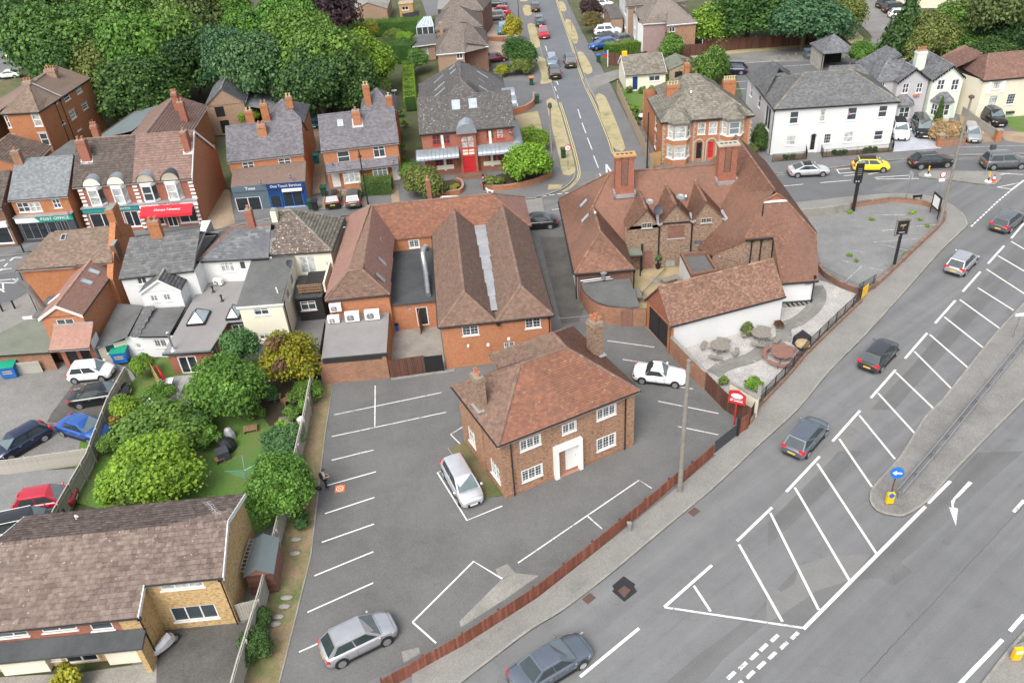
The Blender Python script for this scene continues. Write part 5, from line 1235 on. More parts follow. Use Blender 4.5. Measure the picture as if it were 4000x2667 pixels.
b.rooflight([B_,Cc,E2],(640,455),.6,.95);b.rooflight([B_,Cc,E2],(590,525),.6,.95);b.rooflight([D,A,E1],(455,480),.5,1.3,frame='upvc');b.rooflight([D,A,E1],(370,640),.35,1.4,frame='upvc',glass='upvc')
P_=[Vector(p)for p in((-37.6,56.75,2.5),(-34.25,56.65,2.5),(-34.5,59.05,3.35),(-37.8,59.05,3.35))];b.slope(P_,'plain','clay_n');b.gutter(P_[0],P_[1]);bq('box',(WF,-37.8,-34.5,59.0,59.1,3.35,3.5,),'lead_flashing',b.root,'lead')
b.wall((-37.3,57.6),(-34.5,57.55),0,2.4,'br_red',[('r',.4,1.3,.05,2.1,'opening'),('r',1.6,2.4,.05,2.1,'door_b')]);b.wall((-34.5,57.55),(-34.6,59.1),0,2.5,'white')
bq('path',([(-40.6,63.2,2.9),(-40.9,62.8,5.2),(-41.3,62.4,6.1)],.26,12,M['steel'],),'flue',b.root);b.done()
b=Bld('low_store','low brick outbuilding with large green mineral felt roof beside the back yard','outbuilding',(-40,58))
flat(b,[(-47.2,57.6),(-42.1,57.4),(-38.0,57.3),(-38.9,60.2),(-39.8,63.0),(-42,63.1),(-45,59.6)],1.95,'felt_g',edge='blackt');b.wall((-47,57.85),(-38.1,57.55),0,1.85,'br_old');b.wall((-40,63),(-44.8,60),0,1.9,'br_old')
bq('box',(WF,-42.6,-39.8,62.9,63,1.95,2.2,M['upvc'],),'parapet',b.root)
bq('box',(WF,-41.5,-38.9,62.5,66,2.2,2.4,M['felt_d'],),'flat_roof',b.root);b.done()
# white slate house and its gabled back wing
b=Bld('slate_house','white rendered house with weathered grey slate roof and central brick stack','house',(-30,67))
A,B_,Cc,D,E1,E2=[Vector(p)for p in((-33.6,63.8,4.75),(-27.2,64.3,4.75),(-26.8,71.2,4.75),(-32.6,70.9,4.75),(-33.15,67.4,6.8),(-27.0,67.75,6.8))]
b.slope([A,B_,E2,E1],'slatew','slate_w');b.slope([Cc,D,E1,E2],'slatew','slate_w');b.ridges([(E1,E2)],'slate_w',.1);b.gutter(A,B_,fascia='blackt')
box4(b,[(-33.5,64.0),(-27.2,64.5),(-27.0,71),(-32.8,70.8)],0,4.65,'white',{0:[(932,492,1000,545,'cas2')]})
L0=Fr(o=(-30.7,67.5),ang=.06);b.chimney(L0,0,0,6.2,7.9,1.0,.6,'br_orange2',2);b.flash(L0,0,0,6.55,1.0,.6,.3)
xl,xr,y0,y1,ze,zr=-31.75,-28.1,62.55,67.0,3.85,5.05;xm=-29.75
A,B_,Cc,D,E1,E2=[Vector(p)for p in((xl,y0,ze),(xr,y0,ze),(xr,y1-1,ze),(xl,y1-1,ze),(xm,y0,zr),(xm,y1,zr))]
b.slope([B_,Cc,E2,E1],'slatew','slate_w');b.slope([D,A,E1,E2],'slatew','slate_w');b.ridges([(E1,E2)],'conc',.1)
b.wall((xl+.12,y0+.12),(xr-.12,y0+.12),0,ze,'white',[(1025,612,1075,662,'georgian'),(1112,605,1162,655,'georgian')]);b.walls.add([(xl+.12,y0+.12,ze-.02),(xr-.12,y0+.12,ze-.02),(xm,y0+.12,zr-.06)],[(0,1,2)],M['white'])
b.wall((xr-.12,y0+.12),(xr-.12,y1),0,ze,'white',[(1240,560,1262,612,'cas1'),(1280,500,1300,552,'cas1')]);b.wall((xl+.12,y1),(xl+.12,y0+.12),0,ze,'white')
q=MB()
for a,c_ in((A,E1),(E1,B_)):q.hexa([p+Vector((0,k,z))for z in(-.2,.0)for p,k in((a,-.03),(c_,-.03),(c_,.02),(a,.02))])
q.build('bargeboard',b.root,'upvc');b.done()
# lean-to and felt roofed rooms behind
b=Bld('white_outhouse','low white outhouse with dark felt roofs between the extension and the patio','outbuilding',(-31,59.5))
q=MB();q.add([(-34.6,57.5,1.6),(-31.8,58.2,2.25),(-31.8,62.8,2.5),(-34.6,64.0,2.2)],[(0,1,2,3)],M['felt_d']);q.build('lean_to_roof',b.root)
b.slope([Vector((-32.3,58.8,2.0)),Vector((-30.8,58.2,2.3)),Vector((-30.6,62.2,2.66)),Vector((-31.9,62.8,2.4))],'slatew','slate_w')
flat(b,[(-30.8,58.1),(-28.2,57.8),(-28.1,62.4),(-30.7,62.5)],2.3,'felt_d',edge='blackt')
b.wall((-34.3,57.8),(-32.2,58.6),0,1.75,'creamw',[('r',.5,1.3,.9,1.7,'cas1')]);b.wall((-32.2,58.6),(-30.7,58.4),0,2.1,'white',[('r',.7,1.2,.9,1.4,'cas1')]);b.wall((-30.7,58.4),(-27.9,58.0),0,2.2,'white',[('r',.9,2.0,1.0,1.8,'georgian')])
b.done()
# patio extension with roof lanterns
b=Bld('patio_extension','flat pale grey roofed extension with glass lantern and open french doors','extension',(-25,60))
pts=[(-27.95,55.2),(-24.05,55.1),(-23.6,59.2),(-22.0,59.2),(-22.0,61.0),(-22.6,66.3),(-27.7,66.4)];flat(b,pts,2.25,'felt',edge='blackt')
q=MB()
for i in range(4):q.hexa([(x[0],x[1]+dy,z)for z in(2.22,2.34)for x,dy in((pts[i],0),(pts[i+1],0),(pts[i+1],.14),(pts[i],.14))],M['lead']if i else M['felt_s'])
q.build('roof_edge',b.root)
b.wall((-27.7,55.55),(-24.1,55.45),0,2.12,'br_red',[(1222,1025,1350,1160,'french')]);b.wall((-24.1,55.45),(-23.8,59.4),0,2.12,'br_red',[('r',.2,1.0,.1,2.0,'cas1'),('r',1.4,2.8,.1,2.0,'french')]);b.wall((-23.8,59.4),(-22.1,59.4),0,2.12,'br_red',[('r',.3,1.5,.8,1.9,'cas2')]);b.wall((-27.8,62),(-27.7,55.55),0,2.12,'white')
bq('box',(WF,-27.8,-24.0,55.38,55.5,1.95,2.12,),'fascia',b.root,'upvc')
def lantern(x0,x1,y0,y1,z,lab):
 q=MB();q.box(WF,x0-.08,x1+.08,y0-.08,y1+.08,z,z+.22);o=q.build('roof_lantern',b.root,'blackt');cx,cy=(x0+x1)/2,(y0+y1)/2;ym=min(.5,(y1-y0)*.25);ap=[(cx,y0+(cx-x0),z+.95),(cx,y1-(cx-x0),z+.95)]
 if ap[1][1]<=ap[0][1]:ap=[(cx,cy,z+.85),(cx,cy+.01,z+.85)]
 g=[(x0,y0,z+.22),(x1,y0,z+.22),(x1,y1,z+.22),(x0,y1,z+.22)]
 for fc in((g[0],g[1],ap[0]),(g[1],g[2],ap[1],ap[0]),(g[2],g[3],ap[1]),(g[3],g[0],ap[0],ap[1])):k=MB();k.poly(fc);k.build('pane',o,'sky_glass')
 k=MB();[k.tube(a,c_,.035,4)for a,c_ in((g[0],ap[0]),(g[1],ap[0]),(g[2],ap[1]),(g[3],ap[1]),(ap[0],ap[1]))];k.build('glazing_bar',o,'blackt')
lantern(-27.0,-25.6,59.2,61.1,2.25,'');lantern(-23.8,-22.8,59.6,61.1,2.25,'')
q=MB();q.tube((-27.2,55.8,2.25),(-27.2,55.8,3.8),.09,10);q.lathe((-27.2,55.8,3.8),[(.09,0),(.17,.05),(.17,.12),(.05,.2)],10);q.lathe((-27.2,55.8,2.25),[(.3,0),(.2,.1),(.1,.3)],10);q.build('flue',b.root,'steel')
for x,y in((-26.2,64.6),(-25.0,62.9)):bq('lathe',((x,y,2.25),[(.18,0),(.07,.15),(.07,.5),(.13,.52),(.1,.62)],8,),'roof_vent',b.root,'blackt')
b.done();TO(0,800);aircon((-26.0,65.8,2.3),.85,.55,.35,-.3,'lone air conditioner on the flat roof below the white wall')
TO(700,800,1742/700)
b=Bld('slate_terrace_house','white house with blue-grey slates and red clay hip tiles on its roof','house',(-24,68))
A,B_,Cc,D,E1,E2=[Vector(p)for p in((-27.55,66.2,4.6),(-21.0,65.9,4.6),(-20.6,71.6,4.6),(-26.9,71.8,4.6),(-24.4,69.0,6.35),(-21.0,69.0,6.35))]
b.slope([A,B_,E2,E1],'slatew','slate');b.slope([Cc,D,E1,E2],'slatew','slate');b.slope([D,A,E1],'slatew','slate');b.ridges([(A,E1),(D,E1),(E1,E2)],'clay_o',.1);b.gutter(A,B_,fascia='blackt')
b.wall((-27.4,66.4),(-22.5,66.2),0,4.5,'white',[(402,558,535,655,'fan3'),(585,545,648,632,'cas1')]);b.wall((-22.5,66.2),(-20.8,66.2),0,4.5,'white');b.wall((-26.8,71.6),(-27.4,66.4),0,4.5,'white')
q=MB();q.add([(-28.0,66.6,4.2),(-27.6,66.3,5.2),(-26.4,69.4,7.0),(-27.2,69.4,7.0),(-27.0,71.2,5.0),(-27.7,71.2,5.0)],[(0,1,2,3),(3,2,4,5)]);q.build('party_wall',b.root,'white')
L0=Fr(o=(-22.7,69.0),ang=0);b.chimney(L0,0,0,6.0,7.6,.6,.6,'br_red',1);b.done()
b=Bld('hipped_cream_house','cream house with large brown and grey hipped concrete tile roof and balcony','house',(-18,69))
A,B_,Cc,D,E1=[Vector(p)for p in((-20.9,66.3,4.65),(-15.35,66.1,4.65),(-15.05,72.6,4.65),(-20.3,72.9,4.65),(-19.5,70.9,6.75))]
A2=Vector((-20.7,70.9,6.75));b.slope([A,B_,E1,A2],'roll','conc_w');b.slope([B_,Cc,E1],'roll','conc_g');b.slope([Cc,D,A2,E1],'roll','conc_g');b.ridges([(B_,E1),(E1,Cc),(A2,E1)],'conc_g',.12);b.gutter(A,B_,fascia='blackt');b.gutter(B_,Cc,fascia='blackt')
b.wall((-20.8,66.5),(-15.55,66.3),0,4.55,'cream',[(1172,495,1332,672,'slid'),(1425,550,1465,598,'casd')]);b.wall((-15.55,66.3),(-15.3,72.4),0,4.55,'cream');b.wall((-20.5,72.6),(-20.8,66.5),0,4.55,'cream')
L0=Fr(o=(-20.75,69.9),ang=0);b.chimney(L0,0,0,6.2,7.3,.5,.7,'cream',0,flare=False)
bq('box',(WF,-17.9,-15.6,62.6,66.3,2.45,2.6,M['blackw'],),'balcony_deck',b.root)
for i in range(15):bq('box',(WF,-18.1+i*.14,-18.05+i*.14,62.5,62.55,2.6,3.4,),'slat',b.root,'wood_m')
for z in(2.75,3.0,3.25,3.42):bq('box',(WF,-18.15,-16.05,62.44,62.5,z,z+.06,),'rail',b.root,'wood_m')
bq('box',(WF,-15.9,-15.75,62.5,66.2,2.6,3.5,),'balcony_wall',b.root,'cream');b.done()
b=Bld('cream_wing','cream two-storey back wing with dark grey felt flat roof','house',(-20.6,63))
P4=[(-22.35,59.15),(-18.75,59.15),(-19.0,67.0),(-22.6,67.0)];q=MB();q.add([(x,y,3.85 if y<60 else 4.35)for x,y in[(-22.5,59.0),(-18.6,59.0),(-18.9,67.2),(-22.7,67.2)]],[(0,1,2,3)]);q.add([(-22.5,59.0,3.65),(-18.6,59.0,3.65),(-18.9,67.2,4.15),(-18.6,59.0,3.85),(-18.9,67.2,4.35),(-22.5,59.0,3.85)],[(0,1,3,5),(1,2,4,3)],M['upvc']);q.mi=[0 if i==0 else 1 for i in range(3)];q.mats=[M['felt_d'],M['upvc']];q.build('flat_roof',b.root)
b.wall(P4[0],P4[1],0,3.8,'cream',[(725,1000,872,1078,'fan2'),(780,1250,880,1310,'fan2')]);b.wall(P4[1],P4[2],0,4.1,'cream',[('r',2.2,3.2,2.6,3.5,'cas2'),('r',4.6,5.6,2.6,3.6,'cas2')]);b.wall(P4[3],P4[0],0,3.9,'cream');b.pipe(-18.68,59.5,0,3.8)
bq('tube',((-19.3,60.6,3.95),(-19.35,60.6,4.5),.06,6,),'vent_pipe',b.root,'upvc');dish((-18.9,64.5,4.6),.3,'darkgreyw',(.4,-.8,.4),.4,b.root);b.done()
b=Bld('black_extension','black boarded ground floor room under the balcony with one white window','extension',(-17,63))
P4=[(-18.4,62.2),(-16.2,62.25),(-15.9,65.9),(-18.7,66)];box4(b,P4,0,2.4,'blackw',{0:[(1180,930,1330,1030,'fan2')]});flat(b,[(-18.5,62.05),(-16.1,62.1),(-15.8,66),(-18.8,66)],2.46,'felt_bk');b.done()
# ------------------------------------------------------------ shops and houses across the upper street
def gabled(name,lab,cat,f,L,D_,ze,zr,spec,mat,wm,front=(),left=(),right=(),chim=(),ends=(0,0),vr=None,b0=None,**k):
 b=Bld(name,lab,cat,f.xy(L/2,D_/2));r=b.rectroof(f,0,L,0,D_,ze,zr,spec,mat,i0=ends[0],i1=ends[1],gab=(wm,.15),vr=vr,b0=b0,**k);zt=ze-.06
 b.wall(f.xy(.15,.2),f.xy(L-.15,.2),0,zt,wm,front);b.wall(f.xy(L-.15,.2),f.xy(L-.15,D_-.15),0,zt,wm,right);b.wall(f.xy(L-.15,D_-.15),f.xy(.15,D_-.15),0,zt,wm);b.wall(f.xy(.15,D_-.15),f.xy(.15,.2),0,zt,wm,left)
 for c in chim:b.chimney(f,*c[:4],**(c[4]if len(c)>4 else{}))
 return b,r
TO(0,0)
f=Fr((50,1365),(455,1335),4.9)
b,r=gabled('post_office','post office with pale slate roof and green and white fascia','shop',f,6.35,8.5,4.9,7.75,'slate','slate_l','br_orange2',[(118,1375,200,1448,'georgs'),(200,1372,280,1445,'georgs'),(358,1352,412,1418,'georgs')],chim=[(.6,3.9,7.0,8.5,dict(m='br_old',pots=1,w=.9,d=.65))])
SF=-0.7
def front(b,f,u0,u1,z0,zs,zt,vf,wm,style,fm,fasc=.55,lean=0):
 """shop front: wall with big glazing between z0 and zs, fascia board above"""
 b.wall(f.xy(u0,vf),f.xy(u1,vf),0,zs,wm,style);b.wall(f.xy(u1,vf),f.xy(u1,.25),0,zt,wm);b.wall(f.xy(u0,.25),f.xy(u0,vf),0,zt,wm)
 bq('hexa',([f(u,v-(lean if z==zt-.02 and v<vf else 0),z)for z in(zs,zt-.02)for u,v in((u0-.05,vf-.12),(u1+.05,vf-.12),(u1+.05,vf+.02),(u0-.05,vf+.02))],),'fascia',b.root,fm)
 bq('box',(f,u0-.1,u1+.1,vf-.25,.2,zt,zt+.09,),'cornice',b.root,'lead')
front(b,f,.1,6.2,.4,2.35,3.0,-.25,'darkgreyw',[('r',.3,2.9,.35,2.25,'shopb'),('r',3.1,4.0,.1,2.25,dict(STY['shopb'],name='door',nx=1)),('r',4.2,5.3,.35,2.25,'shopb')],'pogreen')
bq('hexa',([f(u,v,z)for z in(2.37,2.96)for u,v in((.1,-.4),(2.6 if z<2.5 else 2.2,-.4),(2.6 if z<2.5 else 2.2,-.37),(.1,-.37))],),'sign_panel',b.root,'wpaint')
txt('sign_lettering','POST OFFICE',b.root,f(4.35,-.4,2.67),.48,f.ex.to_3d(),(0,0,1),M['wpaint'],sx=1.1);q=MB();q.lathe((0,0,0),[(.28,0),(.28,.01)],16);o=q.build('sign_badge',b.root,'red');o.matrix_parent_inverse=Matrix();o.location=f(1.3,-.42,2.67)-wloc(b.root);o.rotation_euler=(R(90),0,0);o.scale=(1.4,.9,1)
b.done()
f=Fr((490,1275),(1290,1215),5.4)
b=Bld('twin_gabled_shops','pair of red brick shops with arched dormers under a brown roof half dark half red','shop',f.xy(6,4.5))
zr=9.0;L=12.75
for u0,u1,mt in((0,6.45,'conc_d'),(6.45,L,'clay_s')):
 b.slope([f(u0,0,5.4),f(u1,0,5.4),f(u1,4.5,zr),f(u0,4.5,zr)],'roll',mt);b.slope([f(u1,9,5.4),f(u0,9,5.4),f(u0,4.5,zr),f(u1,4.5,zr)],'roll',mt)
b.ridges([(f(0,4.5,zr),f(L,4.5,zr))],'clay_s',.13);b.gutter(f(0,0,5.4),f(L,0,5.4),fascia='trim')
b.wall(f.xy(.3,.25),f.xy(L-.15,.25),0,5.3,'br_red');b.wall(f.xy(L-.15,.25),f.xy(L-.15,10),0,5.3,'br_orange');b.wall(f.xy(L-.15,10),f.xy(.3,10),0,5.3,'br_red');b.wall(f.xy(.3,10),f.xy(.3,.25),0,5.3,'br_red');b.walls.add([f(L-.15,.25,5.25),f(L-.15,9,5.25),f(L-.15,4.5,zr-.1)],[(0,1,2)],M['br_orange']);b.walls.add([f(.3,9,5.25),f(.3,.25,5.25),f(.3,4.5,zr-.1)],[(0,1,2)],M['br_red'])
for a,c_ in((f(L,0,5.4),f(L,4.5,zr)),(f(L,4.5,zr),f(L,9.2,5.3))):b.gut.hexa([p+f.ex.to_3d()*k+Vector((0,0,z))for z in(-.28,.04)for p,k in((a,0),(c_,0),(c_,.05),(a,.05))],M['trim'])
b.chimney(f,1.35,2.6,6.6,9.2,1.0,.7,m='br_red',pots=2,label='left red stack over the dark half');b.flash(f,1.35,2.6,7.45,1.0,.7,.8);b.chimney(f,12.2,2.9,6.8,9.2,.68,.95,m='br_red',pots=1,label='right red stack over the red half');b.flash(f,12.2,2.9,7.7,.68,.95,.8)
TO(0,200,1742/700)
for i,(x,mt)in enumerate(((885,'zinc'),(1125,'zinc'),(1420,'zinc'),(1665,'darkgreyw'))):# arched dormers over white oriel windows
 d=ray(x,1290);o3=f(0,0);n3=Vector((-f.ex.y,f.ex.x,0));k=(o3-CAM).dot(n3)/d.dot(n3);p=CAM+d*k;uc=(Vector((p.x,p.y))-f.o).dot(f.ex);w_=.98
 q=MB();n=10;
 for j in range(n):
  a0,a1=math.pi*j/n,math.pi*(j+1)/n
  z=lambda a:5.35+.95*math.sin(a)
  q.poly([f(uc+w_*math.cos(a0),-.12,z(a0)),f(uc+w_*math.cos(a1),-.12,z(a1)),f(uc+w_*math.cos(a1),1.5,z(a1)+.03),f(uc+w_*math.cos(a0),1.5,z(a0)+.03)])
 o=q.build('arched_dormer',b.root,mt)
 q=MB();q.poly([f(uc+(w_-.06)*math.cos(math.pi*j/n),-.05,5.35+.9*math.sin(math.pi*j/n))for j in range(n+1)][::-1]);q.build('tympanum',o,'cream' if i<2 else 'stone_b')
 q=MB();hh=[(uc-.85,.2),(uc-.5,-.35),(uc+.5,-.35),(uc+.85,.2)]
 for z0,z1,s_ in((3.15,3.4,1.06),(4.95,5.3,1.03)):q.prism([f.xy(uc+(u-uc)*s_,v*s_)for u,v in hh],z0,z1,M['upvc'],bottom=True)
 for(u,v)in hh[1:3]:q.box(f,u-.06,u+.06,v-.03,v+.08,3.4,4.95,M['upvc'])
 q.box(f,uc-.44,uc+.44,-.34,-.3,4.15,4.22,M['upvc']);o=q.build('oriel_window',b.root)
 for a,c_ in zip(hh[:-1],hh[1:]):g=MB();g.poly([f(a[0],a[1]+.06,3.4),f(c_[0],c_[1]+.06,3.4),f(c_[0],c_[1]+.06,4.95),f(a[0],a[1]+.06,4.95)]);g.build('pane',o,'glass_l' if i%2 else 'glass')
q=MB()
for u in(.35,6.2,12.15):
 for j in range(5):q.box(f,u,u+.5,.16,.24,3.1+j*.42,3.3+j*.42)
o=q.build('quoin',b.root,'wpaint');o['kind']='stuff'
for u0,u1,fm,st in((.3,6.25,'teal',[('r',.4,3.0,.45,2.3,'shopw'),('r',3.15,4.0,.1,2.3,dict(STY['shopw'],name='door',nx=1)),('r',4.15,5.7,.45,2.3,'shopw')]),(6.45,L-.1,'wpaint',[('r',.3,2.1,.45,2.3,'shopw'),('r',2.4,3.5,.1,2.3,dict(STY['shopw'],name='door',nx=2)),('r',3.8,5.9,.45,2.3,'shopw')])):front(b,f,u0,u1,.4,2.45,3.0,-.2,'br_red',st,fm)
e3=f.ex.to_3d();txt('sign_lettering','Regent Shop',b.root,f(4.7,-.36,2.76),.3,e3,(0,0,1),M['wpaint']);txt('sign_lettering','NEW CHINA',b.root,f(9.7,-.36,2.86),.34,e3,(0,0,1),M['red'],sx=1.2)
for u in(.1,6.1,12.2):
 q=MB()
 for j in range(5):q.box(f,u,u+.4,-.3,-.19,.2+j*.46,.42+j*.46)
 o=q.build('stone_band',b.root,'wpaint');o['kind']='stuff'
b.done()
t=thing('shop_awning','red awning lettered Chinese Takeaway over the shop below the arched dormers','awning',f(9.6,-.8,2.3));q=MB();q.add([f(6.6,-1.35,2.1),f(12.2,-1.35,2.1),f(12.2,-.3,2.75),f(6.6,-.3,2.75),f(6.6,-1.4,1.8),f(12.2,-1.4,1.8)],[(0,1,2,3),(4,5,1,0),(5,2,1),(4,0,3)]);q.build('canvas',t,'redcloth')
sl=(f(0,-.3,2.75)-f(0,-1.35,2.1)).normalized();txt('lettering','Chinese Takeaway',t,f(9.5,-.85,2.43)+Vector((0,0,.02)),.38,e3,sl,M['wpaint'])
q=MB();q.box(f,6.6,6.66,-1.3,-.3,2.05,2.1);q.box(f,12.14,12.2,-1.3,-.3,2.05,2.1);q.build('arm',t,'steel')
# the two shops with a lower front, and the semi-detached pair
TO(900,0)
f=Fr((-25,1105),(505,1045),4.7)
b,r=gabled('grey_and_blue_shops','orange brick pair with a slate roof and grey and blue shopfronts below','shop',f,8.6,7.6,4.7,7.5,'slate','slate_p','br_orange',[(85,1098,165,1182,'fan2'),(328,1072,415,1150,'fan2')],chim=[(4.2,2.6,6.0,7.35,dict(m='br_orange',pots=2,w=.95,d=.75))],left=())
b.flash(f,4.2,2.6,6.55,.95,.75,.74)
q=MB();q.add([f(.4,-3.1,2.95),f(8.6,-3.9,2.95),f(8.6,.2,3.75),f(.4,.2,3.75)],[(0,1,2,3)]);q.build('lean_to_roof',b.root,'clay_hip');b.wall(f.xy(8.55,-3.9),f.xy(8.55,.3),0,3.0,'br_orange');b.wall(f.xy(.45,.3),f.xy(.45,-3.1),0,3.0,'slateblue');b.walls.add([f(8.55,-3.9,2.95),f(8.55,.2,2.95),f(8.55,.2,3.75)],[(0,1,2)],M['br_orange'])
for a,c_,fm,wd in((.45,4.3,'slateblue',[(12,1335,215,1470,'shopw')]),(4.3,8.55,'navy',[(275,1325,350,1420,dict(STY['shopw'],name='door',nx=1,frame='blue')),(358,1290,495,1410,dict(STY['shopw'],frame='blue'))])):
 va=-3.1-(a-.45)*.1;vb=-3.1-(c_-.45)*.1;b.wall(f.xy(a,va),f.xy(c_,vb),0,2.35,fm,wd);bq('hexa',([f(u,v,z)for z in(2.35,3.02)for u,v in((a,va-.1),(c_,vb-.1),(c_,vb),(a,va))],),'fascia',b.root,fm)
e3=(f(8.55,-3.9)-f(.45,-3.1)).normalized();txt('sign_lettering','Twee',b.root,f(2.5,-3.45,2.7),.5,e3,(0,0,1),M['wpaint']);txt('sign_lettering','One Touch Services',b.root,f(6.4,-3.84,2.72),.42,e3,(0,0,1),M['wpaint']);bq('hexa',([f(u,v,z)for z in(2.05,2.33)for u,v in((5.9,-3.95),(8.1,-4.15),(8.1,-3.85),(5.9,-3.65))],),'sun_blind',b.root,'upvc');b.done()
def hipcap(lab,c,w,ze,zr,mat,wm='br_orange',ch=()):
 L0=Fr(o=(c[0]-w/2,c[1]-w/2),ang=.05);b=Bld('rear_wing',lab,'rear wing',c);b.rectroof(L0,0,w,0,w*1.25,ze,zr,'slate',mat,i0=w/2-.01,i1=w/2-.01);box4(b,[L0.xy(.2,.2),L0.xy(w-.2,.2),L0.xy(w-.2,w*1.25-.2),L0.xy(.2,w*1.25-.2)],0,ze-.1,wm)
 for k in ch:b.chimney(L0,*k[:4],**k[4]);
 b.done()
hipcap('hipped slate rear wing with chimneys behind the grey and blue shops',(-25.6,101.0),5.2,5.3,7.4,'slate_p',ch=[(.8,.5,5.5,7.6,dict(w=.9,d=.6,m='br_orange2',pots=2)),(3.6,2.0,6.6,7.7,dict(w=.8,d=.5,m='br_orange2',pots=2,pm='pot_y')),(-.9,-.4,5,7.2,dict(w=.9,d=.5,m='br_orange2',pots=2,pm='pot_y'))])
f=Fr((615,1030),(1145,970),4.66)
b,r=gabled('semi_detached_houses','orange brick semi-detached pair with slate roof and white bay windows','house',f,8.85,7.6,4.66,7.56,'slate','slate_p','br_orange',[(728,1025,812,1110,'sash'),(972,990,1052,1075,'fan2'),('r',.45,1.35,.1,2.15,'door_w'),('r',7.45,8.3,.1,2.15,'door_w')],chim=[(4.45,2.6,6.0,7.7,dict(m='br_orange',pots=1,w=.9,d=.75))])
b.flash(f,4.45,2.6,6.6,.9,.75,.76);b.rooflight([f(0,0,4.66),f(8,0,4.66),f(8,3.8,7.56)],(748,838),.65,.9)
P_=[f(.2,-1.0,2.45),f(8.5,-1.0,2.45),f(8.5,.2,3.05),f(.2,.2,3.05)];b.slope(P_,'slate','slate_p');b.gutter(P_[0],P_[1])
for a,c_ in((1.9,4.0),(5.3,7.2)):
 b.wall(f.xy(a,-.7),f.xy(c_,-.7),0,2.4,'br_orange',[('r',.12,c_-a-.12,.75,2.3,dict(STY['fan3'],glass='glass_l'))]);b.wall(f.xy(c_,-.7),f.xy(c_,.2),0,2.4,'br_orange');b.wall(f.xy(a,.2),f.xy(a,-.7),0,2.4,'br_orange')
b.done();hipcap('pointed slate rear wing with chimneys behind the semi-detached pair',(-14.3,103.2),4.6,5.0,7.2,'slate_p',ch=[(1.2,1.2,5.6,7.9,dict(w=.8,d=.6,m='br_orange2',pots=2,pm='pot_y')),(3.9,-.4,4.6,6.8,dict(w=.8,d=.6,m='br_orange2',pots=1,pm='pot_y'))])
# office with barrel canopies
TO(1600,0)
f=Fr((65,915),(715,858),5.3)
b=Bld('canopied_office','red-framed brick office with dark roof, barrel-vaulted zinc canopies and red door','office',f.xy(5.5,8));L=10.95;ze,zr=5.3,8.15
b.slope([f(0,0,ze),f(L,0,ze),f(L,4,zr),f(0,4,zr)],'plainw','off_d')
b.slope([f(L,8,ze),f(0,8,ze),f(0,4,zr),f(L,4,zr)],'plainw','off_d');k_=(zr-ze)/4
b.slope([f(3.7,3.9,ze+3.9*k_+.03),f(6.9,3.9,ze+3.9*k_+.03),f(5.3,5.75,ze+5.75*k_+.03)],'plainw','off_d',th=.02)
RA,RB=f(5.3,5.7,9.35),f(5.3,13.4,9.35)
b.slope([f(-.3,8,ze),f(3.75,4.05,zr),RA,RB,f(-.4,18.5,ze)],'plainw','off_d');b.slope([f(10.7,18.5,ze),RB,RA,f(6.85,4.05,zr),f(10.95,8,ze)],'plainw','off_d');b.slope([f(10.7,18.5,ze),f(-.4,18.5,ze),RB],'plainw','off_d')
b.ridges([(f(0,4,zr),f(3.7,4,zr)),(f(6.9,4,zr),f(L,4,zr)),(f(3.7,4,zr),RA),(f(6.9,4,zr),RA),(RA,RB),(RB,f(-.4,18.5,ze)),(RB,f(10.7,18.5,ze))],'off_d',.13)
b.gutter(f(0,0,ze),f(L,0,ze),fascia='blackt')
b.wall(f.xy(.2,.25),f.xy(L-.2,.25),0,ze-.1,'br_red',[(155,915,210,990,'redw'),(222,912,275,985,'redw'),(522,880,572,950,'redw'),(590,875,640,945,'redw'),(175,1085,228,1140,'redw'),(245,1082,295,1135,'redw'),(538,1058,590,1105,'redw'),(602,1055,652,1100,'redw')])
b.wall(f.xy(L-.2,.25),f.xy(L-.2,18),0,ze-.1,'br_red');b.wall(f.xy(.2,18),f.xy(.2,.25),0,ze-.1,'br_red');b.wall(f.xy(L-.2,18),f.xy(.2,18),0,ze-.1,'br_red')
for u in(2.55,8.05):q=MB();q.box(f,u-.15,u+.15,.16,.24,.6,4.9);q.box(f,u-1.05,u+1.05,.18,.24,2.95,3.35);q.prism([f.xy(u-1,.15),f.xy(u+1,.15),f.xy(u+1,.24),f.xy(u-1,.24)],.75,1.25);q.build('cream_panel',b.root,'cream')
b.wall(f.xy(4.4,-.45),f.xy(6.4,-.45),0,5.2,'br_red',[('r',.25,1.75,.1,2.35,dict(STY['door_r'],nx=1)),('r',.25,1.75,2.45,3.3,dict(nx=2,ny=(.5,),frame='red',glass='cream',pane='panel',sill=False)),('r',.25,1.75,3.35,4.75,'redw')]);b.wall(f.xy(6.4,-.45),f.xy(6.4,.3),0,5.2,'br_red');b.wall(f.xy(4.4,.3),f.xy(4.4,-.45),0,5.2,'br_red')
def vault(pts2,name='barrel_vault'):
 """quarter or half barrel of standing seam zinc: list of (ring) point lists"""
 q=MB()
 for A_,B_ in zip(pts2[:-1],pts2[1:]):
  for j in range(len(A_)-1):q.poly([A_[j],B_[j],B_[j+1],A_[j+1]])
 for A_ in pts2[::1]:q.path([Vector(p)+Vector((0,0,.02))for p in A_],.03,4)
 q.poly(pts2[0][::-1]);q.poly(pts2[-1]);return q.build(name,b.root,'zinc')
vault([[f(5.4+1.15*math.cos(math.pi*j/10),v,5.15+1.15*math.sin(math.pi*j/10))for j in range(11)][::-1]for v in(-.75,-.25,.3,.85,1.4,1.95)]);q=MB();q.poly([f(5.4+1.0*math.cos(math.pi*j/10),-.6,5.15+1.0*math.sin(math.pi*j/10))for j in range(11)]);q.build('arched_panel',b.root,'cream')
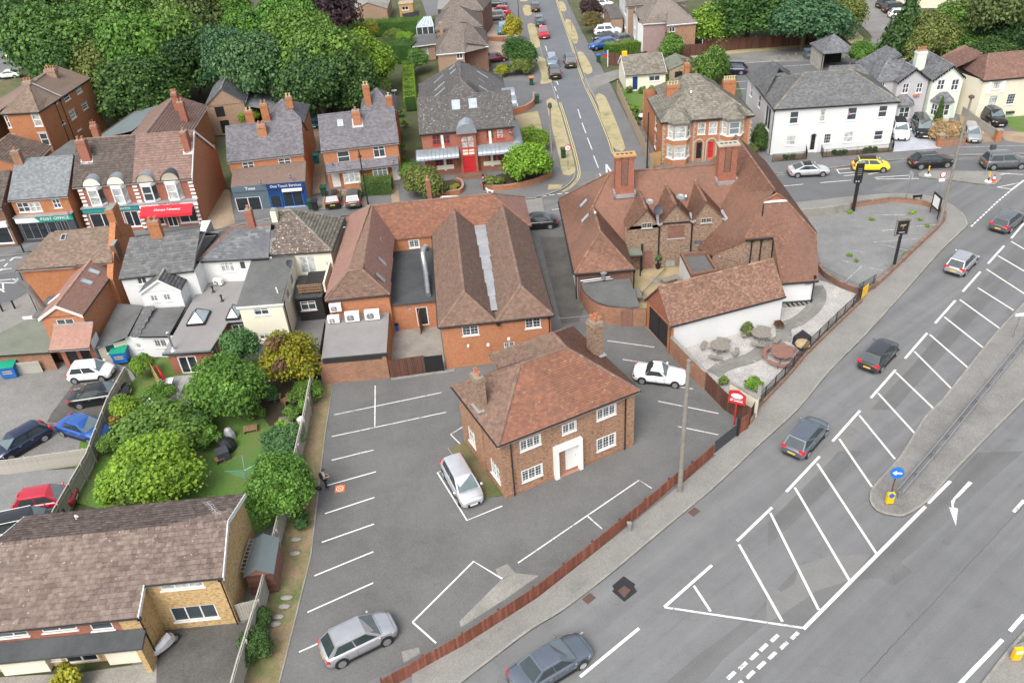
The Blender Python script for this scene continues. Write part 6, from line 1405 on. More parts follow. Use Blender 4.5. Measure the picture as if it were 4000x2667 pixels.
arc=lambda u,s=0:[f(u,-1.45+1.6*(1-math.cos(math.pi/2*j/6)),2.65+.75*math.sin(math.pi/2*j/6))for j in range(7)]
vault([arc(u)for u in np.linspace(-.6,4.3,12)]);vault([arc(u)for u in np.linspace(6.5,11.5,11)])
vault([[f(11.9-1.2*(1-math.cos(math.pi/2*j/6)),v,2.65+.75*math.sin(math.pi/2*j/6))for j in range(7)][::-1]for v in np.linspace(-1,7.5,14)])
for v in(9.0,12.2):vault([[f(10.6+u,v+1.2*math.cos(math.pi*j/8),4.9+.9*math.sin(math.pi*j/8))for j in range(9)]for u in(-1.6,-.9,-.2,.5,1.2)])
for x,y in((315,715),(430,705)):b.rooflight([f(0,0,ze),f(L,0,ze),f(L,4,zr)],(x,y),.95,1.35)
for x,y in((200,540),(205,590),(207,630),(290,460),(296,490)):b.rooflight([f(-.3,8,ze),RA,RB],(x,y),.45,1.6 if y>500 else .9)
for x,y in((495,510),(507,563),(510,610)):b.rooflight([f(10.7,18.5,ze),RB,RA],(x,y),.45,1.6)
for u0,u1 in((3.6,7.2),(3.9,6.9),(4.1,6.7)):i=(u0-3.6)*.5;bq('box',(f,u0,u1,-1.9+i*2,-.46,.1,.22+i*.7,),'step',b.root,'br_dark')
b.done()
# ------------------------------------------------------------ buildings further back, west
TO(0,200,1742/700)
f=Fr((0,612),(375,592),8.0);b=Bld('tall_brick_house','three-storey orange brick house with purple-brown hipped roof at the far left','house',f.xy(2.5,7));L=f.L;e=8.0
A,B_,B2,B3,C3,D=f(0,0,e),f(L,0,e),f(L+.1,2.5,e),f(L+.3,13.6,e),f(-3.6,13.6,e),f(-3.6,2.5,e)
R0,R1=f(1.9,4.7,9.9),f(1.2,13.4,9.9)
b.slope([A,B_,R0],'plainw','clay_hip');b.slope([B_,B3,R1,R0],'plainw','clay_hip');b.slope([C3,D,A,R0,R1],'plainw','clay_hip');b.ridges([(A,R0),(B_,R0),(R0,R1)],'clay_hip');b.gutter(A,B_,fascia='blackt');b.gutter(B_,B3,fascia='blackt')
q=MB();q.add([f(2.0,5.4,9.95),f(2.0,5.7,9.95),f(L+.2,5.7,8.1),f(L+.2,5.4,8.1)],[(0,1,2,3)]);q.build('party_verge',b.root,'lead')
b.wall(f.xy(.15,.2),f.xy(L-.1,.2),0,7.9,'br_orange2',[(8,625,92,752,'sash_t'),(315,602,398,735,'sash_t'),(85,815,155,915,'sash_t'),(392,795,472,920,'sash_t')])
b.wall(f.xy(L-.1,.2),f.xy(L+.1,13.4),0,7.9,'br_orange2',[(525,470,558,530,'cas2'),(618,392,685,508,'sash_t'),(735,308,795,438,'sash_t'),(678,550,740,688,'sash_t'),(798,488,858,590,'sash_t'),(595,660,632,730,'cas1'),(862,648,908,728,'sash'),(748,738,795,790,'cas1')]);b.wall(f.xy(-3.4,13.4),f.xy(-3.4,2),0,7.9,'br_orange2')
b.chimney(f,1.2,6.0,8.7,9.8,1.2,.8,m='br_tan',pots=3);b.chimney(f,2.1,10.2,8.7,10.0,1.5,.8,m='br_tan',pots=4)
for v in(3.9,5.2):p=f(L,v);b.pipe(p.x+.05,p.y,0,7.8)
b.done()
TO(0,0)
b=Bld('shop_rear_wing','brown tiled wing with tall brick stacks behind the twin gabled shops','rear wing',(-41,101));f=Fr(o=(-44.6,95),ang=.05);r=b.rectroof(f,0,7.6,0,14.5,4.8,6.6,'conc','clay_s',i0=0,i1=0,axis='v',gab=('br_orange2',.15),fascia='trim');box4(b,[f.xy(.2,.2),f.xy(7.4,.2),f.xy(7.4,14.3),f.xy(.2,14.3)],0,4.7,'br_orange2');b.chimney(f,5.2,10.0,5.5,7.9,.7,.9,m='br_red',pots=3);b.chimney(f,6.4,7.5,5,7.4,.8,.7,m='br_red',pots=2);b.done()
b=Bld('slate_blue_roof_building','single storey building with plain slate-blue sheet roof behind the shops','building',(-46,108));box4(b,[(-50.5,103),(-45.2,102),(-43.4,112),(-48.8,112.5)],0,4,'br_tan');q=MB();q.add([(-50.7,102.5,3.8),(-45,101.5,5.0),(-43.2,112,5.0),(-49,113,3.8)],[(0,1,2,3)]);q.build('roof',b.root,'felt_s');b.done()
b=Bld('flat_roof_workshop','grey flat roofed brick workshop with a red stack behind the post office','workshop',(-50,96));flat(b,[(-54.5,91.5),(-47.5,93),(-46.2,102),(-53,102)],4.3,'felt_d');box4(b,[(-54.3,91.7),(-47.7,93.2),(-46.4,101.8),(-52.8,101.8)],0,4.2,'br_orange2');L0=Fr(o=(-48.4,99.5),ang=0);b.chimney(L0,0,0,4.2,6.4,.8,.6,m='br_red',pots=3);b.done()
b=Bld('corner_shop','dark tiled shop with pale shopfront at the left edge beside the post office','shop',(-56,86));f=Fr(o=(-60.2,80.5),ang=-.03+.35*0);b.rectroof(f,0,8.0,1.4,9.4,4.6,7.0,'conc','conc_d',i0=0,i1=0,gab=('br_red',.15));b.wall(f.xy(0,1.6),f.xy(7.9,1.6),0,4.5,'br_dark',[('r',5.4,6.6,3.2,4.2,'sash'),('r',3.0,7.6,.4,2.4,'shopw')]);b.wall(f.xy(7.9,1.6),f.xy(7.9,9.2),0,4.5,'br_dark');bq('box',(f,2.8,7.8,1.3,1.6,2.4,3.0,),'fascia',b.root,'wpaint');b.done()
b=Bld('orange_gable_house','orange brick gable between the tall house and the pale slate roof','house',(-59,96));f=Fr(o=(-63,93),ang=.05);b.rectroof(f,0,8.6,0,7,4.3,6.3,'conc','clay_hip',i0=0,i1=0,axis='v',gab=('br_orange',.15));box4(b,[f.xy(.2,.2),f.xy(8.4,.2),f.xy(8.4,6.8),f.xy(.2,6.8)],0,4.2,'br_orange');b.done()
b=Bld('old_barn','old brick barn with dark openings, slate roof and corrugated lean-to among the trees','barn',(-36,115));f=Fr(o=(-38.6,111.5),ang=.12);b.rectroof(f,-.2,5.2,0,9,4.2,6.3,'slate','slate',i0=0,i1=0,axis='v',gab=('br_tan',.15));box4(b,[f.xy(0,.2),f.xy(5,.2),f.xy(5,8.8),f.xy(0,8.8)],0,4.1,'br_tan',{0:[('r',1.0,2.2,2.5,3.9,'opening'),('r',1.2,2.4,.2,2.0,'opening')]});q=MB();q.add([f(5,.3,3.6),f(8.6,.3,2.5),f(8.6,7,2.5),f(5,7,3.6)],[(0,1,2,3)]);q.build('lean_to_roof',b.root,'zinc');b.done()
b=Bld('mossy_garages','pair of low concrete garages with moss-covered roof and dark doors','garage',(-26.5,118));flat(b,[(-29.4,116.0),(-23.8,116.0),(-24.2,121),(-29.8,121.2)],2.3,'clay_hip',edge='conc');b.wall((-29.2,116.3),(-24.0,116.3),0,2.2,'conc',[('r',.25,2.4,.02,1.95,'garage'),('r',2.7,4.6,.02,1.95,'garage')]);b.wall((-24.0,116.3),(-24.4,120.9),0,2.2,'conc');b.done()
def shed(name,lab,x0,y0,x1,y1,h,hr,rm,wm,ang=0,cat='shed',axis='v',wins=None,i=0):
 b=Bld(name,lab,cat,((x0+x1)/2,(y0+y1)/2));f=Fr(o=(x0,y0),ang=ang);L_,D_=x1-x0,y1-y0
 if axis=='u':pr=[(f(-.1,-.1,h),f(L_+.1,-.1,h),f(L_+.1,D_/2,hr),f(-.1,D_/2,hr)),(f(L_+.1,D_+.1,h),f(-.1,D_+.1,h),f(-.1,D_/2,hr),f(L_+.1,D_/2,hr))]
 else:pr=[(f(-.1,D_+.1,h),f(-.1,-.1,h),f(L_/2,-.1,hr),f(L_/2,D_+.1,hr)),(f(L_+.1,-.1,h),f(L_+.1,D_+.1,h),f(L_/2,D_+.1,hr),f(L_/2,-.1,hr))]
 q=MB();[q.add([*p,*[v-Vector((0,0,.07))for v in p]],[(0,1,2,3),(7,6,5,4),(4,5,1,0),(6,7,3,2)])for p in pr];q.build('roof',b.root,rm)
 box4(b,[f.xy(0,0),f.xy(L_,0),f.xy(L_,D_),f.xy(0,D_)],0,h,wm,wins)
 if axis=='v':b.walls.add([f(0,0,h),f(L_,0,h),f(L_/2,0,hr)],[(0,1,2)],M[wm])
 b.done();return b
shed('summer_house','small dark timber summer house with pale sagging roof behind the slate houses',-10.2,112.6,-7.2,115.6,2.0,2.7,'felt','wood_r',axis='u')
shed('green_roofed_shed','timber shed with pale green roof behind the white bungalow',25.4,118.4,29.2,123.5,2.1,2.9,'felt_g','fence_p',.0,wins={0:[('r',.8,1.9,.05,1.8,'opening')]})
shed('boxy_shed','new pale timber shed with small dark window in the far garden',-17.0,172,-14.3,175,2.4,2.6,'fence_p','fence_n',axis='u',wins={0:[('r',.5,1.8,1.2,1.9,'casd')]})
shed('charcoal_garage','charcoal clad garden building with flat grey roof and white windows',-9.0,163,-3.2,172,2.9,3.1,'felt','darkgreyw',axis='u',cat='garden building',wins={0:[('r',2.0,4.0,1.8,2.3,'cas2')]})
shed('pale_roof_house','low brick house with pale sheet roof beside the copper beech',-26,168,-19,178,2.6,4.0,'conc','br_tan',cat='house')
# ------------------------------------------------------------ suburban houses along the side road
TO(1650,0,3.484)
b=Bld('hipped_brick_house','brown brick house with tall grey hipped roof nearest along the side road','house',(-4,131));ze=4.6;f=Fr((185,745),(590,710),ze);L=f.L
zr=7.2;A,B_,C1,C2,Cc,D=f(0,0,ze),f(4.3,0,ze),f(4.3,2.1,ze),f(8.0,2.1,ze),f(8.0,11,ze),f(0,8.4,ze);R0,R1=f(3.0,6.0,zr),f(4.7,6.0,zr)
b.slope([A,B_,R1,R0],'plainw','conc_h');b.slope([B_,C1,C2,R1],'plainw','conc_h');b.slope([D,A,R0],'plainw','conc_h');b.slope([C2,Cc,R1],'plainw','conc_h');b.slope([Cc,D,R0,R1],'plainw','conc_h');b.ridges([(A,R0),(C2,R1),(R0,R1),(D,R0),(Cc,R1)],'conc_h',.15)
for p,q in((A,B_),(C1,C2)):b.gutter(p,q,m='upvc')
b.wall(f.xy(.2,.2),f.xy(4.2,.2),0,4.5,'br_tan',[(465,722,548,805,'cas2')]);b.wall(f.xy(4.2,.2),f.xy(4.2,2.3),0,4.5,'br_tan');b.wall(f.xy(4.2,2.3),f.xy(7.8,2.3),0,4.5,'br_dark');b.wall(f.xy(7.8,2.3),f.xy(7.8,10.8),0,4.5,'br_tan');b.wall(f.xy(.2,8.2),f.xy(.2,.2),0,4.5,'br_tan');b.chimney(f,1.0,7.5,4.6,7.0,.5,.7,m='br_tan',pots=0);b.done()
def hiph(name,lab,fr,u1,v1,ze,zr,mt,wm,wins=(),i0=None,i1=None,ch=None):
 b=Bld(name,lab,'house',fr.xy(u1/2,v1/2));b.rectroof(fr,0,u1,0,v1,ze,zr,'plainw',mt,i0=i0,i1=i1);b.wall(fr.xy(.2,.2),fr.xy(u1-.2,.2),0,ze-.1,wm,wins);b.wall(fr.xy(u1-.2,.2),fr.xy(u1-.2,v1-.2),0,ze-.1,wm);b.wall(fr.xy(u1-.2,v1-.2),fr.xy(.2,v1-.2),0,ze-.1,wm);b.wall(fr.xy(.2,v1-.2),fr.xy(.2,.2),0,ze-.1,wm)
 if ch:b.chimney(fr,*ch,m='br_tan')
 b.done()
hiph('hipped_brick_house','brown brick hipped house, the middle one of the three on the side road',Fr((170,415),(820,360),4.8),7.7,8.6,4.8,7.4,'conc_h','br_tan',i0=2.9,i1=3.6)
hiph('hipped_brick_house','brown brick hipped house partly cut by the top edge, furthest up on the left',Fr((250,150),(840,135),4.8),7.6,8.5,4.8,7.4,'conc_h','br_dark',i0=3,i1=3.5)
TO(1650,0,3.484);b=Bld('flat_garage','low flat grey roofed extension left of the hipped brick houses','extension',(-10,143));flat(b,[(-12.5,139.5),(-8.7,140.2),(-8.9,147),(-12.5,147)],2.6,'felt_d',edge='upvc');b.wall((-12.4,140.2),(-8.9,140.5),0,2.5,'br_tan',[('r',1.2,2.3,1.0,2.0,'cas1')]);b.done()
b=Bld('conservatory','white framed conservatory with glazed hipped roof behind the first hipped house','conservatory',(-11,156));f=Fr(o=(-12.6,153.5),ang=0)
for u in(0,1,2,3):bq('box',(f,u-.05,u+.05,0,.08,0,2.2,),'post',b.root,'upvc')
q=MB();q.box(f,0,3,0,.08,2.15,2.25);q.box(f,0,3,0,.06,0,.5);q.build('frame',b.root,'upvc');b.wall(f.xy(0,.06),f.xy(3,.06),.5,2.15,'glass');q=MB();q.add([f(0,0,2.25),f(3.1,0,2.25),f(2.6,1.8,3.5),f(1.5,1.8,3.5),f(0,3.4,2.25)],[(0,1,2,3),(0,3,4)]);q.build('glass_roof',b.root,'sky_glass')
q=MB();[q.tube(f(u,0,2.28),f(1.5+u*.36,1.8,3.53),.05,4)for u in(0,.8,1.6,2.4,3.1)];q.build('glazing_bar',b.root,'upvc');b.done()
TO(2200,0,3.484)
b=Bld('white_gabled_house','house with white rendered street front, mauve side and grey hipped roof behind the clipped hedge','house',(28,138));ze=4.6;f=Fr((1085,330),(1385,310),ze);zr=7.3
A,B_,C1,C2,Cc,D=f(0,0,ze),f(3.5,0,ze),f(3.5,-1.6,ze),f(8.3,-1.2,ze),f(8.3,7.5,ze),f(-.6,7.5,ze);R0,R1=f(2.6,4.0,zr),f(4.6,4.0,zr)
b.slope([A,B_,C1,C2,R1,R0],'plainw','conc_h');b.slope([C2,Cc,R1],'plainw','conc_h');b.slope([Cc,D,R0,R1],'plainw','conc_h');b.slope([D,f(-1.0,3.5,5.9),A,R0],'plainw','conc_h');b.ridges([(A,R0),(C2,R1),(R0,R1)],'conc_h',.15);b.gutter(A,B_,m='upvc');b.gutter(C1,C2,m='upvc')
b.wall(f.xy(.1,.2),f.xy(3.6,.2),0,4.5,'br_mauve');b.wall(f.xy(3.6,-1.4),f.xy(8.1,-1.0),0,4.5,'br_brown',[(1440,362,1522,442,'cas2'),(1565,545,1640,625,'cas2')]);b.wall(f.xy(8.1,-1),f.xy(8.1,7.3),0,4.5,'br_brown');b.wall(f.xy(-.6,7.3),f.xy(-.6,1.4),0,4.6,'white',[('r',1.5,3.0,2.8,4.2,'cas2'),('r',1.5,3.2,.7,2.2,'cas3')]);b.walls.add([f(-.6,7.3,4.6),f(-.6,1.4,4.6),f(-.6,4.2,6.3)],[(0,1,2)],M['white']);b.wall(f.xy(-.6,1.4),f.xy(.1,.2),0,4.5,'white');b.done()
b=Bld('white_gabled_house','white fronted brick house with a dark lean-to garage, cut by the top edge','house',(27,149));f=Fr((885,90),(1190,65),4.8);b.rectroof(f,-.3,10,0,9,4.8,7.4,'plainw','conc_h',i0=0,gab=('white',.2));b.wall(f.xy(0,.2),f.xy(9.8,.2),0,4.7,'br_tan');b.wall(f.xy(0,8.8),f.xy(0,.2),0,4.8,'white',[('r',5.2,7.0,2.9,4.3,'cas2'),('r',5.2,7.0,.7,2.2,'cas3')]);b.wall(f.xy(9.8,.2),f.xy(9.8,8.8),0,4.7,'br_tan');L0=Fr(o=(21.2,148.4),ang=.03);b.slope([L0(0,0,2.4),L0(2.3,0,2.4),L0(2.3,7,3.2),L0(0,7,3.2)],'plainw','off_d');box4(b,[L0.xy(.1,.1),L0.xy(2.2,.1),L0.xy(2.2,7),L0.xy(.1,7)],0,2.4,'br_tan');L0=Fr(o=(35,152),ang=0);b.chimney(L0,0,0,5,8.6,.6,.6,m='br_tan',pots=0);b.done()
f=Fr((845,1035),(1405,990),2.35);b,r=gabled('white_bungalow','small white bungalow with dark door, trellis and grey concrete tile roof','bungalow',f,5.9,6.6,2.35,4.0,'conc','conc_g','cream',[(945,1045,1012,1225,'door_n'),(1168,1028,1318,1110,'cas2')],vr=4.2,verge='trim');L0=f;bq('box',(f,.2,.9,4.0,4.6,3.5,4.5,),'chimney',b.root,'yellow')
q=MB();[q.tube(f(.5+i*.14,.1,.3),f(.35+i*.22,.1,2.2),.015,4)for i in range(4)];[q.tube(f(.4,.1,.5+j*.3),f(1.0,.1,.5+j*.3),.015,4)for j in range(6)];q.build('trellis',b.root,'wpaint');b.done()
# ------------------------------------------------------------ villa with bay windows
TO(2200,0)
f=Fr((665,835),(1305,785),5.1);b=Bld('bay_windowed_villa','red brick and stone villa with twin bays, arched doorways and grey tiled roof','villa',f.xy(5,4));L=10.6;D_=8.4
b.rectroof(f,0,L,0,D_,5.1,7.75,'conc','conc_g',i0=4.1,i1=4.2,fascia='blackt');b.rectroof(f,1.6,9.4,6.5,13.0,4.9,7.2,'conc','conc_g',i0=3.2,i1=3.2,gut=False)
b.wall(f.xy(.25,.25),f.xy(L-.25,.25),0,5.0,'br_orange',[(915,835,968,918,'sash'),(992,828,1048,915,'sashw'),(905,970,942,1080,'door_b'),(985,965,1020,1075,'door_r')]);b.wall(f.xy(L-.25,.25),f.xy(L-.25,D_-.2),0,5,'br_orange');b.wall(f.xy(.25,12),f.xy(.25,.25),0,5,'br_orange',[('r',7.5,8.6,2.8,4.4,'sash'),('r',7.5,8.6,.6,2.2,'sash')]);b.wall(f.xy(9.2,12.8),f.xy(.25,12.8),0,4.8,'br_orange');b.wall(f.xy(9.2,8),f.xy(9.2,12.8),0,4.8,'br_orange')
for uc in(2.15,8.25):
 hx=[(uc-1.35,.25),(uc-.75,-.62),(uc+.75,-.62),(uc+1.35,.25)];
 for z0,z1,m_ in((0,.75,'br_orange'),(.75,.9,'trim'),(2.25,2.5,'stone_b'),(2.5,3.05,'br_orange'),(3.05,3.2,'trim'),(4.75,5.05,'stone_b')):s_=1.05 if m_=='trim' else 1.0;q=MB();q.prism([f.xy(uc+(u-uc)*s_,.25+(v-.25)*s_)for u,v in hx],z0,z1,bottom=True);q.build('bay_band',b.root,m_)
 for z0,z1 in((.9,2.25),(3.2,4.75)):
  for i,(p,q_)in enumerate(zip(hx[:-1],hx[1:])):b.wall(f.xy(*p),f.xy(*q_),z0,z1,'stone_b',[('r',.16,(1.34 if i==1 else .9),z0+.05,z1-.05,'sashw')])
 ap=f(uc,.9,6.35);r_=[f(uc-1.6,.3,5.1),f(uc-.9,-.85,5.1),f(uc+.9,-.85,5.1),f(uc+1.6,.3,5.1)];[b.slope([p,q_,ap],'conc','conc_g')for p,q_ in zip(r_[:-1],r_[1:])];b.slope([r_[3],f(uc+1.2,1.6,5.9),ap],'conc','conc_g');b.slope([f(uc-1.2,1.6,5.9),r_[0],ap],'conc','conc_g');b.ridges([(p,ap)for p in r_],'conc_g',.09)
q=MB()
for u in(.28,3.75,6.75,L-.45):
 for j in range(16):w_=.3 if j%2 else .18;q.box(f,u,u+w_,.18,.26,.2+j*.3,.4+j*.3)
o=q.build('quoin',b.root,'stone_b');o['kind']='stuff'
for u in(4.5,5.95):
 q=MB();n=8;
 for j in range(n):a0,a1=math.pi*j/n,math.pi*(j+1)/n;q.hexa([f(u+r*math.cos(a),v,2.1+r*math.sin(a))for v in(.12,.3)for r,a in((.5,a0),(.66,a0),(.66,a1),(.5,a1))])
 q.box(f,u-.66,u-.5,.12,.3,0,2.1);q.box(f,u+.5,u+.66,.12,.3,0,2.1);q.build('arch',b.root,'stone_b')
b.chimney(f,2.3,5.2,5.6,7.25,1.45,.65,m='br_orange2',pots=4,pm='pot_y',row='u');b.chimney(f,9.0,5.6,5.6,7.2,1.45,.65,m='br_orange2',pots=5,pm='pot_y',row='u');b.chimney(f,5.3,11.4,6,7.7,.6,.6,m='br_orange2',pots=1);bq('lathe',(f(4.0,3.2,7.0),[(.12,0),(.12,.2),(.2,.22),(.08,.4)],8,),'roof_vent',b.root,'steel');b.done()
# ------------------------------------------------------------ white office with slate roof
TO(3000,0)
f=Fr((40,745),(905,690),5.6);b=Bld('white_office','large white rendered office with streaked slate hipped roof','office',f.xy(7,5));L=f.L
b.rectroof(f,0,L,0,9.4,5.6,8.0,'slate','slate_w',i0=4.4,i1=4.3,fascia='blackt',rid='conc_g');
b.slope([f(-.1,13,5.6),f(0,4,5.6),f(2.5,8,7.7),f(2.6,11,7.6)],'slate','slate_w');b.slope([f(5.4,11,5.6),f(2.6,11,7.6),f(2.5,8,7.7),f(5.4,6,5.8)],'slate','slate_w');b.slope([f(5.4,13,5.6),f(-.1,13,5.6),f(2.6,11,7.6)],'slate','slate_w');b.slope([f(8.5,9,5.6),f(14,9,5.6),f(13.2,11,6.6),f(9.5,11,6.6)],'slate','slate_w')
b.wall(f.xy(.2,.25),f.xy(L-.2,.25),0,5.5,'white',[(148,758,208,845,'sash'),(352,742,392,830,'sash'),(540,730,605,820,'sash'),(752,718,812,800,'sash'),(125,925,188,992,'sashw'),(380,910,428,980,'geo1'),(516,898,580,970,'sashw'),(722,888,782,955,'sash'),(290,915,320,1020,'door_b')]);b.wall(f.xy(L-.2,.25),f.xy(L-.2,9.2),0,5.5,'white');b.wall(f.xy(.2,12.8),f.xy(.2,.25),0,5.5,'white',[('r',1.5,2.5,3.5,5.0,'sash'),('r',5.5,6.5,3.5,5.0,'sash'),('r',9.0,11.2,2.4,5.0,'cas2')]);b.wall(f.xy(L-.2,9.2),f.xy(.2,12.8),0,5.5,'white')
q=MB();u=4.95;n=8
for j in range(n):a0,a1=math.pi*j/n,math.pi*(j+1)/n;q.hexa([f(u+r*math.cos(a),v,2.0+r*math.sin(a))for v in(.1,.28)for r,a in((.45,a0),(.58,a0),(.58,a1),(.45,a1))])
q.box(f,u-.58,u-.45,.1,.28,0,2.0);q.box(f,u+.45,u+.58,.1,.28,0,2.0);q.build('porch_arch',b.root,'trim');p=f(.12,.12);b.pipe(p.x,p.y,0,5.5);b.done()
# grey and mint cottages
TO(3400,0,1742/600)
f=Fr((310,940),(690,905),5.0)
def cottage(lab,u0,u1,uc,zr,wm,mt,wins,bay,back=6.0,v=0.0):
 b=Bld('gabled_cottage',lab,'cottage',f.xy((u0+u1)/2,3));A,B_,Cc,D,E1,E2=f(u0,v,5),f(u1,v,5),f(u1,back,5),f(u0,back,5),f(uc,v,zr),f(uc,back,zr)
 b.slope([D,A,E1,E2],'slate',mt);b.slope([B_,Cc,E2,E1],'slate',mt);b.ridges([(E1,E2)],mt);v0=v+.25;b.wall(f.xy(u0+.15,v0),f.xy(u1-.15,v0),0,4.95,wm,wins);b.walls.add([f(u0+.15,v0,4.93),f(u1-.15,v0,4.93),f(uc,v0,zr-.08)],[(0,1,2)],M[wm]);b.wall(f.xy(u1-.15,v0),f.xy(u1-.15,back),0,4.9,wm);b.wall(f.xy(u0+.15,back),f.xy(u0+.15,v0),0,4.9,wm)
 n=8
 for P0,P1 in((A,E1),(E1,B_)):
  q=MB()
  for i in range(n):
   a,c_=P0.lerp(P1,i/n),P0.lerp(P1,(i+1)/n);mid=(a+c_)/2;q.poly([a-Vector((0,0,.12)),mid-Vector((0,0,.36)),c_-Vector((0,0,.12)),c_,a]);q.poly([a,c_,c_-Vector((0,0,.12)),mid-Vector((0,0,.36)),a-Vector((0,0,.12))])
  q.build('bargeboard',b.root,'blackt')
 u_,w_=bay;hx=[(u_-w_,v0),(u_-w_*.62,v0-1.1),(u_+w_*.62,v0-1.1),(u_+w_,v0)]
 for i,(p,q_)in enumerate(zip(hx[:-1],hx[1:])):Lk=(Vector(f.xy(*q_))-Vector(f.xy(*p))).length;b.wall(f.xy(*p),f.xy(*q_),0,2.45,wm,[('r',.2,Lk-.2,.8,2.2,'georgs')])
 r_=[(u_-w_-.15,v0),(u_-w_*.62-.1,v0-1.35),(u_+w_*.62+.1,v0-1.35),(u_+w_+.15,v0)];t_=[(u_-w_*.35,v0,3.4),(u_+w_*.35,v0,3.4)]
 b.slope([f(*r_[1],2.5),f(*r_[2],2.5),f(*t_[1]),f(*t_[0])],'slate',mt);b.slope([f(*r_[0],2.5),f(*r_[1],2.5),f(*t_[0])],'slate',mt);b.slope([f(*r_[2],2.5),f(*r_[3],2.5),f(*t_[1])],'slate',mt);return b
b=cottage('grey rendered cottage with slate gable, flower boxes and slate-roofed bay',0,4.1,2.04,6.5,'greyr','slate',[(365,945,435,1060,'georgs'),(522,940,590,1055,'georgs')],(1.1,1.35))
b.slope([f(-2.1,1.0,5),f(.2,1.0,5),f(2.04,3.0,6.8),f(-.2,3.0,6.8)],'slate','slate');b.slope([f(-2.1,6,5),f(-2.1,1.0,5),f(-.2,3,6.8),f(-.2,5,6.8)],'slate','slate');b.slope([f(2.2,8.5,7.0),f(-1.5,8.5,5),f(-1.0,4,5.6),f(2.04,4,7.0)],'slate','slate');b.wall(f.xy(-1.9,1.2),f.xy(.15,1.2),0,4.9,'greyr',[(115,930,165,985,'cas2')]);b.ridges([(f(-2.1,1,5),f(-.2,3,6.8)),(f(-.2,3,6.8),f(2.04,3,6.8))],'slate')
for u in(.95,2.75):bq('box',(f,u-.35,u+.35,-.0,.22,3.1,3.3,),'flower_box',b.root,'pot')
b.done()
b=cottage('pale mint cottage with slate gable and tall white chimney',4.1,8.2,6.35,6.6,'mint','slate',[(760,905,840,1025,dict(STY['georgs'],surround=.16)),(920,900,1000,1030,dict(STY['georgs'],surround=.16))],(5.9,1.3),back=6.5,v=-.4);b.chimney(f,4.1,3.4,5.2,7.2,1.2,.75,m='mint',pots=4);b.done()
f=Fr((1290,915),(1742,875),5.0);b=Bld('cream_cottage','cream walled cottage with red-brown tiled roof, shutters and climbing plant','cottage',f.xy(6,4))
b.rectroof(f,0,14,0,7,5.0,7.0,'plainw','clay_r',i0=2.0,i1=0,fascia='blackt');b.slope([f(-2.6,9,4.6),f(-2.4,4.6,4.8),f(-.5,3.8,6.1),f(2,4.5,6.6),f(2,9,6.6)],'plainw','clay_r');b.wall(f.xy(.15,.2),f.xy(13.8,.2),0,4.9,'creamw',[(1395,915,1475,1015,dict(STY['geo1'],bars=(3,4))),(1340,1080,1440,1205,dict(STY['geo1'],bars=(3,4))),(1548,1062,1640,1190,dict(STY['geo1'],bars=(3,4)))]);b.wall(f.xy(-2.2,8.6),f.xy(.15,.2),0,4.9,'creamw')
for u in(.95,2.65):bq('box',(f,u-.22,u+.22,.12,.2,3.3,4.7,),'shutter',b.root,'wpaint')
for u in(1.75,4.4):bq('box',(f,u-.45,u+.45,-.1,.2,.62,.85,),'window_box',b.root,'dgreen')
b.done()
b=Bld('timber_pavilion','open timber pavilion with pyramid slate roof in the back car park','pavilion',(49.7,121));f=Fr(o=(47.3,118.6),ang=0);b.rectroof(f,0,4.7,0,5.2,2.7,4.5,'slate','slate',i0=2.34,i1=2.34,gut=False);
for u in(.3,4.3):bq('box',(f,u,u+.15,.3,.45,0,2.6,),'post',b.root,'wood')
b.wall(f.xy(.2,5),f.xy(.2,.4),0,2.6,'fence');b.wall(f.xy(.2,4.0),f.xy(4.5,4.0),0,2.6,'blackw');b.done()
b=Bld('large_white_house','large white rendered house partly hidden by trees at the top right corner','house',(76,150));box4(b,[(71.5,150),(100,141),(105,155),(76,164)],0,5.5,'creamw',{0:[('r',1.5,3,3.2,4.6,'sash'),('r',6,7.5,3.2,4.6,'sash'),('r',1.5,3,.8,2.2,'sash')]});b.slope([Vector((71,149.5,5.5)),Vector((100.5,140.5,5.5)),Vector((103,148,8.5)),Vector((73.5,157,8.5))],'slate','slate');b.done()
b=Bld('white_wing','white house end wall with ivy at the right edge of the picture','house',(84,126));box4(b,[(79,121),(90,118),(93,130),(81,133)],0,7.5,'creamw');b.done()
for i,(x,y,w_,lab)in enumerate(((-62,176,14,'red brick house cut by the top edge above the far trees'),(-38,182,10,'orange brick house with small windows behind the pale poplar'))):
 f=Fr(o=(x,y),ang=.08);b,r=gabled('brick_house',lab,'house',f,w_,8,5,7.5,'conc','clay_s','br_tan',[('r',1,2.2,3.2,4.5,'cas2'),('r',5,6.2,3.2,4.5,'cas2'),('r',1.2,3.2,.8,2.2,'cas3'),('r',5,7,.8,2.2,'cas3')]);b.done()
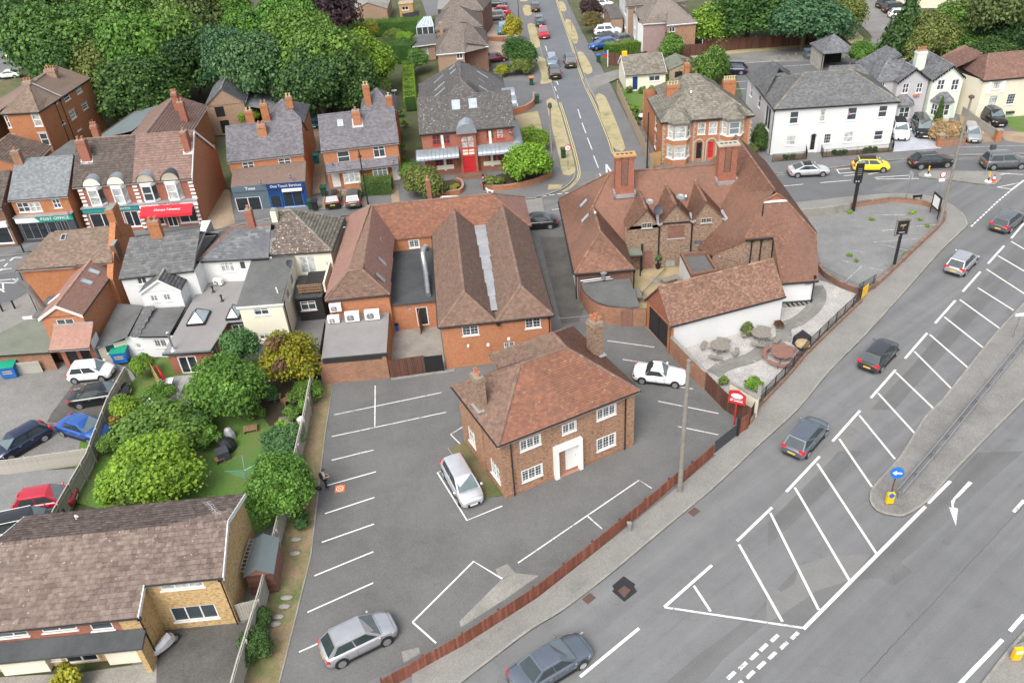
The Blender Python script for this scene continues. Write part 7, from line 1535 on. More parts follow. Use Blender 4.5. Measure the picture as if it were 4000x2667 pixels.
 # ------------------------------------------------------------ cars: lofted bodies, panes, wheels with rims, lamps, mirrors
CT={# length, width, height, rear glass foot, rear roof end, front roof end, windscreen foot, tail height, cowl, nose
'hatch':(3.95,1.74,1.48,.03,.16,.60,.80,.93,.93,.66),'cross':(4.3,1.82,1.56,.04,.18,.58,.77,1.0,1.0,.74),
'suv':(4.6,1.9,1.7,.03,.12,.60,.76,1.08,1.08,.84),'saloon':(4.6,1.82,1.42,.16,.32,.56,.75,.94,.91,.64),
'coupe':(4.6,1.8,1.36,.10,.34,.55,.74,.9,.88,.62),'estate':(4.65,1.84,1.47,.03,.12,.57,.75,.95,.93,.68),
'mpv':(4.0,1.72,1.54,.03,.12,.62,.83,.98,.98,.7),'roadster':(4.3,1.86,1.28,.24,.34,.50,.64,.84,.82,.6),
'van':(4.6,1.88,1.85,.02,.06,.66,.82,1.05,1.05,.86),'pickup':(4.9,1.88,1.75,.36,.42,.60,.74,1.0,1.05,.85)}
PAINT={}
def pcol(name,c,metal=.4):PAINT[name]=paint('paint_'+name,c,metal)
for n_,c_,m_ in(('silver',(.46,.47,.49),.6),('white',(.78,.79,.8),0),('black',(.008,.009,.011),.1),('grey',(.13,.135,.145),.5),('darkgrey',(.045,.048,.055),.4),('gunmetal',(.17,.165,.175),.55),('blue',(.02,.1,.38),.4),('skyblue',(.1,.3,.5),.3),('navy',(.012,.022,.06),.4),('red',(.42,.012,.03),.1),('yellow',(.8,.62,.01),0),('steelblue',(.13,.155,.19),.5),('paleblue',(.3,.37,.43),.5),('maroon',(.16,.015,.025),.3),('teal',(.03,.14,.2),.4),('palesilver',(.58,.6,.62),.5)):pcol(n_,c_,m_)
_cm={}
def car_parts(ty):
 if ty in _cm:return _cm[ty]
 L,Wd,H,g0,g1,g2,g3,zt,zc,zn=CT[ty];w=Wd/2;out=[]
 xs=[0,.015,.05,.14,.3,.5,g3-.06,g3,.88,.95,.985,1]
 hw=[.80,.88,.95,.985,1,1,.995,.985,.96,.9,.8,.66]
 def ztop(t):
  if t<=.05:return zt*(.84+.14*t/.05)
  if t<g3:return zt+(zc-zt)*(t-.05)/(g3-.05)
  q=(t-g3)/(1-g3);return zc+(zn-zc)*(q**1.6)
 V=[];m=9
 for t,h in zip(xs,hw):
  z=ztop(t);ww=w*h;x=(t-.5)*L;lo=.2+(.1 if t<.03 or t>.97 else 0)
  for y,zz in((-.84*ww,lo),(-.97*ww,lo+.12),(-ww,.52),(-.975*ww,z*.84),(-.90*ww,z*.975),(-.5*ww,z+.015)):V.append((x,y,zz))
  V.append((x,0,z+.03))
  for y,zz in((.5*ww,z+.015),(.90*ww,z*.975),(.975*ww,z*.84),(ww,.52),(.97*ww,lo+.12),(.84*ww,lo)):V.append((x,y,zz))
 m=13;F=[]
 for i in range(len(xs)-1):
  for j in range(m):a=i*m+j;b_=i*m+(j+1)%m;F.append((a,b_,b_+m,a+m))
 F.append(list(range(m))[::-1]);F.append([(len(xs)-1)*m+j for j in range(m)])
 tub=(V,F);X=lambda t:(t-.5)*L
 zb=(ztop(g0)*.98,ztop(g3)*.985);ry=w*.70;by=w*.885
 A=Vector((X(g0),by*.96,zb[0]));B_=Vector((X(g1),ry*.97,H-.07));Cc=Vector((X(g2),ry,H-.05));D=Vector((X(g3),by,zb[1]));mir=lambda p:Vector((p.x,-p.y,p.z))
 q=MB();q.v=list(V);q.f=[list(f_)for f_ in F];q.mi=[0]*len(F);q.mats=[0]
 n0=len(q.v);R_=[]
 for t in np.linspace(0,1,5):
  p=B_.lerp(Cc,t);cr=.05*math.sin(math.pi*(t*.8+.1));R_.append([Vector((p.x,p.y*k,p.z+(.055+cr*.5)*(1-k*k)**.5))for k in(1,.86,.45,0,-.45,-.86,-1)])
 q.add([p for r_ in R_ for p in r_],[(i*7+j,i*7+j+1,(i+1)*7+j+1,(i+1)*7+j)for i in range(4)for j in range(6)]);roof=R_
 for s_ in(1,-1):
  k=(lambda p:p)if s_>0 else mir;q.add([k(A),k(B_),k(Cc),k(D)],[(0,1,2,3)])
 rr=[(A,B_)];q.add([A,R_[0][0],R_[0][1],R_[0][2],R_[0][3],R_[0][4],R_[0][5],R_[0][6],mir(A)],[tuple(range(9))]);q.add([D,*R_[-1],mir(D)],[tuple(range(9))])
 q.mi=[0]*len(q.f)
 def mesh(mb,name,mats,smooth_=False):
  me=bpy.data.meshes.new(name);me.from_pydata([tuple(v)for v in mb.v],[],mb.f);[me.materials.append(x)for x in mats]
  if mb.mats and len(mats)>1:me.polygons.foreach_set('material_index',mb.mi)
  if smooth_:me.polygons.foreach_set('use_smooth',[i<(len(xs)-1)*13 or 0 for i in range(len(me.polygons))])
  import bmesh
  bm=bmesh.new();bm.from_mesh(me);bmesh.ops.recalc_face_normals(bm,faces=bm.faces);bm.to_mesh(me);bm.free();me.update();return me
 out.append(('body',mesh(q,'body',[PAINT['silver']],True),None,1))
 def pane(p,a,b_,c,d,k=.012):
  """inset quad lifted off the shell"""
  n=(p[1]-p[0]).cross(p[3]-p[0]).normalized();ce=sum(p,Vector())/4
  if n.dot(ce-Vector((ce.x*.6,0,.8)))<0:n=-n
  f_=lambda u,v:(p[0].lerp(p[3],u)).lerp(p[1].lerp(p[2],u),v)+n*k
  return[f_(a,c),f_(a,d),f_(b_,d),f_(b_,c)]
 g=MB();g.poly(pane([D,Cc,mir(Cc),mir(D)],.05,.95,.04,.97,.02));out.append(('windscreen',mesh(g,'windscreen',[M['screen']]),None,0))
 g=MB();g.poly(pane([A,B_,mir(B_),mir(A)],.06,.94,.1,.9,.02));out.append(('rear_window',mesh(g,'rear_window',[M['carglass']]),None,0))
 if ty!='roadster' or 1:
  for s_ in(1,-1):
   k=(lambda p:p)if s_>0 else mir;P=[k(A),k(B_),k(Cc),k(D)]
   for a,b_ in((.09,.5),(.53,.93))if ty not in('roadster','coupe')else((.12,.93),):
    g=MB();g.poly(pane(P,a,b_,.08,.88));out.append(('side_window',mesh(g,'side_window',[M['carglass']]),None,0))
 wr=.31+(.04 if ty in('suv','cross','pickup','van')else 0);wx=(.19,.81)
 g=MB();n=16
 g.lathe((0,0,-.1),[(wr*.7,0),(wr,.02),(wr,.18),(wr*.7,.2)],n);tyre=mesh(g,'wheel',[M['tyre']])
 g=MB();g.lathe((0,0,.09),[(wr*.68,0),(wr*.68,.015)],n)
 for i in range(5):a=2*math.pi*i/5;g.add([(wr*.1*math.cos(a+1.5),wr*.1*math.sin(a+1.5),.125),(wr*.66*math.cos(a+.16),wr*.66*math.sin(a+.16),.115),(wr*.66*math.cos(a-.16),wr*.66*math.sin(a-.16),.115),(wr*.1*math.cos(a-1.5),wr*.1*math.sin(a-1.5),.125)],[(0,1,2,3)],M['rim'])
 g.lathe((0,0,.095),[(wr*.68,0),(wr*.68,.03),(wr*.6,.03)],n,M['rim']);g.mats=[M['rim_d'],M['rim']];g.mi=[0 if i<n+2 else 1 for i in range(len(g.f))]
 g.mats=[M['rim_d'],M['rim']];rim=mesh(g,'rim',[M['rim_d'],M['rim']])
 for x in wx:
  for s_ in(1,-1):out.append(('wheel',tyre,((X(x),s_*(w-.085),wr),(-s_*math.pi/2,0,0)),('rim',rim)))
 def trim(n_,g):out.append((n_,mesh(g,n_,[M['blackt']]),None,0))
 for s_ in(1,-1):
  for x in wx:g=MB();g.tube((X(x),s_*(w-.02),wr+.02),(X(x),s_*(w+.004),wr+.02),wr+.055,18);trim('wheel_arch',g)
  g=MB();g.box(WF,X(wx[0])+wr,X(wx[1])-wr,s_*w*.985-.02,s_*w*.985+.02,.2,.33);trim('sill',g)
 g=MB();g.box(WF,X(1)-.06,X(1)+.006,-w*.5,w*.5,.28,.5);trim('grille',g);g=MB();g.box(WF,X(0)-.004,X(0)+.05,-w*.7,w*.7,.27,.42);trim('bumper',g)
 g=MB()
 for s_ in(1,-1):
  for t in(g1+.1,(g1+g2)/2+.04,g3-.02):q_=ztop(t);g.add([(X(t)+a,s_*y,z)for y,z in((w*1.002,.34),(w*1.006,.52),(w*.985,q_*.84))for a in(-.008,.008)],[(0,1,3,2),(2,3,5,4)])
 for t,k in((g3+.012,.82),(.955,.8)):q_=ztop(t)+.036;g.add([(X(t)+a,y*w*k,q_-.03*abs(y)**2*1.6)for y in(-1,-.5,0,.5,1)for a in(-.008,.008)],[(2*i,2*i+1,2*i+3,2*i+2)for i in range(4)])
 trim('panel_gap',g)
 for s_ in(1,-1):
  g=MB();z=ztop(.95)-.12;g.hexa([(x,s_*y,zz)for zz in(z-.1,z+.06)for x,y in((X(.985),w*.42),(X(.955),w*.83),(X(.90),w*.955),(X(.94),w*.5))]);out.append(('headlight',mesh(g,'headlight',[M['headlamp']]),None,0))
  g=MB();z=zt*.8;hh=.3 if ty in('estate','hatch','mpv')else .14;g.hexa([(x,s_*y,zz)for zz in(z-.1,z+hh*.6)for x,y in((X(0)+(.0 if zz<z else .04),w*.5),(X(.0)+.05,w*.87),(X(.05),w*.965),(X(.03),w*.5))]);out.append(('tail_light',mesh(g,'tail_light',[M['redlamp']]),None,0))
  g=MB();g.lathe((X(g3)-.18,s_*(w+.08),zc+.02),[(.03,-.05),(.09,0),(.09,.06),(.04,.11)],6);out.append(('wing_mirror',mesh(g,'wing_mirror',[PAINT['silver']]),None,1))
 g=MB();g.box(WF,X(1)+.006,X(1)+.02,-.26,.26,.36,.47);out.append(('number_plate',mesh(g,'number_plate',[M['plate_w']]),None,0))
 g=MB();g.box(WF,X(0)-.02,X(0)-.003,-.26,.26,.5 if ty!='saloon' else .55,.62);out.append(('number_plate',mesh(g,'number_plate',[M['plate_y']]),None,0))
 g=MB()
 for s_ in(1,-1):
  for t in(.38,.6):g.box(WF,X(t)-.09,X(t)+.07,s_*w*.985-.01,s_*w*.985+.02,zc*.8,zc*.8+.03)
 out.append(('door_handle',mesh(g,'door_handle',[M['rim']]),None,0))
 if ty in('suv','cross','estate'):
  for s_ in(1,-1):g=MB();g.tube(Vector((B_.x,s_*ry*.93,H-.02)),Vector((Cc.x,s_*ry*.93,H)),.022,5);out.append(('roof_rail',mesh(g,'roof_rail',[M['steel']]),None,0))
 if ty=='pickup':g=MB();g.box(WF,X(.03),X(.34),-w*.8,w*.8,zt+.03,zt+.06);out.append(('load_cover',mesh(g,'load_cover',[M['blackt']]),None,0))
 _cm[ty]=out;return out
def car(ty,colr,front,rear,label,L=None,z=.5,top=None,gz=0.0,group='cars parked and driving'):
 a,b_=G(*front,z+gz),G(*rear,z+gz);c=(a+b_)/2;d=a-b_;Lm=d.length if L is None else L;k=Lm/CT[ty][0];k=min(max(k,.9),1.1)
 t=thing('car',label,'car',(c.x,c.y,gz),group,math.atan2(d.y,d.x));t.scale=(k,1.0,1.0)
 for nme,me,tr,sub in car_parts(ty):
  o=_link(nme,me,t)
  if sub==1:o.material_slots[0].link='OBJECT';o.material_slots[0].material=PAINT[colr]
  if tr:o.location=tr[0];o.rotation_euler=tr[1]
  if isinstance(sub,tuple):_link(sub[0],sub[1],o)
 if ty=='roadster':
  for nme in('hood',):
   L_,Wd,H,g0,g1,g2,g3,zt=CT[ty][:8];q=MB();sec=[(g0-.01,.78,zt+.01),(g1-.06,.74,H-.1),(g1,.7,H+.0),(g2-.01,.7,H+.012)];X=lambda t_:(t_-.5)*L_;rows=[[(X(a),y*Wd/2*b_,c_-.1*y**4-(0 if abs(y)<1 else .0))for y in(-1,-.8,-.4,0,.4,.8,1)]for a,b_,c_ in sec];q.add([p for r_ in rows for p in r_],[(i*7+j,i*7+j+1,i*7+j+8,i*7+j+7)for i in range(3)for j in range(6)]);[q.poly([(X(g0),s_*Wd*.44,zt),(X(g1-.02),s_*Wd*.37,H-.1),(X(g1+.06),s_*Wd*.368,H-.08),(X(g1+.02),s_*Wd*.455,zt+.01)])for s_ in(1,-1)];me=bpy.data.meshes.new('hood');me.from_pydata([tuple(v)for v in q.v],[],q.f);me.materials.append(M['blackw']);_link('hood',me,t)
 elif top:# roof panel or hood of another colour
  L_,Wd,H,g0,g1,g2=CT[ty][:6];q=MB();w=Wd/2*.66;x0,x1=(g1-.5)*L_,(g2-.5)*L_
  for i in range(5):y0,y1=-w+2*w*i/5,-w+2*w*(i+1)/5;zz=lambda y:H-.015+.055*(1-(y/w)**2);q.poly([(x0,y0,zz(y0)),(x1,y0,zz(y0)+.012),(x1,y1,zz(y1)+.012),(x0,y1,zz(y1))])
  me=bpy.data.meshes.new('roof_panel');me.from_pydata([tuple(v)for v in q.v],[],q.f);me.materials.append(M[top]);_link('roof_panel',me,t)
 return t
TO(900,1767);car('cross','silver',(1112,1150),(625,1385),'grey crossover parked across the bays at the bottom left of the car park')
TO(1700,1200);car('mpv','palesilver',(265,1335),(105,1045),'silver small people carrier parked beside the brown brick house')
t=car('roadster','white',(1712,475),(1352,432),'white open sports car with closed black fabric hood',top='blackw')
TO(1800,1767);car('saloon','steelblue',(850,1295),(360,1590),'steel blue saloon driving on the main road at the bottom edge',L=4.6)
TO(2500,1200);car('hatch','steelblue',(1225,768),(1025,1000),'blue-grey hatchback driving up the main road, opposite the red sign',L=4.2)
TO(3000,700);car('hatch','darkgrey',(840,1105),(665,1290),'dark grey hatchback driving past the pub garden fence',L=4.2)
car('hatch','silver',(1375,508),(1258,630),'small silver-grey hatchback driving past the pub sign',L=4.0);car('estate','grey',(1705,222),(1558,342),'grey estate car nearest the junction on the main road',L=4.65)
TO(3000,0);car('coupe','palesilver',(412,1152),(138,1165),'silver two-door coupe with dark roof on the upper street',top='blackt');car('hatch','yellow',(826,1128),(572,1125),'bright yellow hatchback with black roof',top='blackt');car('cross','black',(1252,1090),(965,1110),'black crossover with silver roof rails on the upper street');car('suv','grey',(1765,1100),(1448,1112),'grey coupe-like four by four cut by the right edge',L=4.6)
TO(1700,700);car('saloon','black',(575,300),(797,285),'black saloon half hidden behind the brick hall on the upper street',L=4.5)
TO(1600,0);car('hatch','white',(160,1378),(330,1370),'white car of which only the roof shows behind the hall ridge',L=3.9,z=1.0)
TO(1000,700);car('suv','black',(560,335),(690,325),'dark car glimpsed between the cream house and the hall',L=4.4)
TO(1600,0);car('hatch','paleblue',(975,458),(960,372),'pale blue hatchback parked facing the camera on the side road');car('suv','black',(978,468),(993,528),'black four by four parked nose to nose with the pale blue hatchback',L=4.2);car('suv','darkgrey',(1083,385),(1098,452),'dark car driving away up the side road');car('pickup','red',(922,270),(898,188),'red pickup parked facing the camera on the side road',L=4.9);car('hatch','darkgrey',(892,175),(880,125),'dark hatchback parked tight behind the red pickup');car('hatch','black',(850,25),(860,82),'black hatchback near the top of the side road')
car('hatch','skyblue',(630,232),(634,172),'light blue hatchback on the pink drive beside the yellow shrub',gz=.1);car('suv','gunmetal',(522,125),(632,115),'olive grey four by four on the drive of the middle hipped house',gz=.1);car('suv','red',(552,85),(675,85),'bright red four by four on the drive behind the olive grey one',gz=.1);car('estate','black',(660,25),(528,28),'black estate parked at the top of the left-hand drives',gz=.1);car('saloon','maroon',(625,392),(538,402),'dark red car half hidden by the nearest hipped house',gz=.1,L=4.3)
car('suv','white',(1440,212),(1258,218),'white four by four on the drive of the white gabled house',gz=.1,L=4.7);car('saloon','darkgrey',(1268,258),(1400,245),'dark saloon squeezed between the white and the blue cars',gz=.1,L=4.5);car('estate','blue',(1222,318),(1400,290),'bright blue estate nearest the clipped hedge',gz=.1,L=4.6);car('cross','gunmetal',(1522,265),(1408,282),'dark grey four by four beside the white house wall',gz=.1);car('hatch','white',(1322,130),(1222,115),'white hatchback behind the bronze round bush',gz=.1);car('hatch','maroon',(1248,75),(1350,80),'dark red hatchback beside the purple-leaved tree',gz=.1);car('suv','white',(1362,35),(1262,35),'white four by four at the top edge on the right-hand drives',gz=.1)
TO(3000,0);car('hatch','white',(975,98),(830,100),'white hatchback in the far car park, front row',L=4.0);car('suv','black',(955,55),(785,70),'black four by four behind the white hatchback in the far car park',L=4.5);car('suv','darkgrey',(900,20),(745,42),'dark four by four furthest back in the far car park',L=4.5)
car('suv','white',(915,950),(875,838),'white four by four with black roof parked beside the white office',gz=.1,L=4.5,top='blackt');car('van','black',(1082,940),(1010,815),'black van-like car parked in front of the grey cottage',gz=.1,L=4.6);car('hatch','silver',(1408,955),(1355,862),'silver hatchback behind the brown hydrangea hedge',gz=.1);car('suv','black',(1595,850),(1455,755),'black four by four on the cream cottage drive',gz=.1,L=4.6)
TO(2200,0);car('cross','navy',(1095,475),(1205,478),'dark blue car beyond the leafy tree in the back car park',L=4.4)
TO(0,800);car('hatch','white',(772,1125),(470,1150),'small white hatchback in the back yard',L=3.55);car('saloon','black',(862,1262),(500,1320),'black saloon in the back yard beside the white hatchback',L=4.6)
TO(0,0,.588);car('saloon','blue',(248,1000),(140,968),'bright blue saloon in the back yard',L=4.4);car('hatch','navy',(5,1040),(92,990),'navy hatchback at the left edge beside the board fence',L=4.1);car('hatch','red',(163,1140),(50,1158),'bright red hatchback above the stone house roof',L=3.9);car('suv','black',(130,1195),(0,1222),'black four by four half hidden by the stone house roof',L=4.4)
TO(900,0);car('hatch','black',(702,1312),(696,1400),'black hatchback on the drive next to the green bins',gz=.1);car('hatch','grey',(840,1302),(835,1398),'dark grey hatchback on the drive next to the round hedge',gz=.1);car('hatch','teal',(568,858),(595,800),'blue-green car behind the shops')
TO(0,0);car('hatch','white',(135,268),(45,275),'white car second from the back in the far left car park',L=4);car('suv','skyblue',(135,315),(45,325),'bright blue four by four in the far left car park',L=4.3);car('hatch','white',(165,372),(62,382),'white hatchback below the bright blue one in the far left car park',L=4);car('coupe','white',(0,515),(115,505),'white coupe nearest the grass in the far left car park',L=4.4)
# ------------------------------------------------------------ trees, shrubs and hedges: leaf-sized faces spread through lobed crowns
def crown_mesh(name,nl,lobes,leaf,mat,seed,squash=1.0,droop=0.0,core=.72,spread=.55,shape=None):
 r=np.random.default_rng(seed);V=[];Fs=[];cs=[]
 for i in range(lobes):
  if shape=='cone':z=r.uniform(0,1)**1.3;a=i*2.4;rr=(1-z)*.62+.06;c=np.array([math.cos(a)*rr*.62,math.sin(a)*rr*.62,-1+2*z]);R_=.16+.3*(1-z)
  else:
   d=r.normal(size=3);d/=np.linalg.norm(d);d[2]=abs(d[2])*1.1-.35;c=d*spread*r.uniform(.6,1.2);R_=r.uniform(.17,.46)
  cs.append((c,R_))
 w=np.array([R_**2 for _,R_ in cs]);w/=w.sum();cnt=r.multinomial(nl,w)
 for(c,R_),n in zip(cs,cnt):
  d=r.normal(size=(n,3));d/=np.linalg.norm(d,axis=1)[:,None];d[:,2]=np.where(d[:,2]<-.55,-d[:,2],d[:,2])
  p=c+d*(R_*r.uniform(.5,1.28,n)**.8)[:,None];nn=d+r.normal(size=(n,3))*.55;nn[:,2]+=.35;nn/=np.linalg.norm(nn,axis=1)[:,None]
  t=np.cross(nn,r.normal(size=(n,3)));t/=np.linalg.norm(t,axis=1)[:,None];u=np.cross(nn,t);s=leaf*r.uniform(.6,1.35,n)[:,None]
  if droop:t=t*1.0;u=u*.8;u[:,2]-=droop
  q=np.stack([p-t*s*.5-u*s*.5,p+t*s*.5-u*s*.35+nn*s*.15,p+t*s*.35+u*s*.6,p-t*s*.5+u*s*.4+nn*s*.12],1);V.append(q.reshape(-1,3))
 V=np.concatenate(V);V[:,2]*=squash;k=len(V)//4;me=bpy.data.meshes.new(name)
 me.vertices.add(len(V));me.vertices.foreach_set('co',V.ravel());me.loops.add(k*4);me.loops.foreach_set('vertex_index',np.arange(k*4,dtype=np.int32));me.polygons.add(k);me.polygons.foreach_set('loop_start',np.arange(0,k*4,4,dtype=np.int32));me.polygons.foreach_set('loop_total',np.full(k,4,np.int32));me.materials.append(mat);me.update(calc_edges=True)
 import bmesh
 bm=bmesh.new();bm.from_mesh(me)
 for c,R_ in cs:bmesh.ops.create_icosphere(bm,subdivisions=1,radius=R_*core,matrix=Matrix.Translation((c[0],c[1],c[2]*squash))@Matrix.Diagonal((1,1,squash,1)))
 bm.to_mesh(me);bm.free();return me
LC={'green':[(.057,.121,.028),(.082,.161,.035),(.105,.202,.048),(.131,.243,.055)],'dark':[(.029,.072,.025),(.046,.097,.031),(.062,.127,.040),(.078,.146,.048)],'lime':[(.139,.243,.031),(.179,.307,.040),(.228,.372,.055),(.114,.194,.031)],
'bluegreen':[(.049,.113,.055),(.074,.154,.071),(.097,.194,.086)],'olive':[(.097,.137,.040),(.139,.179,.055),(.179,.210,.080),(.082,.113,.040)],'purple':[(.057,.033,.048),(.082,.045,.064),(.046,.029,.040)],'gold':[(.16,.17,.018),(.22,.22,.02),(.25,.23,.025),(.1,.13,.018)],'bronze':[(.164,.113,.048),(.213,.146,.055),(.114,.113,.040)],'pale':[(.277,.324,.158),(.358,.404,.221),(.213,.276,.110)],'brown':[(.146,.077,.048),(.179,.096,.057),(.112,.062,.043)],'buff':[(.403,.259,.190),(.470,.307,.228),(.336,.221,.162)],'yellow':[(.291,.288,.038),(.358,.326,.048),(.224,.240,.038)]}
LM={k:leafm('leaves_'+k,v)for k,v in LC.items()}
PR={}
def proto(kind,colr,v):
 key=(kind,colr,v%2)
 if key not in PR:
  sd=7+v%2*13+(0)
  a={'broad':dict(nl=21000,lobes=44,leaf=.052,spread=.66),'bush':dict(nl=9500,lobes=26,leaf=.066,spread=.6),'clip':dict(nl=10000,lobes=34,leaf=.056,spread=.62),'cone':dict(nl=12000,lobes=40,leaf=.07,shape='cone'),'willow':dict(nl=7000,lobes=24,leaf=.08,droop=.9),'small':dict(nl=900,lobes=8,leaf=.17)}[kind]
  PR[key]=crown_mesh('crown',mat=LM[colr],seed=sd+len(PR),**a)
 return PR[key]
ti=[0]
def tree(x,y,z,rx,rz,kind,colr,lab,cat='tree',name=None,group=None,top=True,gz=0,base=None,ry=None):
 """crown centred on picture point (x, y) at height z, radii in metres"""
 ti[0]+=1;p=G(x,y,z);t=thing(name or{'tree':'tree','shrub':'shrub','hedge':'hedge','plant':'plant'}.get(cat,cat),lab,cat,(p.x,p.y,gz),group)
 o=inst('crown' if cat=='tree' else 'foliage',proto(kind,colr,ti[0]),t,(0,0,z-gz),(0,0,ti[0]*1.7),(rx,ry or rx*random.uniform(.9,1.1),rz))
 if cat=='tree' and z-rz*.3>.6:
  q=MB();zz=z;q.tube((p.x,p.y,gz-.05),(p.x+.1,p.y,zz),max(.12,rx*.07),8,max(.06,rx*.035))
  for i in range(4):a=i*1.7+ti[0];q.tube((p.x,p.y,zz-rz*.45),(p.x+math.cos(a)*rx*.5,p.y+math.sin(a)*rx*.5,zz+rz*.15),rx*.03,5,rx*.012)
  q.build('trunk',t,'bark')
 return t
def hedge(pts,w,h,colr,lab,leaf=.1,dens=130,z0=0.05,group=None,cat='hedge'):
 """clipped hedge along a line: a box of leaves over a dark inner body"""
 q=[];mb=MB();c=pts[0];t=thing('hedge',lab,cat,(c[0],c[1],0),group)
 for a,b_ in zip(pts[:-1],pts[1:]):
  a=np.array(a);b_=np.array(b_);L=np.linalg.norm(b_-a);d=(b_-a)/L;n=np.array([-d[1],d[0]]);k=int(L*(w+2*h)*dens);u=rng.uniform(-.1,L+.1,k);s=rng.uniform(-w/2-h,w/2+h,k)
  wob=.09*np.sin(u*2.1)+.06*np.sin(u*5.3+1)
  side=np.clip(s,-w/2,w/2);z=np.where(np.abs(s)>w/2,h-(np.abs(s)-w/2),h)+rng.normal(0,.05,k)+wob
  off=side+rng.normal(0,.06,k);P_=np.stack([a[0]+d[0]*u+n[0]*off,a[1]+d[1]*u+n[1]*off,np.maximum(z,.05)+z0],1);q.append(P_)
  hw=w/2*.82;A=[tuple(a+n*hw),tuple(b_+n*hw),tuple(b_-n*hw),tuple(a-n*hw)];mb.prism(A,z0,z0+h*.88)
 P_=np.concatenate(q);k=len(P_);T=rng.normal(size=(k,3));T/=np.linalg.norm(T,axis=1)[:,None];U=np.cross(T,rng.normal(size=(k,3)));U/=np.linalg.norm(U,axis=1)[:,None];s=(leaf*rng.uniform(.6,1.3,k))[:,None]
 V=np.stack([P_-T*s*.5,P_-U*s*.5,P_+T*s*.5,P_+U*s*.5],1).reshape(-1,3)-np.array([c[0],c[1],0]);me=bpy.data.meshes.new('foliage');me.vertices.add(len(V));me.vertices.foreach_set('co',V.ravel());me.loops.add(k*4);me.loops.foreach_set('vertex_index',np.arange(k*4,dtype=np.int32));me.polygons.add(k);me.polygons.foreach_set('loop_start',np.arange(0,k*4,4,dtype=np.int32));me.polygons.foreach_set('loop_total',np.full(k,4,np.int32));me.materials.append(LM[colr]);me.update(calc_edges=True)
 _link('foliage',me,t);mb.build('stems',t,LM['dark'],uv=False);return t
GF='trees of the dense wood behind the shops'
TO(0,0,.588)
FT=[(60,60,9,7,8,'dark','dark tree at the top left corner'),(130,105,9,7,8,'green','mid green tree above the tall brick house'),(205,40,9,7,8,'dark','dark green tree at the top edge right of the corner tree'),(215,110,8,7,7.5,'green','broad green tree overlooking the tall brick house'),(250,175,6,6,6,'olive','olive tree with bare twigs in the middle of the wood'),(300,60,9,7.5,8,'green','large bright green tree in the middle of the wood top'),(330,130,8,6.5,7.5,'green','green tree left of the birch stem'),(380,35,8,7,7,'green','light green tree touching the top edge over the barn'),(390,110,8,6,7.5,'green','green tree above the old barn'),(445,60,8,6.5,8,'olive','feathery olive birch beside the pale stem'),(440,150,6,5.5,6,'dark','dark tree left of the barn roof'),(320,210,5,6,5,'dark','low dark tree behind the flat roofed workshop'),(500,45,8,5.5,6,'green','narrow light tree below the far orange house'),(575,90,7,5,6.5,'green','pointed green tree right of the birch'),(600,165,6,5.5,6.5,'bluegreen','dense blue-green tree in front of the barn'),(660,60,7,5.5,7,'green','tall light green tree left of the copper beech'),(680,115,7,6,7,'green','broad bright tree at the heart of the right-hand wood'),(745,140,7,5.8,6.5,'green','round bright tree behind the semi-detached pair'),(720,205,5,5.5,5.5,'dark','dark tree behind the mossy garages'),(790,200,4.5,5,5,'dark','dark tree right of the one behind the garages'),(845,145,4.5,4.5,5,'lime','yellow-green tree beside the laurel hedge'),(150,180,6,5,5.5,'dark','dark tree touching the roof of the tall brick house'),(165,30,9,6,7,'dark','dark pine at the top left'),(25,25,8,5,6,'bronze','brownish tree in the very top left corner'),(520,150,6,4.5,6.5,'bluegreen','slender dark tree leaning over the barn')]  # the colour word picks the leaf tone of each tree
for i,(x,y,z,rx,rz,c_,lab)in enumerate(FT):tree(x,y,z,rx,rz,'broad',c_,lab,group=GF)
tree(735,30,7,6,6.5,'broad','purple','dark purple copper beech at the top behind the gardens')
tree(383,225,3.2,2.4,3.2,'bush','pale','pale silvery shrub at the edge of the wood','shrub');tree(290,245,3,4,3,'bush','olive','low olive shrub below the wood by the flat roofs','shrub')
tree(1195,122,2.6,3.1,2.9,'clip','dark','dark rounded clipped yew beside the side road',gz=.1);tree(1178,68,2.4,2.2,2.6,'bush','yellow','bright yellow conifer shrub on the driveway corner','shrub',gz=.1);tree(1360,50,2,2,2,'clip','bronze','bronze-red round bush by the right-hand drives','shrub',gz=.1);tree(1355,18,3,2.2,2.4,'bush','purple','small purple-leaved tree beside the dark red hatchback',gz=.1)
for x,y,r_,c_,lab in((1228,320,2.3,'lime','rounded green shrub behind the larger one at the office corner'),(1215,375,3.3,'lime','largest clipped green shrub with yellow tips at the office corner'),(975,418,2.9,'olive','loose reddish-green shrub left of the office steps'),(945,400,1.8,'green','leafy green shrub behind the reddish one by the semi-detached pair')):tree(x,y,r_*.62,r_,r_*.8,'clip',c_,lab,'shrub',gz=.1)
hedge([G2(835,445),G2(903,440)],2.2,1.7,'olive','boxy clipped hedge in front of the semi-detached pair',z0=.1)
hedge([G2(940,170),G2(945,255)],1.6,2.0,'lime','long narrow bright hedge running up beside the dark roofed office');hedge([G2(1390,128),G2(1480,118),G2(1530,108)],1.6,1.8,'lime','flat-topped bright green hedge behind the white bungalow');tree(1545,110,2.2,2.5,2.4,'bush','green','bushier green end of the clipped hedge by the dark fence','shrub')
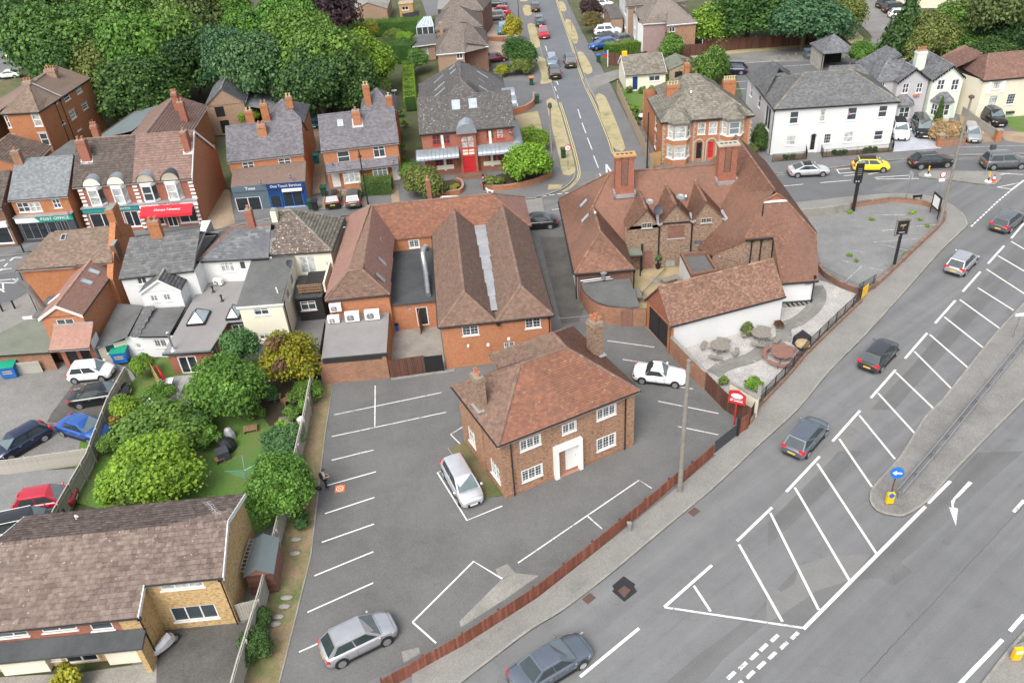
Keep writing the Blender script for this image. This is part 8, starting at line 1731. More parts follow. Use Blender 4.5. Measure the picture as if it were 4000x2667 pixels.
hedge([G2(770,85),G2(1005,75)],2.4,2.6,'green','long clipped hedge across the gardens behind the wood');hedge([G2(880,140),G2(955,140)],3.5,3.2,'dark','dark laurel hedge behind the pointed slate wing');tree(905,88,2.4,2.2,2.0,'bush','olive','spiky pale cordyline-like shrub in the garden','shrub');tree(930,96,2.2,1.7,2.0,'clip','lime','round lime clipped shrub beside the spiky one','shrub');tree(842,70,2.8,2.4,1.8,'bush','yellow','golden weeping shrub over the long hedge','shrub');tree(960,138,2,2.4,2,'bush','green','leafy green shrub at the laurel hedge end','shrub')
tree(855,190,2.2,2.5,2.2,'bush','green','bright green shrub in front of the summer house','shrub');tree(870,215,1.6,2,1.5,'bush','olive','grey-green shrub by the garden table','shrub');tree(760,220,3,1.8,3.2,'small','pale','half-bare twisted willow by the mossy garages');tree(568,268,1.8,1.6,1.8,'bush','lime','variegated shrub behind the chimneys of the shops','shrub')
for i,(x,y,r_)in enumerate(((918,260,.8),(925,285,.7),(912,310,.8),(925,340,.7),(930,370,.7))):tree(x,y,.5,r_,.7,'small',('green','lime','bluegreen')[i%3],['flowering plant by the garden wall, furthest from the street','yellow-flowered clump in the side border','mid-border clump beside the office wall','lime clump half way down the side border','dark clump nearest the street in the side border'][i],'plant')
tree(1640,58,3,5,3.6,'broad','lime','bright lime-green maple beside the mauve-walled house');tree(1720,32,4.5,6.5,5,'broad','dark','dark tree behind the long fence, left one');tree(1790,22,4.5,7,5.5,'broad','dark','dark tree behind the long fence, middle one');tree(1850,48,4.5,6.2,5,'broad','bluegreen','dark holm oak overhanging the back lane');tree(1930,34,3.5,4,3.8,'broad','olive','light leaning tree on the grass bank');tree(1632,150,2.5,2.6,3.4,'bush','green','upright leafy tree between the bungalow shed and the office','shrub');tree(1570,160,1.6,2.2,1.6,'bush','bronze','rusty-tipped shrub behind the bungalow','shrub')
tree(1980,128,2.2,2.4,2.4,'clip','green','round green bush beside the timber pavilion','shrub');tree(2075,75,5,4.5,5.5,'cone','dark','dark conical evergreen left of the tall white chimney');tree(2130,95,4,4,4.5,'broad','olive','grey-green shrub-like tree behind the mint cottage');tree(2190,65,4,4.5,4.5,'broad','green','green tree in front of the large white house');tree(2250,50,4.5,4.5,4.5,'broad','olive','thin leafy tree before the flint wall');tree(2300,85,4,4,4.5,'broad','dark','ivy-dark tree at the top right edge');tree(2210,110,3,4,2.8,'broad','green','low green thicket behind the cream cottage');tree(2310,20,8,5,5,'broad','olive','yellowing tree at the top right corner');tree(2280,135,3,3.5,2.6,'broad','dark','low dark thicket right of the green one')
tree(2180,300,1.0,2.3,1.4,'clip','buff','buff-brown dried hydrangea hedge on a brick wall','shrub',gz=.5);tree(2158,258,1.4,.7,1.7,'cone','dark','slim dark conifer in front of the mint cottage','shrub');tree(1745,320,1.5,1.2,2.3,'clip','dark','dark tall clipped bush between villa and white office','shrub');tree(1712,348,1.0,.9,1.0,'clip','lime','small round lime bush at the villa corner','shrub');tree(1728,345,1.0,.8,.9,'clip','olive','small olive bush beside the lime one at the villa corner','shrub');tree(2300,195,1.6,1.8,1.6,'small','olive','climbing plant on the cream cottage front','plant')
TO(2200,0)
for i,(x,y,r_,c_)in enumerate(((470,745,1.0,'lime'),(495,790,.9,'green'),(505,835,.7,'green'),(540,612,.7,'green'),(598,610,.7,'green'),(450,612,.7,'olive'),(685,545,.9,'lime'))):tree(x,y,.5,r_,.7,'small',c_,['lime shrub inside the larch fence','green shrub below the lime one by the garden table','lowest green shrub along the larch fence','low clump left under the bungalow wall','low clump right under the bungalow wall','small bush beside the bungalow trellis','climber at the right end of the bungalow'][i],'plant')
TO(3000,0)
for i,(x,y,lab)in enumerate(((120,1068,'left of the two box balls left of the white office door'),(166,1063,'larger box ball, right of the pair left of the white office door'),(450,1040,'first box ball right of the white office door'),(487,1038,'middle one of the three box balls right of the white office door'),(522,1033,'third box ball right of the white office door'),(658,1022,'left one of the three box balls near the white office corner'),(695,1018,'middle box ball of the three near the white office corner'),(733,1015,'last box ball, nearest the white office corner'))):tree(x,y,.4,.42,.42,'small','dark',lab,'plant',name='box_ball',group='box balls before the white office',gz=.1)
# left gardens
TO(0,0,.588)
tree(525,890,2.6,3.1,2.9,'broad','green','large rounded green garden tree in the middle garden');tree(545,800,2.2,1.7,2.2,'bush','bluegreen','blue-green shrub above the large garden tree','shrub');t=tree(672,818,2.3,2.6,2.6,'clip','gold','golden-green cypress with brown patches beside the flat roof');inst('dead_foliage',proto('small','brown',0),t,(-.9,-.6,3.9),(0,0,1),(.9,.9,.9));inst('dead_foliage',proto('small','brown',0),t,(-.5,-1.9,2.6),(0,0,2),(.7,.7,1.1))
tree(635,1120,2.4,2.2,2.5,'broad','green','glossy green evergreen beside the garden shed');tree(345,1090,2.2,3.2,2.4,'broad','lime','big yellow-green shrub tree above the stone house');tree(290,1110,1.6,2.0,1.8,'bush','lime','yellow-green shrub left of the big one','shrub');tree(360,985,1.7,3.2,1.6,'bush','green','spreading green shrub below the washing line','shrub');tree(440,975,1.2,2.0,1.3,'bush','green','green shrub beside the covered furniture','shrub');tree(285,940,1.3,1.5,1.3,'bush','lime','pale variegated shrub beside the white hydrangea','shrub');tree(330,840,1.2,1.0,1.3,'bush','lime','bright bamboo-like plant at the yard corner','plant');tree(365,905,1.0,1.2,1.0,'bush','green','green shrub by the patio','shrub');tree(645,1010,1.2,1.7,1.3,'bush','bluegreen','grey-green shrub against the leaning fence','shrub');tree(700,895,.9,1.3,1.0,'bush','green','ivy mound at the head of the fence','shrub');tree(655,985,.8,.9,.9,'small','lime','young shrub on the lawn by the fence','shrub');tree(475,1000,1,1.2,1.1,'small','green','white-flowered shrub beside the covered furniture','shrub');tree(270,975,.8,1.2,1.0,'small','bronze','pink-flowered shrub at the yard fence','shrub')
for x,y,r_,c_,lab in((425,935,1.0,'green','green shrub on the lawn edge left of the large garden tree'),(255,1020,1.2,'green','dense green shrub against the yard fence'),(480,940,.9,'lime','small lime shrub under the large garden tree'),(395,1010,1.3,'lime','lime shrub right of the spreading green one'),(590,950,.8,'green','green shrub at the edge of the soil bed'),(670,945,.9,'green','ivy-like shrub at the fence by the soil bed'),(620,905,.9,'bluegreen','dark shrub below the golden cypress'),(700,935,.8,'green','green climber mound on the fence top')):tree(x,y,r_*.7,r_,r_*.8,'small' if r_<1 else 'bush',c_,lab,'shrub')
tree(585,1478,.8,1.2,1.1,'bush','dark','dark shrub in the corner of the stone house drive','shrub');tree(600,1420,.6,.8,.8,'bush','dark','small dark shrub beside the wooden gate','shrub');tree(152,1562,.9,.9,1.3,'small','yellow','spiky yellow plant at the bottom edge by the stone house door','plant');tree(690,1195,.5,.8,.6,'small','dark','small dark bush on the verge by the log stumps','shrub')
t=tree(322,930,1.0,.9,.8,'small','green','white-flowered hydrangea with big flower heads','shrub');q=MB();p=t.location
for i in range(22):a=i*2.4;rr=.15+.75*(i/22)**.5;q.lathe((p.x+math.cos(a)*rr,p.y+math.sin(a)*rr,1.35-rr*.35),[(.05,-.1),(.13,-.05),(.14,.04),(.06,.12)],7)
o=q.build('flower_head',t,'plate_w');o['kind']='stuff'
TO(2500,1200);tree(730,155,.5,.9,.6,'small','olive','green and brown shrub against the white garage wall','shrub');tree(945,118,.4,.5,.5,'small','brown','small dried brown shrub by the white wall end','shrub');tree(790,515,.5,.9,.5,'small','lime','bright green leafy clump inside the pub fence','plant');tree(570,500,.4,.5,.4,'small','olive','small bush behind the brown pub gate','plant')
TO(3000,700)
for i,(x,y,r_)in enumerate(((705,275,.4),(985,225,.5),(1035,272,.3),(935,515,.5),(555,520,.35),(560,222,.45),(600,555,.25),(1085,318,.35))):tree(x,y,.1,r_,.25,'small','lime',['weed tuft in the middle of the pub car park','weed patch along the far wall of the pub car park','tiny weed near the noticeboard','weed clump by the pub car park side wall','weed in the crack near the pub end','ivy tuft at the foot of the tall sign','smallest weed near the pub end','weed beside the bay line end'][i],'plant',group='weeds in the pub car park')
# ------------------------------------------------------------ fences, walls, railings
def along(pts,step):
 out=[];acc=0.0
 for a,b in zip(pts[:-1],pts[1:]):
  a=Vector(a[:2]);b=Vector(b[:2]);L=(b-a).length;s=-acc%step if acc else 0.0
  while s<L:out.append((a+(b-a)*(s/L),(b-a)/L));s+=step
  acc=(acc+L)%step
 return out
def boards(name,lab,pts,h,w,m,post=1.8,pm=None,th=.025,gap=.012,lean=0.0,cat='fence',z0=.05,cap=None,pmw=.1,single=300,slope=None):
 """upright boards, each an object; posts behind; beyond the 300 nearest the rest are one part"""
 t=thing(name,lab,cat,(pts[0][0],pts[0][1],0));q=along(pts,w);q.sort(key=lambda e:(Vector((e[0].x,e[0].y,0))-CAM).length);me=None;rest=MB()
 for i,(p,d)in enumerate(q):
  hh=h+random.uniform(-.015,.015)
  if i<single:
   if me is None:k=MB();k.box(WF,0,w-gap,-th/2,th/2,0,1.0);me=bpy.data.meshes.new('board');me.from_pydata(k.v,[],k.f);me.materials.append(M[m])
   inst('board',me,t,(p.x-pts[0][0],p.y-pts[0][1],z0-.1),(lean+random.uniform(-.01,.01),0,math.atan2(d.y,d.x)),(1,1,hh-z0+.1))
  else:f=Fr(o=(p.x,p.y),ang=math.atan2(d.y,d.x));rest.box(f,0,w-gap,-th/2,th/2,z0-.1,hh)
 if rest.f:o=rest.build('boards',t,m);o['kind']='stuff'
 if post:
  pk=None
  for p,d in along(pts,post):
   if pk is None:k=MB();k.box(WF,-pmw/2,pmw/2,.02,.02+pmw,0,1.0);pk=bpy.data.meshes.new('post');pk.from_pydata(k.v,[],k.f);pk.materials.append(M[pm or m])
   inst('post',pk,t,(p.x-pts[0][0],p.y-pts[0][1],0),(lean,0,math.atan2(d.y,d.x)),(1,1,h+.05))
 if cap:
  k=MB()
  for a,b in zip(pts[:-1],pts[1:]):L=math.dist(a[:2],b[:2]);f=Fr(o=a[:2],ang=math.atan2(b[1]-a[1],b[0]-a[0]));k.box(f,0,L,.0,.06,h*.15,h*.15+.08);k.box(f,0,L,.0,.06,h*.8,h*.8+.08);k.box(f,0,L,-.03,.05,h,h+.03)
  o=k.build('rail',t,cap);o['kind']='stuff'
 return t
def lowwall(lab,pts,h,w,m='br_old',cap='clay_hip',cat='wall',z0=0.0):
 t=thing('brick_wall',lab,cat,(pts[0][0],pts[0][1],0));L_=offset(pts,w/2);R_=offset(pts,-w/2);q=MB();c=MB()
 hs=h if isinstance(h,(list,tuple))else[h]*len(pts)
 for i in range(len(pts)-1):
  q.hexa([(*R_[i],z0-.05),(*R_[i+1],z0-.05),(*L_[i+1],z0-.05),(*L_[i],z0-.05),(*R_[i],hs[i]),(*R_[i+1],hs[i+1]),(*L_[i+1],hs[i+1]),(*L_[i],hs[i])])
 q.build('masonry',t,m)
 if cap:
  for i in range(len(pts)-1):
   a,b=np.array(pts[i]),np.array(pts[i+1]);L=np.linalg.norm(b-a);n=max(1,round(L/.24));d=(b-a)/L;nn=np.array([-d[1],d[0]])*(w/2+.02)
   for j in range(n):p,r_=a+d*L*j/n,a+d*(L*(j+1)/n-.012);za=hs[i]+(hs[i+1]-hs[i])*j/n;c.hexa([(x[0],x[1],za+k+random.uniform(0,.008))for k in(0,.06)for x in(p-nn,r_-nn,r_+nn,p+nn)])
  o=c.build('coping',t,cap);o['kind']='stuff'
 return t
def railing(lab,pts,h,m='blackt',step=.12,mesh=False,z0=0.0):
 t=thing('railing',lab,'railing',(pts[0][0],pts[0][1],0));k=MB();r=MB()
 for i,(p,d)in enumerate(along(pts,step)):k.tube((p.x,p.y,z0),(p.x,p.y,z0+h),.011 if i%15 else .03,4)
 o=k.build('bars',t,m);o['kind']='stuff'
 for z in(.1,h-.06):r.path([(*p[:2],z0+z)for p in pts],.02,4)
 r.build('rail',t,m);return t
TO(1800,1767)
CF1=GL([(-520,1620),(0,1325),(520,985),(850,725),(1250,400),(1490,195),(1742,-15)][:6])
TO(2500,1200);CF1+=GL([(290,1190),(500,1005)])
boards('cedar_fence','long red-brown close boarded fence between the car park and the main road',CF1,1.0,.14,'fence_b',post=2.4,pm='fence_t',z0=.08,cap=None)
boards('charcoal_gate','charcoal boarded gate closing the gap in the red-brown fence',GL([(503,1000),(655,880)]),1.15,.14,'darkgreyw',post=0,cat='gate',z0=.08)
t=thing('gate_post','thick black post at the end of the charcoal gate','post',G(660,878));q=MB();p=G(660,878);q.tube(p,p+Vector((0,0,1.7)),.12,10);q.build('shaft',t,'blackt')
boards('cedar_fence','short red-brown boarded fence end beyond the black gate post',GL([(670,870),(733,828)]),1.45,.14,'fence_b',post=0,z0=.08)
lowwall('brick wall with render patch beside the white sports car',GL([(205,312),(440,555)]),1.55,.24,'br_old','conc')
boards('brown_gate_fence','dark brown boarded fence with concrete posts behind the red sign',GL([(440,560),(575,700),(735,800)]),1.6,.15,'fence_t',post=2.1,pm='conc',pmw=.14)
lowwall('rendered wall of the pub garden bin store',GL([(605,640),(790,750),(800,660)]),1.7,.2,'creamw','conc')
pw=GL([(742,800),(800,690),(1010,470),(1120,335),(1340,120),(1500,-30)]);TO(3000,700);pw+=GL([(600,812),(722,742)])
lowwall('low weathered brick wall under the pub garden railings',pw,.35,.26,'br_old','clay_hip')
railing('black iron railings with mesh along the pub garden wall',pw,1.15,'blackt',.1,z0=.3)
w2=GL([(722,742),(860,615),(1000,480),(1140,350),(1190,290),(1198,255),(1160,215),(1050,175),(920,158),(830,155),(640,180),(560,195)]);lowwall('curved low brick wall round the pub car park corner',w2,.45,.26,'br_old','clay_hip')
lowwall('pale concrete block barrier at the pub car park entrance',GL([(545,215),(345,245),(205,255)]),.8,.35,'conc',None,'barrier')
lowwall('brown curved wall between the pub garden and the car park',smooth(GL([(335,600),(380,660),(470,720),(560,755),(640,780),(722,745)]),2),.5,.24,'br_dark','clay_hip')
t=thing('banner','small yellow notice board fixed to the pub railings','sign',G(645,790,.3));a,b=G(627,822,.3),G(668,785,.3);d=(b-a).normalized();bq('hexa',([p+Vector((d.y,-d.x,0))*k+Vector((0,0,z))for z in(.1,1.15)for p,k in((a,.06),(b,.06),(b,.03),(a,.03))],),'panel',t,'yellow')
# garden fence leaning beside the car park, posts and boards
TO(0,0,.588)
gp=GL([(722,905),(705,1000),(672,1150),(650,1230),(612,1390),(560,1568),(510,1760)])
boards('garden_fence','weathered grey board fence between the gardens and the car park verge',gp,1.7,.16,'fence',post=2.6,pm='fence',lean=-.06,cap='fence')
boards('yard_fence','grey board fence along the right side of the back yard',GL([(300,880),(262,950),(232,1030),(215,1080),(170,1160),(140,1215)]),1.6,.16,'fence',post=1.9,cap='fence')
boards('yard_fence','grey board fence between the two yards at the left edge',GL([(-60,1095),(30,1088),(215,1062)]),1.3,.16,'fence',post=2.0,cap='fence')
boards('fence_panel','pale timber panel leaning on the low store wall',GL([(28,862),(100,855)]),1.2,.13,'fence',post=0);boards('larch_screen','tall new larch panel beside the patio doors',GL([(345,850),(378,905)]),1.7,.14,'fence_n',post=0,cat='screen')
boards('side_gate','small weathered gate right of the stone house',GL([(552,1425),(602,1412)]),1.4,.14,'fence',post=0,cat='gate')
TO(2200,0);boards('larch_fence','long new larch fence down the villa side garden',GL([(365,625),(405,720),(470,860),(540,1010),(585,1140),(610,1175)],.1),1.7,.16,'fence_p',post=1.85)
boards('larch_gate','new larch fence panels left of the villa bay',GL([(588,1140),(655,1125)],.1),1.8,.16,'fence_n',post=0)
boards('panel_fence','long panel fence with white concrete posts below the dark trees',GL([(945,345),(1110,345),(1350,330),(1500,318),(1740,305)]),1.9,.3,'fence_t',post=2.75,pm='trim',pmw=.16);boards('dark_fence','dark red-brown fence below the mauve-walled house',GL([(725,390),(940,378)]),1.8,.3,'fence_t',post=0);boards('dark_fence','dark fence under the bright clipped hedge',GL([(310,440),(400,450),(560,430)]),1.8,.3,'fence_t',post=3)
for x,y,lab in((1465,412,'left'),(1522,408,'middle'),(1580,402,'right')):t=thing('timber_bollard',lab+' one of three short timber bollards in the back car park','bollard',G(x,y),'timber bollards in the back car park');p=G(x,y);bq('box',(WF,p.x-.08,p.x+.08,p.y-.08,p.y+.08,0,.9,),'post',t,'wood')
TO(1650,0,3.484);boards('grey_fence','charcoal garden fence at the far gardens',GL([(-250,340),(-40,300)]),2.0,.3,'darkgreyw',post=3);
TO(1600,0)
for lab,pts,h in(('curved low brick wall of the office planter left of the steps',[(150,1345),(260,1330),(340,1320),(365,1290),(355,1255),(320,1240)],.6),('long curved brick wall of the office planter right of the steps',[(490,1262),(520,1290),(640,1292),(760,1272),(880,1240),(965,1195)],.6),('wavy topped brick wall beside the office driveway',[(705,782),(760,768),(810,748),(845,715),(845,665)],.9),('low brick wall of the pink drives',[(528,278),(640,280)],.7),('curved buff brick planter under the yellow shrub',[(650,285),(700,295),(748,285),(750,255)],.7)):lowwall(lab,smooth(GL(pts,.1),2),h,.24,'br_orange2','clay_n')
sheet('planter_bed',GL([(165,1340),(340,1310),(355,1260),(300,1240),(200,1260)],.1),.45,'earthdark');sheet('planter_bed',GL([(500,1262),(640,1280),(880,1232),(950,1190),(700,1180),(520,1230)],.1),.42,'earthdark')
tree(575,1235,.7,1.6,.6,'small','olive','spiky sword-leaved plants in the office planter right of the steps','plant',gz=.1);tree(225,1290,.7,1.2,.7,'small','olive','spiky sword-leaved plants in the office planter left of the steps','plant',gz=.1);tree(310,1275,.6,.8,.35,'small','yellow','yellow flowering clump in the left planter','plant',gz=.1)
tree(755,460,1.2,2.2,1.6,'bush','olive','grey-leaved shrub on the office drive wall','shrub',gz=.1);tree(630,480,1.0,1.3,1.1,'bush','yellow','yellow shrub behind the office roof','shrub',gz=.1);tree(490,445,1.0,1.6,1.2,'bush','green','green shrub under the hipped house wall','shrub')
TO(3000,0);railing('black railings with a gate gap left before the white office',GL([(28,1105),(262,1085),(255,1040)],.1),1.0,z0=.1);railing('black railings right of the white office doorway',GL([(358,1042),(372,1075),(850,1032),(845,995)],.1),1.0,z0=.1);railing('grey pedestrian guard rail beside the upper street at the right',GL([(1275,1058),(1742,1045)],.1),1.0,'steel',.12,z0=.1)
boards('cottage_fence','grey board fence beside the cream cottage drive',GL([(1310,780),(1430,870),(1560,955)],.1),1.2,.16,'fence',post=2.2);lowwall('brick wall under the buff hydrangea hedge',GL([(1165,1000),(1330,985),(1345,920)],.1),1.0,.3,'br_old','clay_hip')
for x,y,lab in((1555,960,'left brick gate pier of the cream cottage'),(1165,995,'brick pier at the corner of the hydrangea wall')):p=G(x,y,.1);t=thing('brick_pier',lab,'pier',p);bq('box',(WF,p.x-.3,p.x+.3,p.y-.3,p.y+.3,.1,1.4,),'masonry',t,'br_orange2');bq('box',(WF,p.x-.36,p.x+.36,p.y-.36,p.y+.36,1.4,1.5,),'cap',t,'conc')
# central reserve guard rail
TO(3000,1767);a=GL([(885,310),(1150,0)],.1);TO(3500,1200,3.484);a+=GL([(1742,520),(2200,40)],.1);t=thing('guard_rail','double steel guard rail running along the central reserve','guard rail',(*a[0],.1));q=MB()
for off in(-.16,.16):A_=offset(a,off);L_=offset(A_,.03);R_=offset(A_,-.03);[q.hexa([(*p,z)for z in(.45,.75)for p in(R_[i],R_[i+1],L_[i+1],L_[i])])for i in range(len(a)-1)]
q.build('rail',t,'steel');
for p,d in along(a,2.4):bq('box',(WF,p.x-.05,p.x+.05,p.y-.05,p.y+.05,0,.62,),'post',t,'steel')
# ------------------------------------------------------------ poles, lamps and signs
def pole(lab,base,h,r,m,name='telegraph_pole',cat='pole',gz=.1,top=None,r2=None):
 p=G(*base,gz);t=thing(name,lab,cat,(p.x,p.y,gz));bq('tube',(p,p+Vector((0,0,h)),r,10,r2 or r*.72,),'shaft',t,m);return t,p
TO(2500,1200);t,p=pole('tall timber telegraph pole by the red-brown fence',(270,1250),10.4,.17,'wood',r2=.12);q=MB();[q.box(WF,p.x-.16,p.x+.16,p.y-.02,p.y+.02,z,z+.04)for z in(8.6,9.1,9.6,10.1)];q.build('step',t,'steel')
TO(3000,0);t,p=pole('very tall concrete street lamp at the pub car park corner',(1165,1530),12.4,.17,'wood','street_lamp','street lamp',r2=.09);bq('lathe',(p+Vector((0,0,12.35)),[(.08,0),(.25,.05),(.25,.2),(.1,.3)],10,),'lantern',t,'rust')
TO(1600,0);t,p=pole('leaning timber telegraph pole beside the side road verge',(972,1192),8.0,.14,'wood');bq('lathe',(p+Vector((0,0,7.9)),[(.2,0),(.25,.1),(.2,.5),(.05,.6)],8,),'junction_box',t,'darkgreyw')
t,p=pole('slim dark pole on the footway below the yellow shrub',(750,248),7.0,.07,'blackt','street_lamp','street lamp');t,p=pole('thin grey lamp column on the right verge',(1102,205),6.0,.05,'steel','street_lamp','street lamp');t,p=pole('black lamp column beside the larch fence',(1615,1148),6.6,.09,'blackt','street_lamp','street lamp')
TO(900,0);t,p=pole('black ornamental street lamp in front of the semi-detached pair',(938,1392),6.3,.08,'blackt','street_lamp','street lamp');bq('lathe',(p+Vector((0,0,5.5)),[(.05,0),(.22,.05),(.24,.1),(.1,.35),(.05,.7),(.02,.9)],8,),'lantern',t,'blackt')
def disc(p,r,n,m,parent,name='sign_face',th=.03,k=20,sx=1.0):
 q=MB();n=Vector(n).normalized();q.tube(Vector(p)-n*th,Vector(p),r,k);return q.build(name,parent,m)
TO(1600,0);t,p=pole('round red ringed 30 speed limit sign on the verge',(1080,1160),2.6,.04,'steel','speed_sign','road sign');c=p+Vector((0,-.06,2.75));nn=Vector((-.1,-1,0));disc(c,.38,nn,'red',t);disc(c+nn*.012,.29,nn,'wpaint',t);txt('numerals','30',t,c+nn*.03,.36,(1,-.1,0),(0,0,1),M['blackt'])
TO(3000,1767)
for _ in(0,):
 p=G(822,345,.1);t=thing('keep_left_bollard','yellow keep-left bollard on the tip of the central reserve','bollard',p);q=MB();q.box(WF,p.x-.22,p.x+.22,p.y-.1,p.y+.1,.15,.95);q.prism([(p.x-.22,p.y-.1),(p.x+.22,p.y-.1),(p.x+.22,p.y+.1),(p.x-.22,p.y+.1)],.95,.97);q.build('shell',t,'yellow');disc(p+Vector((0,-.12,.75)),.17,(0,-1,.1),'blue',t);bq('box',(WF,p.x-.16,p.x+.16,p.y-.1,p.y+.1,.08,.16,),'base',t,'blackt')
 p=G(835,290,.1);t=thing('keep_left_sign','round blue arrow sign on a rusty post at the tip of the reserve','road sign',p);bq('tube',(p,p+Vector((.0,0,1.9)),.045,8,),'post',t,'rust');c=p+Vector((0,-.06,1.95));disc(c,.4,(-.2,-1,.25),'blue',t);q=MB();n_=Vector((-.2,-1,.25)).normalized();ax=Vector((1,-.2,0)).normalized();up=n_.cross(ax)*-1;f_=lambda a,b_:c+ax*a+up*b_+n_*.012
 q.poly([f_(.28,.05),f_(-.05,.05),f_(-.05,.16),f_(-.28,0),f_(-.05,-.16),f_(-.05,-.05),f_(.28,-.05)]);q.build('arrow',t,'wpaint')
 p=G(1680,1405,.1);t=thing('keep_left_bollard','yellow bollard at the bottom right corner island','bollard',p);bq('box',(WF,p.x-.22,p.x+.22,p.y-.1,p.y+.1,.15,1.0,),'shell',t,'yellow');bq('box',(WF,p.x-.17,p.x+.17,p.y-.12,p.y-.1,.7,.9,),'sign_face',t,'wpaint')
TO(3500,1200,3.484);p=G(1585,410,.1);t=thing('sign_post','grey post with a pale sign seen edge-on on the central reserve','road sign',p);bq('tube',(p,p+Vector((.05,0,2.1)),.05,8,),'post',t,'steel');bq('box',(WF,p.x-.35,p.x+.35,p.y-.05,p.y+.05,2.1,2.3,),'sign_face',t,'wpaint')
# pub signs
TO(3000,700);p=G(852,610,.05);t=thing('hanging_sign','black framed pub sign with gold emblem on a thick black post','pub sign',p);bq('box',(WF,p.x-.1,p.x+.1,p.y-.1,p.y+.1,0,3.5,),'post',t,'blackt');q=MB();[q.box(WF,p.x+a,p.x+b_,p.y-.08,p.y+.08,c,d)for a,b_,c,d in((-.6,-.5,3.45,4.9),(.5,.6,3.45,4.9),(-.6,.6,3.4,3.5),(-.6,.6,4.85,4.95),(-.35,.35,5.0,5.05))];q.build('frame',t,'wood');bq('box',(WF,p.x-.48,p.x+.48,p.y-.05,p.y+.05,3.55,4.8,),'sign_panel',t,'blackt')
q=MB();y=p.y-.062;[q.poly([(p.x+a,y,4.2+b_)for a,b_ in s_])for s_ in([(-.25,.15),(.1,.1),(.28,.22),(.22,.3),(.0,.25),(-.2,.27)],[(-.02,.12),(.06,.12),(.02,-.25)],[(-.2,.16),(-.12,.16),(-.22,.02)])];q.build('emblem',t,'hay');bq('box',(WF,p.x-.25,p.x+.25,y-.005,y,3.68,3.76),'print',t,'silver')
TO(3000,0);p=G(578,1435,.05);t=thing('totem_sign','tall narrow black totem sign post beside the upper street','sign',p);bq('box',(WF,p.x-.14,p.x+.14,p.y-.12,p.y+.12,0,5.2,),'post',t,'blackt');bq('box',(WF,p.x-.42,p.x+.28,p.y-.16,p.y+.16,3.1,5.1,),'sign_panel',t,'blackt');q=MB();[q.box(WF,p.x-.3,p.x+.1,p.y-.175,p.y-.165,z,z+.03)for z in(4.0,4.2,4.4,4.6)];[q.box(WF,p.x-a,p.x-a+.12,p.y-.175,p.y-.165,3.25,3.4)for a in(.35,.1)];q.build('print',t,'silver');bq('box',(WF,p.x-.3,p.x+.3,p.y-.2,p.y+.2,5.2,5.3,),'lamp',t,'steel')
TO(3400,540,1742/600);a,b_=G(672,845),G(755,925);d=(b_-a).normalized();n_=Vector((d.y,-d.x,0));t=thing('notice_board','black framed notice board with white poster at the pub car park corner','notice board',a);q=MB();[q.tube(x,x+Vector((0,0,2.3)),.05,6)for x in(a,b_)];q.build('post',t,'blackt');bq('hexa',([x+n_*k+Vector((0,0,z))for z in(.8,2.3)for x,k in((a,-.05),(b_,-.05),(b_,.05),(a,.05))],),'case',t,'blackt');q=MB();s_=d*.22;q.hexa([x+n_*k+Vector((0,0,z))for z in(1.0,2.1)for x,k in((a+s_,.05),(b_-s_,.05),(b_-s_,.065),(a+s_,.065))]);q.build('poster',t,'wpaint')
a,b_=G(482,735,.1),G(560,735,.1);t=thing('street_name_plate','low street name plate on two black legs','sign',a);q=MB();[q.box(WF,x.x-.04,x.x+.04,x.y-.03,x.y+.03,.1,.85)for x in(a,b_)];q.build('leg',t,'blackt');bq('box',(WF,a.x-.15,b_.x+.15,a.y-.03,a.y+.03,.7,.95,),'plate',t,'blackt')
for base,h,lab,kind in(((400,690),2.9,'grey sign post seen edge-on on the pub corner footway',0),((755,690),2.9,'no overtaking style round sign on a pale post by the notice board',1),((1300,420),3.3,'sign post with dark box on the upper traffic island',2)):
 t,p=pole(lab,base,h,.04,'steel','sign_post','road sign');c=p+Vector((0,-.06,h-.2))
 if kind==1:disc(c,.34,(.2,-1,0),'red',t);disc(c+Vector((0,-.012,0)),.26,(.2,-1,0),'wpaint',t);bq('box',(WF,c.x-.3,c.x+.3,c.y-.02,c.y+.02,c.z-.75,c.z-.45,),'plate',t,'wpaint')
 elif kind==2:bq('box',(WF,c.x-.25,c.x+.25,c.y-.15,c.y+.15,c.z-.2,c.z+.3,),'box',t,'darkgreyw')
 else:bq('box',(WF,c.x-.03,c.x+.03,c.y-.35,c.y+.35,c.z-.3,c.z+.25,),'sign_face',t,'silver')
for(x,y),lab in(((650,418),'striped marker post at the left end of the upper island'),((1335,490),'striped marker post near the right end of the upper island')):p=G(x,y,.12);t=thing('marker_post',lab,'marker post',p);bq('lathe',(p,[(.35,0),(.3,.08)],12,),'base',t,'wpaint');bq('tube',(p+Vector((0,0,.08)),p+Vector((0,0,.5)),.07,8,),'shaft',t,'blackt');bq('tube',(p+Vector((0,0,.5)),p+Vector((0,0,1.05)),.07,8,),'sleeve',t,'yellow')
p=G(1395,485,.12);t=thing('traffic_cone','orange and white traffic cone on the upper island','traffic cone',p);bq('box',(WF,p.x-.22,p.x+.22,p.y-.22,p.y+.22,.12,.16,),'base',t,'orange');q=MB();q.lathe(p,[(.17,.04),(.13,.25)],12);q.lathe(p,[(.08,.5),(.04,.72)],12);q.build('body',t,'red');bq('lathe',(p,[(.13,.25),(.08,.5)],12,),'band',t,'wpaint')
